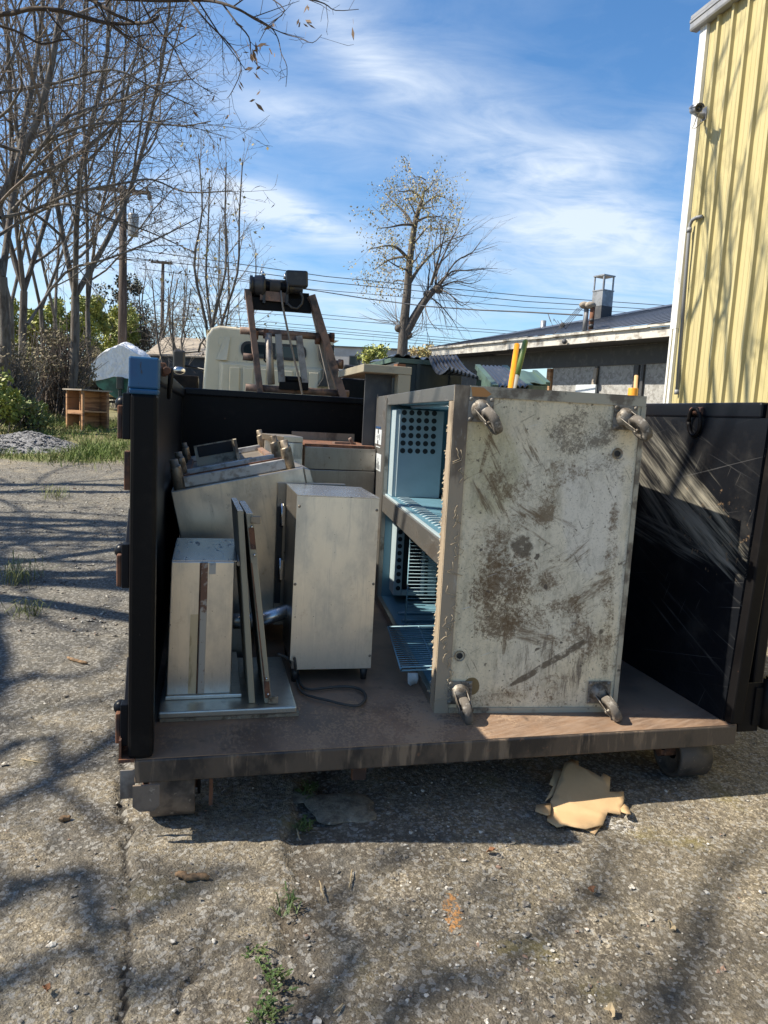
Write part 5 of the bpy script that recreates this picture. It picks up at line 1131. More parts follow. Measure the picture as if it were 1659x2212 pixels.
def slant_bin(label, quad, Ys, m_body, m_lid, ribs, leg=.1):
    q = [P((1700+x/1.58)*k, (1050+y/1.58)*k, Y_) for (x, y), Y_ in zip(quad, Ys)]       # TL TR BR BL of the sloping top
    c = sum(q, Vector())/4; c.z = gz(c.x, c.y)
    t = thing('waste_container', label, 'waste container', c, 0, 'dark green waste containers')
    l_ = [p-c for p in q]; zb = leg
    dn = [Vector((p.x, p.y, zb)) for p in l_]
    mb = MB(); mb.hexa([dn[3], dn[2], dn[1], dn[0], l_[3], l_[2], l_[1], l_[0]]); mb.build('container_body', m_body, t, .01)
    mb = MB(); rows = []
    nz_ = (l_[1]-l_[0]).cross(l_[3]-l_[0]).normalized(); nz_ = nz_ if nz_.z > 0 else -nz_
    for i in range(3):
        s = i/2; row = []
        for j in range(ribs*4+1):
            u_ = j/(ribs*4); p = l_[0].lerp(l_[1], u_).lerp(l_[3].lerp(l_[2], u_), s); row.append(p+nz_*(.015+.022*(1 if j % 4 in (1, 2) else 0)))
        rows.append(row)
    mb.grid(rows, False); mb.build('lid', m_lid, t, 0, .008)
    mb = MB()
    for a, b_ in ((0, 3), (1, 2)): mb.bar(l_[a]+nz_*.02, l_[b_]+nz_*.02, .06, .05)
    mb.build('side_rim', 'green_metal', t)
    mb = MB()
    for p in dn: mb.box(p.x*.9-.05, p.x*.9+.05, p.y*.9-.05, p.y*.9+.05, 0, leg+.02)
    mb.build('foot', 'dark_trim', t)
    return t
slant_bin('green waste container with a sloping black ribbed lid behind the fridge', [(330, 668), (500, 672), (662, 800), (440, 800)], (8.6, 8.9, 7.9, 7.6), 'green_metal', 'lid_plastic', 7)
slant_bin('green waste container with a plain sloping green lid, farthest right', [(545, 700), (690, 700), (775, 778), (600, 778)], (10.0, 10.3, 9.6, 9.3), 'green_metal', 'green_metal', 1)

# ------------------------------------------------------------------ winch frame
def z4(x, y): return ((950+x/3.687)*k, (1050+y/3.687)*k)
WY = 4.55
wf = thing('hoist_gantry', 'rusty steel A-frame with cross pipes carrying the black winch', 'winch frame', D.w(0, WY, 0), DA)
def w4(x, y, dy=0.0): q = D.Y(*z4(x, y), WY+dy); return Vector((q.x, q.y-WY, q.z))
def ext(a, b, z): return a+(b-a)*((z-a.z)/(b.z-a.z))
zb = gz(*D.w(.8, WY).xy)+.78
a, b2 = w4(150, 400), w4(330, 1890); mb = MB(); mb.bar(a, ext(a, b2, zb), .10, .056, (1, 0, 0)); mb.build('frame_leg', 'rusty_frame', wf, .004)
a, b2 = w4(1085, 490), w4(1545, 1960); mb = MB(); mb.bar(a, ext(a, b2, zb), .12, .066, (1, 0, 0)); mb.build('frame_leg', 'rusty_frame', wf, .004)
a, b2 = w4(1110, 610, .09), w4(1400, 1880, .16); mb = MB(); mb.bar(a, ext(a, b2, zb), .05, .06, (1, 0, 0)); mb.build('inner_brace', 'worn_steel', wf, .003)
a, b2 = w4(165, 590), w4(1095, 650); mb = MB(); mb.bar(a+Vector((.0, .03, -.0)), b2+Vector((0, .03, 0)), .05, .115); mb.build('head_beam', 'black_front', wf, .004)
a, b2 = w4(110, 440), w4(1080, 510); mb = MB(); mb.bar(a+Vector((0, .12, 0)), b2+Vector((0, .12, 0)), .02, .10); mb.build('back_plate', 'black_front', wf)
a, b2 = w4(330, 490), w4(740, 530); mb = MB(); mb.bar(a+Vector((0, -.03, 0)), b2+Vector((0, -.03, 0)), .02, .085); mb.build('winch_plate', 'rusty_frame', wf)
for p, q_, r in (((40, 1000), (1395, 1105), .034), ((120, 1842), (1640, 1935), .034)):
    mb = MB(); mb.cyl(w4(*p, .03), w4(*q_, .03), r, n=16); mb.build('cross_pipe', 'rusty_frame', wf)
for p, q_ in (((80, 1388), (225, 1402)), ((1425, 1492), (1530, 1500))): mb = MB(); mb.cyl(w4(*p), w4(*q_), .034, n=16); o = mb.build('pipe_stub', 'rusty_frame', wf)
for p in ((270, 1065), (1180, 1135), (1390, 1105), (1520, 1500), (415, 1050)):
    mb = MB(); c = w4(*p, .03); mb.cyl(c-Vector((.022, 0, 0)), c+Vector((.022, 0, 0)), .046, n=16); mb.build('pipe_collar', 'rust', wf)
mb = MB(); mb.pipe(w4(452, 1050, -.04), w4(500, 1795, -.10), .034, .028, 18); mb.build('hanging_pipe', 'worn_steel', wf)
for p, q_ in (((598, 1060), (655, 1770)), ((905, 1085), (995, 1785))): mb = MB(); mb.bar(w4(*p, .0), w4(*q_, -.03), .05, .06, (1, 0, 0)); mb.build('link_bar', 'worn_steel', wf, .003)
mb = MB(); mb.bar(w4(560, 1105), w4(870, 1120), .02, .04); mb.build('cross_tie', 'rusty_frame', wf)
mb = MB(); mb.bar(w4(615, 1815, -.03), w4(1040, 1830, -.03), .05, .075); mb.build('tray', 'black_front', wf, .003)
mb = MB(); mb.cyl(w4(700, 1725), w4(935, 1735), .034, n=16); mb.build('fair_roller', 'black_front', wf)
mb = MB(); mb.tube([w4(395, 1345, .04), w4(395, 1440, .04), w4(420, 1468, .04), w4(470, 1470, .04)], .008, 6); mb.build('rod_hook', 'black_front', wf)
for x in (.25, 1.25): mb = MB(); mb.bar((x+.1, 0, zb+.03), (x+.1, .9, zb+.03), .08, .06); mb.build('sill', 'black_front', wf)
wi = thing('winch', 'black electric winch with cable drum on top of the rusty frame', 'winch', D.w(0, WY, 0), DA)
ax0, ax1 = w4(180, 330), w4(960, 390); axd = (ax1-ax0).normalized()
def along(f0_, f1_, prof, name, m_, par=wi):
    b = MB(); L0 = (ax1-ax0).length; b.lathe([(r, f0_*L0+(f1_-f0_)*L0*t) for t, r in prof], ax0, axd, 24); return b.build(name, m_, par)
gbx = along(.0, .27, [(0, 0), (0, .085), (.18, .088), (.2, .075), (.32, .075), (.34, .09), (.8, .095), (.82, .10), (1, .10), (1, 0)], 'gearbox', 'black_plastic')
along(.0, .03, [(0, .02), (0, .075), (.5, .08), (1, .0855)], 'gear_ring', 'chrome', gbx)
along(.27, .70, [(0, .045), (1, .045)], 'drum', 'black_front')
along(.72, 1.0, [(0, 0), (0, .055), (.12, .055), (.14, .05), (.85, .05), (.87, .056), (.97, .056), (1, .04), (1, 0)], 'motor', 'black_plastic')
mb = MB()
for f in (.27, .70):
    c = ax0.lerp(ax1, f); mb.lathe([(0, -.008), (.085, -.008), (.085, .008), (0, .008)], c, axd, 24)
    mb.box(c.x-.012, c.x+.012, c.y-.05, c.y+.05, c.z-.16, c.z-.04)
mb.build('drum_support', 'black_plastic', wi)
mb = MB()
for i in range(9): c = ax0.lerp(ax1, .38+.022*i); mb.torus(c, axd, .054, .007, 18, 6)
mb.build('wound_cable', 'cord', wi)
mb = MB(); mb.cyl(w4(395, 262), w4(715, 285), .016, n=10); mb.cyl(w4(395, 280, .1), w4(715, 300, .1), .016, n=10); mb.build('tie_bar', 'worn_steel', wi)
for p, q_ in (((395, 200), (362, 135)), ((705, 240), (706, 172))):
    mb = MB(); mb.tube([w4(*p), w4(*q_)], [.02, .013], 8); mb.build('clutch_tab', 'chrome', wi)
a = w4(868, 255); mb = MB(); mb.obox(a, (.205, .15, .15), (0, -3, 0)); o = mb.build('control_box', 'black_plastic', wi, .018)
mb = MB(); t_ = w4(868, 165); mb.cyl(a+Vector((0, 0, .07)), Vector((a.x, a.y, t_.z)), .02); mb.build('terminal', 'black_plastic', o)
mb = MB(); mb.tube([w4(930, 440, -.06), w4(965, 520, -.08), w4(950, 610, -.08), w4(880, 680, -.08), w4(800, 665, -.08), w4(735, 600, -.06)], .010, 6); mb.build('power_lead', 'cord', wi)
mb = MB(); mb.tube([w4(640, 415, -.05), w4(665, 640, -.06), w4(735, 980, -.08), w4(830, 1400, -.12), w4(905, 1690, -.14), w4(955, 1935, -.16), ext(w4(905, 1690, -.14), w4(955, 1935, -.16), 1.2)], .010, 6); mb.build('hoist_cable', 'cable', wi)

# ------------------------------------------------------------------ the truck with the beige cab
TY = 7.4
gt = gz(*D.w(.9, TY).xy)
tk = thing('truck', 'cab-over truck with beige cab seen from behind, parked beyond the dumpster', 'truck', D.w(0, TY, gt), DA)
def z3(x, y): return ((700+x/1.659)*k, (1000+y/1.659)*k)
def t3(x, y, dy=0.0): q = D.Y(*z3(x, y), TY+dy); return Vector((q.x, q.y-TY, q.z-gt))
bl3, tl3, tr3 = t3(168, 905), t3(240, 490), t3(1000, 562)
xl_, xr_ = bl3.x, t3(1085, 800).x; zt_ = (tl3.z+tr3.z)/2; xtl, xtr = t3(212, 520).x, t3(1062, 640).x; zs_ = t3(600, 560).z
z_lo = .85
def ring(dx, y, zlo, zhi, ins):
    return [(xl_+dx, y, zlo), (xr_-dx, y, zlo), (xtr-dx, y, zhi-ins*2.2), (xtr-dx-ins, y, zhi-ins*.6), (xtr-dx-ins*2.6, y, zhi), (xtl+dx+ins*2.6, y, zhi), (xtl+dx+ins, y, zhi-ins*.6), (xtl+dx, y, zhi-ins*2.2)]
mb = MB(); r0 = ring(.02, .0, z_lo, zt_-.02, .055); r1 = ring(.0, .06, z_lo, zt_, .06); r2 = ring(.0, 1.2, z_lo, zt_, .06); r3 = ring(.06, 1.55, z_lo, zt_-.25, .06); vs = r0+r1+r2+r3; n8 = 8
mb.add(vs, [(i*n8+j, i*n8+(j+1) % n8, (i+1)*n8+(j+1) % n8, (i+1)*n8+j) for i in range(3) for j in range(n8)]+[tuple(reversed(range(8))), tuple(range(24, 32))], False)
cab = mb.build('cab', 'cab_paint', tk, .02)
mb = MB(); r0 = ring(-.004, .055, zs_, zt_+.004, .06); r1 = ring(-.004, 1.1, zs_, zt_+.004, .06)
r0 = [(x, y, max(z, zs_)) for x, y, z in r0]; r1 = [(x, y, max(z, zs_)) for x, y, z in r1]
mb.add(r0+r1, [(j, (j+1) % 8, (j+1) % 8+8, j+8) for j in range(1, 7)]+[tuple(reversed(range(8)))], False); rf = mb.build('roof_cap', 'cab_roof', cab)
mb = MB()
for i in range(6): x = xl_+.45+(xr_-xl_-.9)*i/5; mb.box(x-.012, x+.012, .03, 1.0, zt_-.02, zt_+.014)
for i in range(6): x = xl_+.45+(xr_-xl_-.9)*i/5; mb.box(x-.012, x+.012, .030, .054, zs_+.02, zt_)
mb.build('roof_rib', 'cab_roof', rf)
# raised lower panel with pressed ribs
p0, p1 = t3(300, 735), t3(975, 775); 
mb = MB(); zA, zB = .9, (p0.z+p1.z)/2
mb.hexa([(p0.x+.02, -.05, zA), (p1.x+.05, -.05, zA), (p1.x+.08, .001, zA), (p0.x-.02, .001, zA), (p0.x+.03, -.05, zB-.04), (p1.x-.02, -.05, zB-.04), (p1.x+.02, .001, zB), (p0.x-.02, .001, zB)]); lowp = mb.build('pressed_panel', 'cab_paint', cab, .012)
mb = MB()
for i in range(7):
    x = p0.x+.12+(p1.x-p0.x-.2)*i/6.6; mb.box(x, x+.13, -.085, -.0505, zA+.1, zB-.08)
mb.build('pressed_rib', 'cab_paint', lowp, .010)
mb = MB(); q0_, q1_ = t3(275, 570), t3(930, 600); mb.hexa([(q0_.x, -.02, zB+.0), (q0_.x+.14, -.045, zB), (q0_.x+.14, .001, zB), (q0_.x, .001, zB), (q0_.x+.1, -.01, q0_.z), (q0_.x+.18, -.012, q0_.z), (q0_.x+.18, .001, q0_.z), (q0_.x+.1, .001, q0_.z)]); mb.build('pressed_fold', 'cab_paint', cab, .01)
wa, wb = t3(438, 592), t3(868, 752); wcx, wcz = (wa.x+wb.x)/2, (wa.z+wb.z)/2; ww, wh = abs(wb.x-wa.x)/2, abs(wa.z-wb.z)/2-.02
def rrect(w_, h_, r, n=5):
    return [(sx_*(w_-r)+r*cos(t0+pi/2*i/n), sz_*(h_-r)+r*sin(t0+pi/2*i/n)) for sx_, sz_, t0 in ((1, 1, 0), (-1, 1, pi/2), (-1, -1, pi), (1, -1, 3*pi/2)) for i in range(n+1)]
X_ = Matrix.Translation((wcx, -.012, wcz)) @ Matrix.Rotation(R(90), 4, 'X')
mb = MB(); mb.prism(rrect(ww, wh, .09), .014, X_); win = mb.build('rear_window', 'black_plastic', cab)
mb = MB(); X_ = Matrix.Translation((wcx, -.0265, wcz)) @ Matrix.Rotation(R(90), 4, 'X'); mb.prism(rrect(ww-.035, wh-.035, .07), .003, X_); mb.build('glass_pane', 'glass', win)
mb = MB(); mb.box(wcx-.012, wcx+.012, -.034, -.0298, wcz-wh+.04, wcz+wh-.04); mb.build('window_bar', 'black_plastic', win)
a = t3(290, 580); mb = MB(); mb.box(a.x, a.x+.13, -.008, .001, a.z-.11, a.z); mb.build('fuel_flap', 'cab_paint', cab, .012)
a, b2 = t3(1020, 630), t3(1052, 740); mb = MB()
mb.box(a.x, b2.x, -.012, .03, b2.z, a.z); gr_ = mb.build('side_vent', 'black_plastic', cab)
mb = MB()
for i in range(7): z = b2.z+(a.z-b2.z)*(i+.5)/7; mb.box(a.x+.005, b2.x-.005, -.022, -.0125, z-.008, z+.008)
mb.build('vent_slat', 'dark_trim', gr_)
# black tapered shape right of the rear window
mb = MB(); sp = [(940, 905), (1000, 905), (995, 850), (1010, 770), (1000, 740), (965, 660), (958, 590), (980, 590), (1000, 640), (1020, 740), (1060, 905)]
pp_ = [t3(955, 590, -.2), t3(985, 590, -.2), t3(995, 660, -.2), t3(1040, 760, -.2), t3(1060, 905, -.2), t3(950, 905, -.2), t3(985, 850, -.2), t3(992, 780, -.2), t3(965, 720, -.2), t3(957, 660, -.2)]
X_ = Matrix.Translation((0, -.06, 0)) @ Matrix.Rotation(R(90), 4, 'X'); mb.prism([(p.x, p.z) for p in pp_], .14, X_); mb.build('tapered_shape', 'black_plastic', tk)
def z2(x, y): return (x/1.659*k, (900+y/1.659)*k)
def t2(x, y, dy=0.0): q = D.Y(*z2(x, y), TY+dy); return Vector((q.x, q.y-TY, q.z-gt))
for (xa_, ya_, xb_, yb2, arm, nm) in ((1150, 828, 1228, 975, (1335, 835), 'left'),):
    a, b2 = t2(xa_, ya_, 1.5), t2(xb_, yb2, 1.5); mb = MB(); mb.box(a.x, b2.x, 1.45, 1.53, b2.z, a.z); mi = mb.build('mirror', 'black_plastic', tk, .03)
    c = t2(1190, 965, 1.42); mb = MB(); mb.sphere(c, .075, 14, 10, (1.2, .5, .8)); mb.build('convex_mirror', 'chrome', mi)
    mb = MB(); mb.tube([(b2.x-.05, 1.5, a.z-.04), (b2.x+.25, 1.5, a.z+.02), (xl_+.02, 1.4, a.z-.05)], .014, 8); mb.tube([(b2.x-.05, 1.5, b2.z+.1), (b2.x+.3, 1.5, b2.z+.05), (xl_+.02, 1.4, b2.z)], .014, 8); mb.tube([t2(1318, 845, 1.2), t2(1330, 790, 1.2), t2(1362, 745, 1.2)], .016, 8); mb.build('mirror_arm', 'black_plastic', mi)
a, b2 = t3(1115, 760, 1.5), t3(1185, 800, 1.5); mb = MB(); mb.box(a.x, b2.x, 1.45, 1.53, b2.z-.18, a.z); mi = mb.build('mirror', 'black_plastic', tk, .03)
mb = MB(); mb.tube([(a.x+.05, 1.5, b2.z), (xr_-.02, 1.4, b2.z-.1)], .014, 8); mb.build('mirror_arm', 'black_plastic', mi)
a, b2 = t3(1112, 862, .4), t3(1178, 905, .4); mb = MB(); mb.box(a.x, b2.x, .38, .42, b2.z, a.z); mi = mb.build('lower_mirror', 'black_plastic', tk, .01)
mb = MB(); mb.box(a.x+.02, b2.x-.02, .374, .379, b2.z+.02, a.z-.02); mb.build('mirror_glass', 'glass', mi)
cx_ = (xl_+xr_)/2
mb = MB(); mb.box(cx_-.42, cx_-.32, -3.0, 1.5, .62, .84); mb.box(cx_+.32, cx_+.42, -3.0, 1.5, .62, .84); mb.box(cx_-.319, cx_+.319, -1.2, -1.1, .64, .82); mb.box(cx_-.319, cx_+.319, -2.9, -2.8, .64, .82); mb.build('chassis', 'black_front', tk)
mb = MB(); mb.box(xl_-.55, xl_-.03, .3, 1.4, .5, t3(90, 830, .3).z); mb.build('side_locker', 'black_front', tk, .02)
mb = MB(); mb.box(xr_+.02, xr_+.75, -.2, 1.2, .5, t3(1200, 860).z); mb.build('side_locker', 'black_front', tk, .02)
wh_ = MB(); 
for xx_ in (xl_+.12, xr_-.12):
    for yy in (-2.0, .75):
        b = MB(); b.lathe([(.16, -.10), (.30, -.12), (.38, -.09), (.40, 0), (.38, .09), (.30, .12), (.16, .10)], (xx_, yy, .40), (1, 0, 0), 28); o = b.build('wheel', 'tyre', tk)
        b = MB(); b.lathe([(0, -.06), (.17, -.07), (.20, -.10), (.20, .10), (.17, .07), (0, .06)], (xx_, yy, .40), (1, 0, 0), 20); b.build('rim', 'galv', o)
mb = MB(); mb.cyl((xl_+.2, -2.0, .40), (xr_-.2, -2.0, .40), .06); mb.cyl((xl_+.2, .75, .40), (xr_-.2, .75, .40), .06); mb.build('axle', 'black_front', tk)

# ------------------------------------------------------------------ left: shelf cabinet, boat, block, gravel heap, shed
CYD = 15.5
ca = P(125, 900, CYD+.4); cb3 = P(178, 908, CYD); 
cc = P(178, 905, CYD); cgz = gz(cc.x, cc.y); sca = CYD/FPX
ht = (908-820)*sca; wl = .82; wr = .66; a1 = R(38)                        # near corner, left face runs back-left, right face back-right
wc_ = thing('shelf_cabinet', 'open wooden shelf cabinet with a pale top on the grass by the boat', 'cabinet', (cc.x, cc.y, cgz), R(-38))
W1, W2 = .68, .62                                                          # local -x : open face width, local +y : depth
mb = MB(); mb.box(-W1-.05, .05, -.05, W2+.05, ht, ht+.03); mb.build('top', 'wood_grey', wc_)
for x0_ in (-W1, -.05):
    mb = MB(); mb.box(x0_, x0_+.05, .0, .05, .03, ht-.001); mb.build('corner_leg', 'wood', wc_)
    mb = MB(); mb.box(x0_, x0_+.05, W2-.05, W2, .03, ht-.001); mb.build('corner_leg', 'wood', wc_)
mb = MB(); mb.box(-W1+.001, -.001, W2-.022, W2-.002, .05, ht-.004); mb.build('back_boards', 'wood', wc_)
mb = MB(); mb.box(-W1+.002, -W1+.02, .052, W2-.052, .04, ht-.002); mb.build('side_boards', 'wood', wc_)
mb = MB(); mb.box(-W1+.021, -.002, .02, W2-.055, ht*.48, ht*.48+.03); mb.box(-W1+.051, -.051, .005, .019, ht*.42, ht*.51); mb.build('shelf', 'wood', wc_)
mb = MB(); mb.box(-W1-.02, .03, -.03, W2+.02, 0, .03); mb.build('base', 'wood_grey', wc_)
mb = MB(); mb.box(-.30, -.28, .1, W2-.06, .031, ht*.48-.001); mb.box(-.30, -.28, .1, W2-.06, ht*.48+.031, ht-.002); mb.build('divider', 'wood', wc_)

BYD = 26.5
bc_ = P(262, 880, BYD); bgz = gz(bc_.x, bc_.y); s_ = BYD/FPX
bt = thing('boat', 'boat on a trailer, green hull, upper half shrink-wrapped in white film', 'boat', (bc_.x, bc_.y, bgz), R(8))
def bz(v): return P(262, v, BYD).z-bgz
zk, zch, zgw, zpk = bz(868), bz(838), bz(806), bz(740)
hw = 65*s_
secs = []
for i, (y, f, up) in enumerate(((0, 1, 0), (1.5, 1.02, 0), (3.0, .96, .04), (4.4, .72, .18), (5.4, .36, .40), (5.9, .03, .62))):
    w_ = hw*f; secs.append([(-w_, y, zgw+up*.4), (-w_*.93, y, zgw-.18+up*.5), (-w_*.74, y, zch+up), (0, y, zk+up*1.3), (w_*.74, y, zch+up), (w_*.93, y, zgw-.18+up*.5), (w_, y, zgw+up*.4)])
mb = MB(); mb.grid(secs); mb.add(secs[0], [tuple(range(7))]); mb.build('hull', 'boat_hull', bt)
mb = MB(); rows = []
for i, (y, f, up) in enumerate(((-.06, 1.04, 0), (.35, 1.05, 0), (.8, 1.05, 0), (1.5, 1.05, 0), (2.2, 1.03, 0), (3.0, 1.0, .04), (4.4, .76, .18), (5.4, .4, .40), (5.95, .06, .62))):
    w_ = hw*f; hp_ = (zpk-zgw)*1.12*(.86, 1.0, 1.04, 1, .95, .85, .5, .25, .1)[i]; zz0 = zgw+up*.4; row = []
    for j in range(25):
        t = -1+j/12; sg = abs(t); prof_ = .72*(1-sg**4.5)+.28*max(0, 1-sg*1.5)**1.2; row.append((w_*t*(1-.0*sg), y, zz0-.06+hp_*prof_+((.09*N.noise((t*3, y, 2))+.07*N.noise((t*8, y*2, 5))) if sg < .99 else 0)))
    rows.append(row)
mb.grid(rows); mb.add(rows[0]+[(w_, -.05, zgw-.1) for w_ in (hw*1.04, -hw*1.04)], [tuple(range(27))])
# skirt of film torn down over the port quarter and sides
sk = [[(-hw*1.05, -.05, zgw-.08), (-hw*.98, -.06, zgw-.20), (-hw*.86, -.06, zgw-.34)], [(-hw*.6, -.065, zgw-.08), (-hw*.62, -.07, zgw-.17), (-hw*.55, -.07, zgw-.26)], [(-hw*.1, -.065, zgw-.08), (-hw*.2, -.07, zgw-.11), (-hw*.22, -.07, zgw-.14)], [(hw*.45, -.065, zgw-.08), (hw*.42, -.07, zgw-.15), (hw*.40, -.07, zgw-.20)], [(hw*1.05, -.05, zgw-.08), (hw*.97, -.06, zgw-.22), (hw*.85, -.06, zgw-.32)]]
mb.grid(sk); sk2 = [[(sgn*hw*1.05, y, zgw-.09), (sgn*hw*1.0, y, zgw-.24)] for sgn, y in ((-1, -.05), (-1, 1.5), (-1, 3))]; mb.grid(sk2)
mb.build('white_wrap', 'boat_wrap', bt)
mb = MB(); mb.box(-.10, .10, -.34, -.07, zch-.05, zgw-.14); mb.box(-.05, .05, -.30, -.10, zk-.55, zch-.051); mb.box(-.16, .16, -.45, -.05, zk-.30, zk-.26); mb.sphere((0, -.25, zk-.52), .09, 12, 8, (.8, 2.2, .8)); mb.build('outdrive', 'green_dark', bt, .02)
mb = MB()
for i in range(3):
    t = 2*pi*i/3+.4; mb.obox((.11*cos(t), -.50, zk-.52+.11*sin(t)), (.16, .02, .09), (0, -math.degrees(t), 0))
mb.build('propeller', 'black_front', bt)
trl = thing('boat_trailer', 'dark steel boat trailer with orange light bar under the wrapped boat', 'trailer', (bc_.x, bc_.y, bgz), R(8))
mb = MB(); mb.box(-.75, -.66, .2, 5.5, .42, .54); mb.box(.66, .75, .2, 5.5, .42, .54); mb.box(-.659, .659, .3, .4, .44, .52); mb.box(-.659, .659, 3.3, 3.4, .44, .52); mb.box(-.45, -.36, .5, 4.6, .541, zk+.10); mb.box(.36, .45, .5, 4.6, .541, zk+.10); mb.build('frame', 'dark_trim', trl)
for x in (-.85, .30): mb = MB(); mb.box(x, x+.55, .12, .19, .50, .58); mb.build('light_bar', 'wood_handle', trl)
for x in (-.95, .95):
    b = MB(); b.lathe([(.12, -.08), (.24, -.10), (.31, -.06), (.32, 0), (.31, .06), (.24, .10), (.12, .08)], (x, 1.6, .32), (1, 0, 0), 22); o = b.build('wheel', 'tyre', trl); b = MB(); b.lathe([(0, -.05), (.14, -.06), (.14, .06), (0, .05)], (x, 1.6, .32), (1, 0, 0), 16); b.build('rim', 'galv', o)
mb = MB(); mb.cyl((-.9, 1.6, .32), (.9, 1.6, .32), .04); mb.build('axle', 'dark_trim', trl)
p = P(274, 889, 22.0); cbk = thing('cinder_block', 'grey hollow concrete block standing on end beside the boat', 'concrete block', (p.x, p.y, gz(p.x, p.y)), R(10))
w_, h_ = .30, .42; mb = MB(); mb.box(-w_/2, -w_/2+.05, 0, .22, 0, h_); mb.box(w_/2-.05, w_/2, 0, .22, 0, h_)
for z in (0, h_/2-.025, h_-.05): mb.box(-w_/2+.051, w_/2-.051, .001, .219, z, z+.05)
mb.build('block_body', 'concrete_block', cbk)
# gravel heap
hp0 = P(30, 975, 11.0); rows = []
b = MB(); nA, nB = 36, 16
hx, hy = -6.55, 13.0
for j in range(nB+1):
    r = j/nB; row = []
    for i in range(nA+1):
        t = 2*pi*i/nA; x, y = hx+1.15*r*cos(t), hy+.9*r*sin(t); row.append((x, y, gz(x, y)-.03+.27*(1-r**1.3)*(1+.3*N.noise((x*2, y*2, 0)))+.04*N.noise((x*8, y*8, 0))))
    rows.append(row)
b.grid(rows)
rg = random.Random(9)
for i in range(1300):
    t = rg.random()*2*pi; r = rg.random()**.5*1.1; x, y = hx+1.15*r*cos(t), hy+.9*r*sin(t); z = gz(x, y)-.03+.27*max(0, (1-r**1.3))*(1+.3*N.noise((x*2, y*2, 0)))
    stone_mb(b, (x, y, z+.01), rg.uniform(.012, .035), rg)
tag(b.build('gravel_heap', 'gravel_grey'), 'low heap of grey gravel at the grass edge on the left', 'gravel heap')
# grey shed roof and dark low wall behind the truck mirror
p = P(325, 800, 31); p2 = P(470, 800, 33); shf = thing('grey_shed', 'low grey shed with weathered roof beyond the boat and truck', 'shed', (p.x, p.y, gz(p.x, p.y)), R(-4))
wsh = (p2-p).length; zsh = P(330, 768, 31).z-gz(p.x, p.y)
mb = MB(); mb.box(0, wsh, .1, 3, 0, zsh); mb.build('wall', 'dark_trim', shf)
mb = MB(); mb.hexa([(-.2, -.1, zsh+.002), (wsh+.2, -.1, zsh+.002), (wsh+.2, 3.2, zsh+.002), (-.2, 3.2, zsh+.002), (-.2, -.1, zsh+.06), (wsh+.2, -.1, zsh+.06), (wsh+.2, 2.2, zsh+1.0), (-.2, 2.2, zsh+1.0)]); mb.build('roof', 'wood_grey', shf)
# far grey building with one window, and a lower tan block
p = P(690, 790, 48); fb = thing('grey_building', 'far flat-roofed grey building with one dark window', 'building', (p.x, p.y, gz(p.x, p.y)), R(-6))
zt4 = P(760, 752, 48).z-gz(p.x, p.y); mb = MB(); mb.box(-3, 6.1, 0, 8, 0, zt4); mb.build('wall', 'grey_wall', fb)
mb = MB(); mb.box(-3.1, 6.2, -.1, 8.1, zt4+.002, zt4+.08); mb.build('roof_edge', 'dark_trim', fb)
wx = (P(755, 780, 48)-p).x; wz0, wz1 = P(760, 790, 48).z-fb.location.z, P(760, 769, 48).z-fb.location.z
mb = MB(); mb.box(wx, wx+.72, -.04, .02, wz0, wz1); o = mb.build('window', 'dark_trim', fb); mb = MB(); mb.box(wx+.05, wx+.67, -.05, -.041, wz0+.05, wz1-.05); mb.build('glass_pane', 'glass', o)
p = P(905, 790, 55); fb2 = thing('tan_building', 'far low tan building between bare tree and workshop', 'building', (p.x, p.y, gz(p.x, p.y)), R(-6))
zt5 = P(900, 757, 55).z-gz(p.x, p.y); mb = MB(); mb.box(-1.8, 2.4, 0, 6, 0, zt5-.15); mb.build('wall', 'beige_metal', fb2); mb = MB(); mb.box(-2, 2.6, -.3, 6.2, zt5-.149, zt5); mb.build('roof_edge', 'dark_trim', fb2)

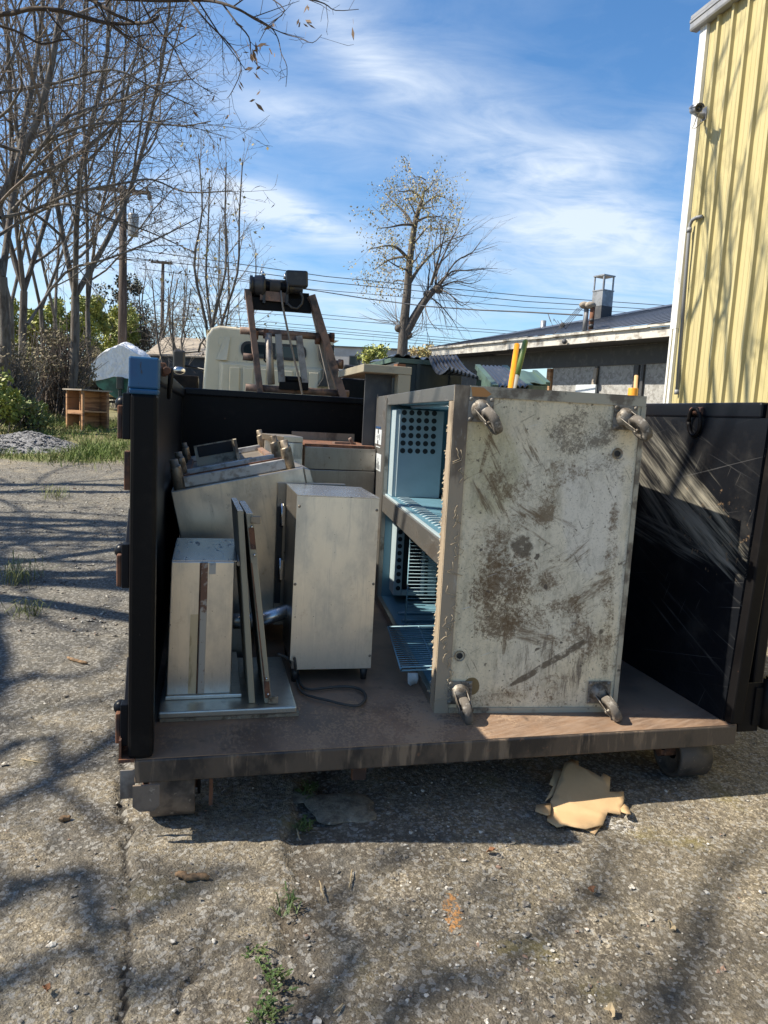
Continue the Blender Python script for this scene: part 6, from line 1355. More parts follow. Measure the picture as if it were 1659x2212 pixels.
# ------------------------------------------------------------------ trees
def rdir(rg, d, spread):
    d = Vector(d).normalized(); a = d.orthogonal().normalized(); b = d.cross(a); t = rg.random()*2*pi
    return (d*cos(spread)+(a*cos(t)+b*sin(t))*sin(spread)).normalized()
TW = .0042
class Tree:
    def __init__(s, seed, twig_levels=3): s.g = random.Random(seed); s.trunk = MB(); s.crown = MB(); s.tips = []; s.nodes = []
    def limb(s, p, d, L_, r0, r1, wob, up, nseg=None, mb=None, n=None):
        g = s.g; nseg = nseg or max(3, int(L_/.35)); pts = [Vector(p)]; d = Vector(d).normalized(); rs = [r0]
        for i in range(nseg):
            d = (d+Vector((g.gauss(0, wob), g.gauss(0, wob), g.gauss(0, wob)+up))).normalized()
            pts.append(pts[-1]+d*L_/nseg); rs.append(r0+(r1-r0)*(i+1)/nseg)
        n = n or (8 if r0 > .07 else 5 if r0 > .02 else 3)
        (mb or (s.trunk if r0 > .035 else s.crown)).tube(pts, rs, n, caps=False); return pts, rs, d
    def path(s, pts, r0, r1, n=10):
        P_ = []; k_ = len(pts)
        for i in range(k_-1):
            p0, p1, p2, p3 = [Vector(pts[min(max(j, 0), k_-1)]) for j in (i-1, i, i+1, i+2)]
            for t in (0, .33, .67): P_.append(.5*((2*p1)+(-p0+p2)*t+(2*p0-5*p1+4*p2-p3)*t*t+(-p0+3*p1-3*p2+p3)*t**3))
        P_.append(Vector(pts[-1])); rs = [r0+(r1-r0)*i/(len(P_)-1) for i in range(len(P_))]
        (s.trunk if r0 > .03 else s.crown).tube(P_, rs, n, caps=False); return P_, rs
    def sprout(s, pts, rs, spec, lvl=0, f0=.2, bias=None):
        """spec: list per level of (count per metre, min len, max len, angle deg, wobble, up, taper)"""
        if lvl >= len(spec): return
        g = s.g; cnt, l0, l1, an, wob, up = spec[lvl]
        ln = sum((b-a).length for a, b in zip(pts, pts[1:])); n = max(1, int(cnt*ln*(1-f0)+g.random()))
        for i in range(n):
            f = f0+(1-f0)*(i+g.random())/n; q = f*(len(pts)-1); j = min(int(q), len(pts)-2); t = q-j
            p = pts[j].lerp(pts[j+1], t); r = rs[j]+(rs[j+1]-rs[j])*t; d = (pts[j+1]-pts[j]).normalized()
            nd = rdir(g, d, R(an*g.uniform(.6, 1.3)))
            if bias is not None and lvl == 0: nd = (nd+bias).normalized()
            L_ = g.uniform(l0, l1)*(1.15-.55*f if lvl == 0 else 1); rr = min(r*.62, .003+.0105*L_)
            if lvl == len(spec)-1: rr = max(min(rr, .0065+.003*g.random()), TW)
            p2, r2, dd = s.limb(p, nd, L_, rr, max(rr*.4, TW*.75), wob, up, nseg=max(2, int(L_*(2.2 if lvl < 2 else 3.0))))
            s.nodes.append((p2, lvl))
            if lvl == len(spec)-1: s.tips.append(p2[-1])
            s.sprout(p2, r2, spec, lvl+1, .15)
    def done(s, name, label, cat, group, base, m_t='bark', m_c='twig'):
        t = thing(name, label, cat, base, 0, group); o = Vector(base)
        for mb_, nm, mm in ((s.trunk, 'trunk', m_t), (s.crown, 'crown', m_c)):
            if mb_.v: mb_.v = [(x-o.x, y-o.y, z-o.z) for x, y, z in mb_.v]; mb_.build(nm, mm, t)
        return t
def leafcloud(pts, size, m_, parent, rg_, n_per=1, spread=.1, droop=0, o=None, name='leaves', asp=.55):
    b = MB(); o = o or Vector()
    for p in pts:
        for _ in range(n_per):
            c = p-o+Vector((rg_.gauss(0, spread), rg_.gauss(0, spread), rg_.gauss(0, spread)-droop*rg_.random()))
            d = Vector((rg_.gauss(0, 1), rg_.gauss(0, 1), rg_.gauss(0, 1)-droop*6)).normalized(); s_ = d.orthogonal().normalized()
            s_ = (s_*cos(rg_.random()*6)+d.cross(s_)*sin(rg_.random()*6)); L_ = size*rg_.uniform(.6, 1.3)
            b.add([c, c+d*L_*.5+s_*L_*asp*.5, c+d*L_, c+d*L_*.5-s_*L_*asp*.5], [(0, 1, 2, 3)])
    return b.build(name, m_, parent)

SPEC = [(1.35, 1.6, 4.4, 42, .12, .05), (2.0, .7, 1.9, 44, .16, .01), (3.6, .3, .9, 48, .22, -.02), (6.0, .12, .42, 48, .25, -.06)]
def stem_tree(seed, u, Y, H, r, stems, label, spec=SPEC, lean=(0, 0), bias=None, f0=.22, split=.22):
    T = Tree(seed); b_ = P(u, 905, Y); base = Vector((b_.x, b_.y, gz(b_.x, b_.y)-.1)); g = T.g
    p1 = base+Vector((lean[0]*H*.1, lean[1]*H*.1, H*split))
    T.path([base, base.lerp(p1, .5)+Vector((g.gauss(0, .06), g.gauss(0, .06), 0)), p1], r*1.15, r*.9)
    for i in range(stems):
        an = 2*pi*(i+g.random()*.6)/stems; sp = g.uniform(.08, .22) if stems > 1 else .03
        top = p1+Vector((cos(an)*sp*H*.8+lean[0]*H*.3, sin(an)*sp*H*.6+lean[1]*H*.3, H*(1-split)*g.uniform(.8, 1.05)))
        mids = [p1.lerp(top, f)+Vector((g.gauss(0, .14), g.gauss(0, .14), 0))+Vector((cos(an), sin(an), 0))*sp*H*.25*sin(pi*f) for f in (.25, .5, .75)]
        pts, rs = T.path([p1]+mids+[top], r*(.85 if stems == 1 else .66), .02)
        T.sprout(pts, rs, spec, 0, f0 if stems == 1 else .08, bias)
    return T, base
PODS = []
left = [(6, 16.5, 15, .12, 2, 'thick dark bare tree at the far left edge, nearest the track'), (52, 19.0, 15, .10, 3, 'slim bare tree right of the thick left-edge tree'),
        (88, 21.5, 14, .07, 2, 'slender bare tree left of the twin-stemmed tree'), (148, 18.5, 14.5, .11, 3, 'twin-stemmed bare tree directly behind the shelf cabinet'),
        (176, 20.0, 13.5, .07, 2, 'thin straight bare tree just right of the twin-stemmed tree'), (25, 25.0, 16, .09, 2, 'bare tree in the second row behind the left-edge tree'),
        (-75, 15.0, 15, .12, 2, 'bare tree cut off by the left frame edge'), (118, 27, 15, .085, 2, 'bare tree in the back row between slender and twin-stemmed trees')]
for i, (u, Y, H, r, st_, lb_) in enumerate(left):
    T, base = stem_tree(100+i, u, Y, H, r, st_, lb_, lean=(.12 if i in (3, 4) else .02, 0), bias=Vector((.28, -.1, .05)))
    t = T.done('bare_tree', lb_, 'tree', 'bare trees along the left side', base, 'bark', 'twig' if i % 2 else 'twig_red')
    if i in (0, 1, 3, 4):
        tips = [p for p in T.tips if T.g.random() < .16]; leafcloud(tips, .11, 'pod', t, T.g, 1, .03, .15, base, 'seed_pods', .25)
# three long drooping limbs of the twin-stemmed tree reaching right
T = Tree(55); bY = 15.0
for path_, r0 in (([(-40, 300), (60, 330), (110, 300), (190, 270), (300, 262), (390, 272), (455, 262)], .040), ([(-30, 470), (20, 415), (80, 330), (150, 250), (260, 218), (330, 185), (420, 170)], .042), ([(0, 470), (70, 455), (150, 420), (270, 395), (330, 388), (400, 415), (500, 412)], .036), ([(-20, 520), (60, 470), (140, 440), (230, 470), (320, 500), (420, 545)], .034), ([(60, 700), (140, 590), (230, 560), (330, 520), (430, 470)], .032), ([(0, 200), (120, 180), (240, 150), (330, 190), (420, 230)], .032)):
    pts, rs = T.path([P(u, v, bY+.6*sin(i*1.9)) for i, (u, v) in enumerate(path_)], r0, .010)
    T.sprout(pts, rs, [(3.4, .5, 1.9, 42, .15, .02), (3.6, .25, .8, 45, .2, -.03), (5, .12, .35, 50, .22, -.1)], 0, .12)
pb = P(-75, 905, 15.0); base = Vector((pb.x-.6, pb.y, gz(pb.x, pb.y)-.1))
T.path([base, base+Vector((.1, 0, 3)), P(-40, 470, bY), P(-60, 300, bY), P(-80, 60, bY), P(-60, -150, bY)], .11, .04)
t = T.done('bare_tree', 'bare tree with long level limbs sweeping right in front of the utility pole', 'tree', 'bare trees along the left side', base, 'bark', 'twig')
leafcloud([p for p in T.tips if T.g.random() < .45], .11, 'pod', t, T.g, 1, .03, .12, base, 'seed_pods', .25)

# the near tree left of the picture: its limbs hang in at the top and throw the dappled shade
T = Tree(21); NY = 8.6; TW = .0026
tb = Vector((-8.6, 5.2, gz(-8.6, 5.2)-.1))
tp, tr_ = T.path([tb, tb+Vector((.1, .1, 2.5)), tb+Vector((.4, .3, 5.2)), tb+Vector((.6, .2, 8.5)), tb+Vector((1.2, .1, 12.5))], .26, .05, 12)
SP2 = [(1.7, .4, 1.2, 42, .20, -.02), (3.4, .15, .5, 48, .25, -.05), (5.0, .05, .2, 52, .25, -.08)]
def h(x, y): return (x*.5, y*.5)
lim = [([(-700, -60), (-300, 20), (0, 62), (130, 38), (260, 46), (400, 85), (480, 102), (585, 100), (650, 95), (684, 70)],   .030, .014),
       ([(-500, -300), (100, -120), (400, 2), (480, 55), (560, 88), (600, 108)], .026, .012),
       ([(-400, -330), (150, -60), (300, -15), (500, -8), (700, 2), (870, 0), (960, 14), (1040, 45), (1100, 82), (1180, 125)], .030, .008),
       ([(960, 14), (1020, 95), (1075, 160), (1085, 230), (1110, 280), (1160, 320)], .010, .003),
       ([(820, 0), (880, 78), (930, 130), (990, 190), (1030, 250), (1040, 310), (1000, 400), (980, 425)], .011, .003),
       ([(610, 5), (650, 80), (700, 150), (755, 215), (790, 290), (830, 345), (880, 380), (940, 410)], .012, .003),
       ([(1040, 45), (1160, 110), (1200, 165), (1215, 230), (1240, 290), (1235, 375)], .008, .003),
       ([(1180, 125), (1240, 150), (1300, 165), (1350, 185), (1390, 150)], .006, .003),
       ([(900, -30), (1150, -20), (1310, -8), (1400, 15), (1450, 45), (1550, 40)], .012, .003),
       ([(1150, -20), (1230, 45), (1160, 110), (1120, 180)], .007, .003),
       ([(400, 2), (470, 100), (560, 170), (640, 220), (700, 270)], .012, .003), ([(-200, 60), (60, 130), (180, 190), (300, 170), (420, 240), (520, 250)], .016, .004),
       ([(200, 42), (260, 120), (350, 200), (440, 190), (560, 240)], .011, .003), ([(480, 102), (560, 160), (640, 150), (760, 170), (830, 230)], .010, .003)]
for i, (pl, r0, r1) in enumerate(lim):
    pts, rs = T.path([P(*h(x, y), NY+.25*sin(j*1.3+i)*(1 if j else 0)) for j, (x, y) in enumerate(pl)], r0, r1)
    T.sprout(pts, rs, SP2 if r0 > .02 else SP2[1:3], 0, .30 if r0 > .02 else .1)
T.path([tb+Vector((.35, .28, 4.6)), P(*h(-1100, -130), NY-1), P(*h(-700, -60), NY)], .07, .031); T.path([tb+Vector((.5, .25, 6.6)), P(*h(-900, -480), NY-1), P(*h(-450, -315), NY)], .07, .031)
# high crown above the frame
TW = .005
for i in range(11):
    f = .42+.58*(i+.5)/11; q = f*(len(tp)-1); j = min(int(q), len(tp)-2); p = tp[j]
    an = [-.5, .3, -1.3, .9, -.1, -1.9, 1.6, .1, -.8, .5, -1.1, 2.6, -.3, .7, -1.5, .2, -2.6][i]; L_ = (7.4-3.0*f)*T.g.uniform(.8, 1.1)
    pts, rs, d = T.limb(p, (cos(an), sin(an), .55), L_, .125*(1.25-f*.6), .03, .07, .02, 12)
    if all((CAMP-q_).length > 2.5 for q_ in pts): T.sprout(pts, rs, [(.9, 1.2, 3.0, 45, .14, .03), (1.0, .4, 1.2, 45, .18, 0)], 0, .15)
for i_, row in enumerate(([(1490, 800), (1512, 600), (1545, 380), (1585, 120)], [(1545, 800), (1565, 640), (1600, 430), (1640, 200)], [(1600, 860), (1625, 700), (1648, 520)], [(1530, 330), (1545, 200), (1560, 90)])):  # added unseen limbs, aimed to cast shade streaks on the yellow wall
    src = []
    for j_, (u, v) in enumerate(row):
        q = D.X(u, v, WX); p = D.w(q.x, q.y, q.z); t_ = 5.2+.35*i_; src.append(Vector((p.x-.933*t_+.12*sin(j_*2+i_), p.y-.075*t_+.15*cos(j_*3+i_), p.z+t_)))
    pts, rs = T.path([tp[-4], tp[-4].lerp(src[0], .55)+Vector((0, .2, .3))]+src, .045, .018, 6); T.sprout(pts, rs, [(1.6, .5, 1.5, 40, .15, .02), (2.2, .25, .7, 45, .2, 0)], 0, .35)
t = T.done('bare_tree', 'near bare tree whose limbs with dry pods hang in at the top left', 'tree', 'bare trees along the left side', tb, 'bark', 'bark_dark')
pods = [P(*h(x, y), NY-.05) for x, y in ((1020, 75), (1015, 95), (1090, 205), (1082, 230), (1095, 250), (1105, 215), (1110, 290), (1180, 60), (1176, 75), (1290, 75), (1325, 85), (1332, 95), (1110, 180), (1122, 180), (1180, 215), (1125, 370), (1107, 400), (920, 395), (1027, 345), (998, 465), (828, 430), (800, 105), (1522, 72), (1330, 5), (1078, 195), (1100, 265))]
leafcloud(pods, .115, 'pod', t, T.g, 2, .012, .10, tb, 'seed_pods', .30)
# second near tree, behind the viewer's left: only its shade and its kind reach the picture
for sd, bx, by, hh_, lb_ in ((77, -8.4, -1.7, 12, 'bare tree left of the viewer, throwing dappled shade over the near pavement'), (78, -10.6, 8.0, 13, 'bare tree beyond the left frame edge, shading the gravel track'), (79, -9.8, 6.4, 11.5, 'bare tree out of frame at left, between the two other shade trees')):
    T, base = stem_tree(sd, 0, 3.0, hh_, .15 if sd == 77 else .20, 4, '', [(1.1 if sd == 77 else .75, 2.6 if sd == 77 else 1.6, 5.4 if sd == 77 else 4.0, 50, .16, .0), (1.3, .7, 1.8, 48, .2, -.02), (1.0, .3, .8, 48, .2, 0)], bias=Vector((.05, 1.1, -.1)) if sd == 77 else None)
    off = Vector((bx, by, gz(bx, by)-.1))-base
    for mb_ in (T.trunk, T.crown): mb_.v = [(x+off.x, y+off.y, z+off.z) for x, y, z in mb_.v]
    extra = []
    if sd == 77:                                   # added limbs with twig and pod clumps, placed sunward of wanted shade spots
        tgt = [[(40, 1600), (110, 1690), (185, 1745), (250, 1800)], [(80, 1900), (200, 2010), (330, 1965), (440, 1905), (530, 1875)], [(55, 2085), (300, 2150), (420, 2085), (560, 2030)], [(690, 2145), (760, 2060), (700, 1965), (900, 1830)], [(860, 2185), (1080, 2100), (1250, 1945), (1335, 1960)], [(1450, 2150), (1560, 1890), (1640, 1800)], [(20, 1480), (120, 1465), (230, 1440), (270, 1380)], [(15, 1330), (110, 1345), (190, 1360), (255, 1290)], [(30, 1200), (130, 1215), (225, 1190), (265, 1160)], [(20, 1100), (110, 1110), (190, 1085), (262, 1075)], [(60, 1040), (160, 1045), (250, 1030)]]
        for i_, row in enumerate(tgt):
            zs_ = 6.6+.28*i_; src = []
            for j_, (u, v) in enumerate(row):
                p = G(u, v); z_ = zs_+.25*sin(j_*2.1+i_); src.append(Vector((p.x-.933*z_, p.y-.075*z_, z_)))
            root = Vector((bx+.2, by+.3, zs_-1.6)); pts, rs = T.path([root-off*0, root.lerp(src[0], .5)+Vector((.1, -.15, .3))]+src, .05, .014, 6)
            T.sprout(pts, rs, [(2.2, .4, 1.1, 48, .2, 0), (3.0, .2, .5, 50, .25, -.05)], 0, .35)
            for p in src:
                for _ in range(26): extra.append(p+Vector((T.g.gauss(0, .17), T.g.gauss(0, .17), T.g.gauss(0, .12))))
    t = T.done('bare_tree', lb_, 'tree', 'bare trees along the left side', base+off, 'bark', 'twig')
    leafcloud(extra+[p for p in T.tips if T.g.random() < (.30 if sd == 77 else .35)], .17, 'pod', t, T.g, 7, .17, .12, base, 'seed_pods', .34)  # pod clusters added out of view to make the dappled shade blotchy

# lone tree in the middle, budding on its left side
CYT = 35
T = Tree(31)
def c4(x, y, dy=0): return P((1300+x/2.074)*k, (600+y/2.074)*k, CYT+dy)
pb = c4(640, 1700); base = Vector((pb.x, pb.y, gz(pb.x, pb.y)-.1))
main, mr = T.path([base, c4(640, 1700), c4(655, 1450), c4(680, 1200), c4(700, 950), c4(738, 660), c4(770, 520), c4(800, 430), c4(820, 350), c4(845, 300)], .28, .03, 12)
SPB = [(2.6, .5, 1.7, 45, .12, .03), (3.2, .35, 1.0, 42, .16, .0), (4.2, .2, .5, 45, .2, -.05)]
bud = []
def budlimb(pl, r0, r1=.012, sp=SPB, f0=.15, keep=True):
    pts, rs = T.path([c4(x, y, d_) for x, y, d_ in pl], r0, r1, 6); n0 = len(T.nodes); T.sprout(pts, rs, sp, 0, f0)
    if keep:
        for q_, l_ in T.nodes[n0:]:
            if l_ >= 1: bud.extend(q_[1:])
for pl, r0 in (([(695, 910, 0), (620, 830, -.6), (555, 795, -1), (470, 800, -1.4), (350, 830, -1.6)], .09), ([(700, 880, 0), (560, 900, 1), (470, 950, 1.4), (400, 1000, 1.6)], .07), ([(735, 640, 0), (660, 520, .6), (580, 440, .9), (490, 350, 1.2)], .08), ([(740, 620, 0), (640, 620, -1), (540, 640, -1.4), (430, 650, -1.6)], .07), ([(750, 600, 0), (830, 560, -.5), (900, 555, -.8), (985, 545, -.9)], .07),
               ([(770, 500, 0), (850, 430, .6), (930, 380, .9), (1000, 400, 1)], .06), ([(800, 400, 0), (720, 340, -.4), (640, 345, -.7), (600, 340, -.8)], .05), ([(810, 350, 0), (870, 310, .4), (910, 245, .6)], .05), ([(790, 450, 0), (700, 400, 1.2), (640, 420, 1.8)], .05), ([(690, 1000, 0), (590, 960, -1.2), (500, 900, -2)], .06), ([(685, 1100, 0), (600, 1080, 1), (540, 1120, 1.6)], .05), ([(715, 800, 0), (800, 700, 1.2), (860, 640, 1.9), (930, 660, 2.2)], .06), ([(780, 480, 0), (840, 480, -1.4), (900, 470, -2.2)], .05), ([(760, 560, 0), (720, 470, -1.2), (680, 400, -2)], .05), ([(835, 250, 0), (780, 220, -.4), (720, 240, -.7)], .03), ([(700, 960, 0), (760, 900, -1), (800, 830, -1.6)], .05)): budlimb(pl, r0)
rp, rr = T.path([c4(650, 1520), c4(690, 1480), c4(740, 1390), c4(800, 1290), c4(860, 1210), c4(920, 1150), c4(960, 1130)], .24, .12, 10)
T.trunk.sphere(c4(940, 1150), .24, 10, 8); T.trunk.sphere(c4(850, 1200), .2, 10, 8); T.trunk.sphere(c4(610, 1480), .19, 10, 8); T.trunk.sphere(c4(690, 1535), .2, 10, 8)
SPR = [(2.2, .9, 2.4, 26, .05, .02), (2.4, .4, 1.1, 28, .08, .0)]
for pl, r0 in (([(700, 1110, 0), (780, 980, .4), (900, 850, .8), (1000, 760, 1), (1230, 690, 1.2)], .10), ([(880, 1120, 0), (920, 980, -.4), (950, 870, -.6), (990, 700, -.8), (1010, 590, -1)], .07), ([(920, 1110, 0), (930, 1000, 1), (1010, 820, 1.4), (1100, 640, 1.6), (1125, 550, 1.7)], .06), ([(940, 1130, 0), (1050, 1010, -.5), (1200, 1000, -.8), (1390, 980, -1)], .055), ([(950, 1130, 0), (1080, 930, .9), (1220, 850, 1.2), (1300, 740, 1.4)], .055), ([(960, 1140, 0), (1080, 1090, 1), (1200, 1110, 1.3), (1290, 1080, 1.5)], .045), ([(940, 1150, 0), (1040, 1200, -1), (1130, 1290, -1.3), (1200, 1250, -1.4)], .04), ([(860, 1210, 0), (960, 1290, .6), (1050, 1400, .9), (1100, 1480, 1)], .04), ([(850, 1210, 0), (860, 1050, .5), (870, 950, .7), (830, 850, .8)], .05), ([(900, 1160, 0), (980, 1060, 1.5), (1080, 1020, 2.2), (1180, 900, 2.5)], .05), ([(820, 1260, 0), (860, 1400, -.5), (930, 1500, -.8)], .03), ([(800, 1290, 0), (810, 1400, .5), (800, 1500, .8)], .025)):
    pts, rs = T.path([c4(x, y, d_) for x, y, d_ in pl], r0, .010, 6); T.sprout(pts, rs, SPR, 0, .1)
g = T.g
for cx0, cy0, an0, an1, nn_ in ((610, 1440, 100, 185, 24), (940, 1130, -30, 110, 26), (860, 1190, 40, 150, 14), (700, 1530, 10, 80, 10), (930, 1160, -85, -10, 18)):
    for i in range(nn_):
        a_ = R(g.uniform(an0, an1)); L_ = g.uniform(140, 420)/2.074*k*CYT/FPX; p = c4(cx0+g.gauss(0, 18), cy0+g.gauss(0, 18), g.gauss(0, .15))
        T.limb(p, (cos(a_), g.gauss(0, .45), sin(a_)), L_, .012, .005, .09, .02, 5, T.crown, 3)
t = T.done('bare_tree', 'lone tall bare tree in the middle with budding left crown and pollarded right trunk', 'tree', None, base, 'bark_grey', 'twig_red')
leafcloud(bud, .105, 'leaf_bud', t, g, 4, .15, .16, base, 'bud_leaves', .55)
# slim pale trees left of the cab
for i, (u, Y, H, r, st_, lb_) in enumerate(((455, 29, 9.6, .10, 4, 'slim multi-stemmed young tree right behind the truck cab'), (500, 33, 8.4, .08, 3, 'thin young tree right of the multi-stemmed one'), (372, 31, 6.0, .08, 4, 'low brushy bare tree beside the far utility pole'), (415, 37, 7.2, .08, 3, 'brushy bare tree between far pole and young tree'), (330, 34, 6.5, .09, 4, 'low spreading bare tree right of the near utility pole'))):
    T, base = stem_tree(300+i, u, Y, H, r, st_, lb_, [(2.2, .8, 2.4, 30 if i < 2 else 48, .08, .04), (2.8, .4, 1.1, 38, .12, .02), (3.2, .2, .5, 42, .16, 0)], split=.16)
    t = T.done('bare_tree', lb_, 'tree', 'slim young trees behind the truck', base, 'bark_grey', 'twig')
    leafcloud([p for p in T.tips if T.g.random() < (.5 if i < 2 else .25)], .16, 'leaf_bud' if i < 2 else 'leaf_brown', t, T.g, 1, .08, .1, base, 'bud_leaves', .5)

# ------------------------------------------------------------------ bushes and thickets
def bush(name, label, cat, u0, v0, u1, v1, Y, dep, n, size, m_, twig=60, group=None, seed=1, mt='twig', ground_=True, shell=.5):
    g = random.Random(seed); a = P(u0, v1, Y); b_ = P(u1, v0, Y); cx0 = (a.x+b_.x)/2; rx = abs(b_.x-a.x)/2; z0 = gz(cx0, Y) if ground_ else min(a.z, b_.z); z1 = max(a.z, b_.z)
    if not ground_: z0 = min(z0, gz(cx0, Y))
    base = Vector((cx0, Y, gz(cx0, Y))); t = thing(name, label, cat, base, 0, group); hgt = z1-base.z; zlo = max(0, min(a.z, b_.z)-base.z)
    clumps = []
    for i in range(26):
        an = g.random()*2*pi; q = g.random()**.5; zz = zlo+(hgt-zlo)*g.uniform(.15, .92); w_ = sqrt(max(.05, 1-((zz-zlo)/(hgt-zlo+.01)*1.7-.75)**2))
        clumps.append((Vector((rx*q*cos(an)*w_, dep*q*sin(an)*w_, zz)), g.uniform(.25, .6)*min(rx, hgt-zlo)))
    b = MB()
    for i in range(n):
        c, r = g.choice(clumps); d = Vector((g.gauss(0, 1), g.gauss(0, 1), g.gauss(0, 1))).normalized()*r*(shell+(1-shell)*g.random())**.8; d.z *= .8
        p = c+d
        if p.z < .02: continue
        d2 = Vector((g.gauss(0, 1), g.gauss(0, 1), g.gauss(0, 1))).normalized(); s_ = d2.orthogonal().normalized(); L_ = size*g.uniform(.6, 1.4)
        b.add([p, p+d2*L_*.5+s_*L_*.28, p+d2*L_, p+d2*L_*.5-s_*L_*.28], [(0, 1, 2, 3)])
    b.build('foliage', m_, t); w = MB()
    for i in range(twig):
        c, r = g.choice(clumps); p0 = Vector((g.gauss(0, rx*.3), g.gauss(0, dep*.3), 0)); p2 = c+Vector((g.gauss(0, r*.7), g.gauss(0, r*.7), g.gauss(0, r*.7)+r*.4)); m1 = p0.lerp(p2, .5)+Vector((g.gauss(0, .12), g.gauss(0, .12), .2))
        w.tube([p0, m1, p2], [.018, .011, .004], 3, False)
    w.build('stems', mt, t); return t
bush('bush', 'lime green leafy bush left of the boat, tallest of the lime ones', 'bush', 146, 635, 225, 800, 31, 1.0, 8000, .12, 'leaf_lime', 70, 'lime green bushes', 1)
bush('bush', 'lime green leafy bush behind the boat beside the dark ivy column', 'bush', 218, 655, 305, 800, 33.5, 1.0, 6000, .12, 'leaf_lime', 60, 'lime green bushes', 2)
bush('bush', 'lime green leafy bush between the left bare trunks', 'bush', 88, 640, 150, 800, 30, 1.0, 5200, .12, 'leaf_lime', 40, 'lime green bushes', 3)
bush('bush', 'lime green leafy bush low at the far left behind trunks', 'bush', 40, 665, 85, 800, 30, 1.0, 4200, .12, 'leaf_lime', 40, 'lime green bushes', 4)
bush('bush', 'lime green undergrowth behind the thick left-edge tree', 'bush', -40, 640, 45, 800, 28, 1.0, 4800, .12, 'leaf_lime', 50, 'lime green bushes', 14)
bush('thicket', 'dark ivy-covered column round the near utility pole base', 'thicket', 215, 590, 322, 820, 35, 1.2, 6500, .13, 'dark_ivy', 90, 'thickets', 5)
bush('thicket', 'grey brown tangle of vines behind the shelf cabinet', 'thicket', 60, 700, 196, 880, 19, 1.0, 2600, .07, 'leaf_brown', 520, 'thickets', 6, 'twig_red')
bush('thicket', 'grey brown tangle of vines at the left frame edge', 'thicket', -60, 720, 80, 890, 17, 1.2, 2300, .07, 'leaf_brown', 480, 'thickets', 7)
bush('thicket', 'brown leafless brush between the boat and the truck', 'thicket', 300, 690, 425, 830, 34, 1.2, 3600, .10, 'leaf_brown', 420, 'thickets', 8, 'twig_red')
bush('thicket', 'brown brush left of the wrapped boat, above the cabinet', 'thicket', 165, 745, 225, 880, 28.5, 1.0, 3400, .10, 'leaf_brown', 260, 'thickets', 9)
bush('bush', 'pale green budding bush left of the lone bare tree, before the grey building', 'bush', 775, 742, 852, 830, 38, 1.2, 2100, .15, 'leaf_lime', 60, 'lime green bushes', 10, shell=.2)
bush('bush', 'pale green budding bush right of the lone bare tree', 'bush', 872, 748, 950, 830, 42, 1.2, 2300, .16, 'leaf_bud', 60, 'lime green bushes', 11, shell=.2)
bush('bush', 'bright green leafy growth on the bank at the far left', 'bush', -90, 810, 20, 905, 14, .9, 2600, .09, 'leaf_lime', 60, None, 12)
bush('bush', 'low green weeds at the foot of the vine tangle', 'bush', 20, 872, 104, 918, 15.2, .5, 1500, .08, 'grass', 30, None, 13)

# grass on the bank, uncountable
g = random.Random(44); b = MB()
for i in range(44000):
    y = g.uniform(10.8, 18.5); x = g.uniform(-8.6, -2.4)*(.50+.03*y)
    e = sstep(-2.8, -4.6, x+.9*N.noise((x*.7, y*.35, 9))+.10*(y-12))*sstep(10.9, 12.6, y+.8*N.noise((x*.6, y*.5, 3)))
    cl_ = N.noise((x*1.1, y*.8, 4))
    if g.random() > e*(.25+1.1*max(0, cl_+.15)): continue
    if (x-hx)**2/1.5+(y-hy)**2/1.3 < .7: continue
    z = gz(x, y); an = g.random()*2*pi; L_ = g.uniform(.07, .22)*(1+1.3*max(0, cl_)); w = Vector((cos(an), sin(an), 0))*.006; ti = Vector((g.gauss(0, .45), g.gauss(0, .45), 1)).normalized()*L_; p = Vector((x, y, z-.01))
    b.add([p-w, p+w, p+ti*.6+w*.7, p+ti*.6-w*.7, p+ti+Vector((ti.x, ti.y, -.2*L_))*.5], [(0, 1, 2, 3), (3, 2, 4)])
tag(b.build('grass', 'grass'), 'green grass on the left bank', 'grass', kind='stuff')
# dry strip and straw right of the dumpster, by the yellow wall
b = MB(); g = random.Random(45)
for i in range(2600):
    q = D.w(WX-g.random()**1.5*1.6, g.uniform(1.2, 6.0)); z = gz(q.x, q.y); an = g.random()*2*pi; L_ = g.uniform(.04, .16); d = Vector((cos(an), sin(an), g.uniform(0, .4)))*L_; w = Vector((-sin(an), cos(an), 0))*.004; p = Vector((q.x, q.y, z+.004))
    b.add([p-w, p+w, p+d+w*.5, p+d-w*.5], [(0, 1, 2, 3)])
tag(b.build('dry_grass', 'straw'), 'dry straw and dead leaves along the yellow wall foot', 'dry grass', kind='stuff')

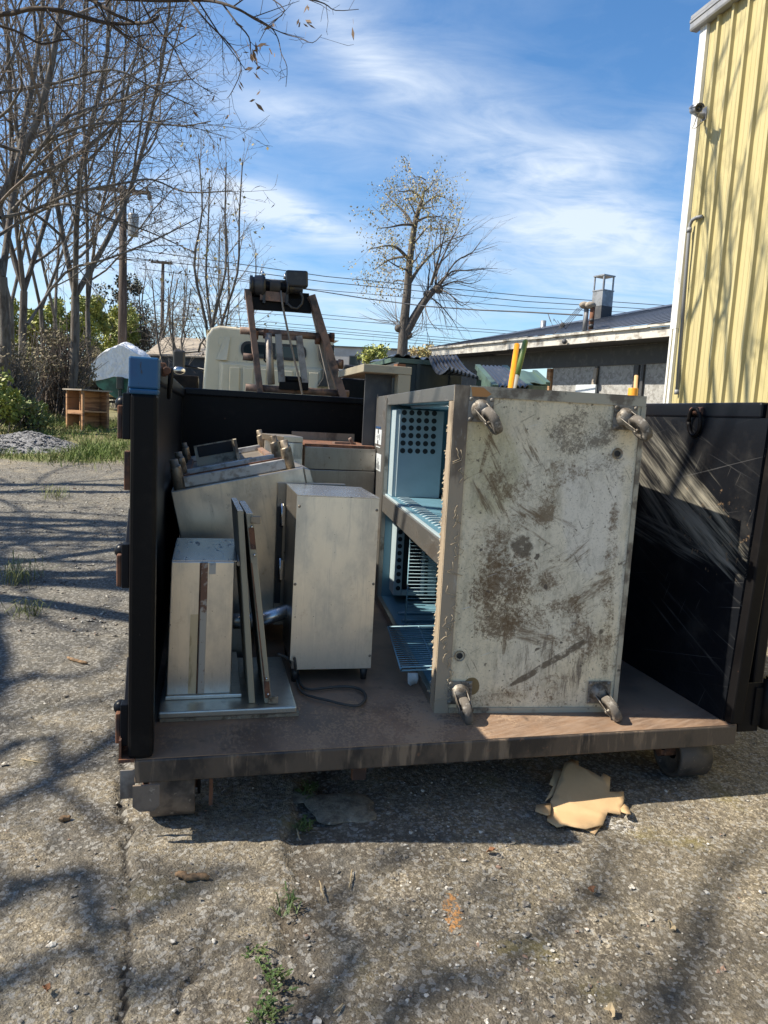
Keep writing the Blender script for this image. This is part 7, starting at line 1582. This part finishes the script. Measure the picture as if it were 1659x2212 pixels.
# ------------------------------------------------------------------ poles and wires
def pole(label, u, v, Y, r, arms, extra):
    p = P(u, v, Y); base = Vector((p.x, p.y, gz(p.x, p.y)-.1)); t = thing('utility_pole', label, 'utility pole', base); H = p.z-base.z
    mb = MB(); mb.tube([(0, 0, 0), (.02, 0, H*.5), (0, 0, H)], [r*1.25, r*1.1, r*.85], 12); mb.build('pole_shaft', 'pole_wood', t)
    for u0, v0, u1, v1 in arms:
        a, b_ = P(u0, v0, Y)-base, P(u1, v1, Y)-base; a.y = b_.y = -r-.06; mb = MB(); mb.bar(a, b_, .11, .13); o = mb.build('crossarm', 'pole_wood', t)
        ins = MB()
        for f in (.06, .3, .7, .94): c = a.lerp(b_, f); ins.lathe([(.03, 0), (.06, .04), (.04, .08), (.06, .12), (.0, .18)], c+Vector((0, 0, .06)), (0, 0, 1), 8)
        ins.build('insulator', 'dark_trim', o)
    if extra:
        c = P(290, 488, Y)-base; c.y = -.1; mb = MB(); mb.lathe([(0, -.42), (.19, -.42), (.20, -.38), (.20, .38), (.19, .42), (0, .44)], c, (0, 0, 1), 18); o = mb.build('transformer', 'gutter_grey', t)
        mb = MB(); mb.bar((.05, 0, c.z), (c.x-.15, -.05, c.z), .05, .3); mb.cyl(c+Vector((0, 0, .42)), c+Vector((0, 0, .62)), .03); mb.build('transformer_bracket', 'dark_trim', o)
        mb = MB()
        for uu, vv in ((219, 428), (326, 428)): c2 = P(uu, vv, Y)-base; c2.y = -.2; mb.sphere(c2, .11, 10, 8, (.8, .8, 1.4))
        mb.build('arrester', 'dark_trim', t)
    return t, base, H
pole('weathered utility pole with long crossarm and grey transformer, among the left trees', 266, 402, 30, .15, [(213, 410, 328, 421)], True)
pole('thin far utility pole with one short crossarm left of the truck cab', 352, 566, 56, .13, [(328, 567, 374, 571)], False)
def wire(pts, r, label, group='overhead wires'):
    q = [P(u, v, Y) for u, v, Y in pts]; c = q[len(q)//2].copy(); out_ = []
    for i in range(len(q)-1):
        for t in range(6): out_.append(q[i].lerp(q[i+1], t/6)-c)
    out_.append(q[-1]-c)
    for i in range(1, len(out_)-1): pass
    mb = MB(); mb.tube(out_, r, 5); o = mb.build('overhead_wire', 'wire'); o.location = c; return tag(o, label, 'wire', group)
wire([(60, 512, 30), (268, 536, 30), (508, 569, 31), (702, 597, 32), (1134, 639, 34), (1470, 662, 36)], .016, 'thin overhead wire, topmost where wires pass above the winch')
wire([(268, 555, 30), (508, 583, 31), (702, 609, 32), (1134, 651, 34), (1470, 672, 36)], .016, 'thin overhead wire, second below the topmost above the winch')
wire([(300, 580, 30), (640, 622, 31), (702, 627, 32), (1134, 664, 34), (1470, 680, 36)], .013, 'thin overhead wire just above the thick twisted cable')
wire([(420, 585, 30), (560, 610, 24), (702, 631, 20), (790, 645, 18), (923, 662, 16), (1040, 670, 14.5), (1134, 674, 13.6), (1258, 681, 12.6)], .013, 'thick twisted service cable running to the workshop roof mast')
for i, (v0, v1) in enumerate(((668, 716), (676, 722), (694, 741), (701, 747), (706, 752), (716, 757))):
    wire([(330, v0-18, 50), (560, v0, 50), (702, v0+12, 50), (1000, v1-8, 50), (1200, v1+6, 50)], .018, 'thin wire in the low bundle above the far grey building', 'low bundle of far wires')
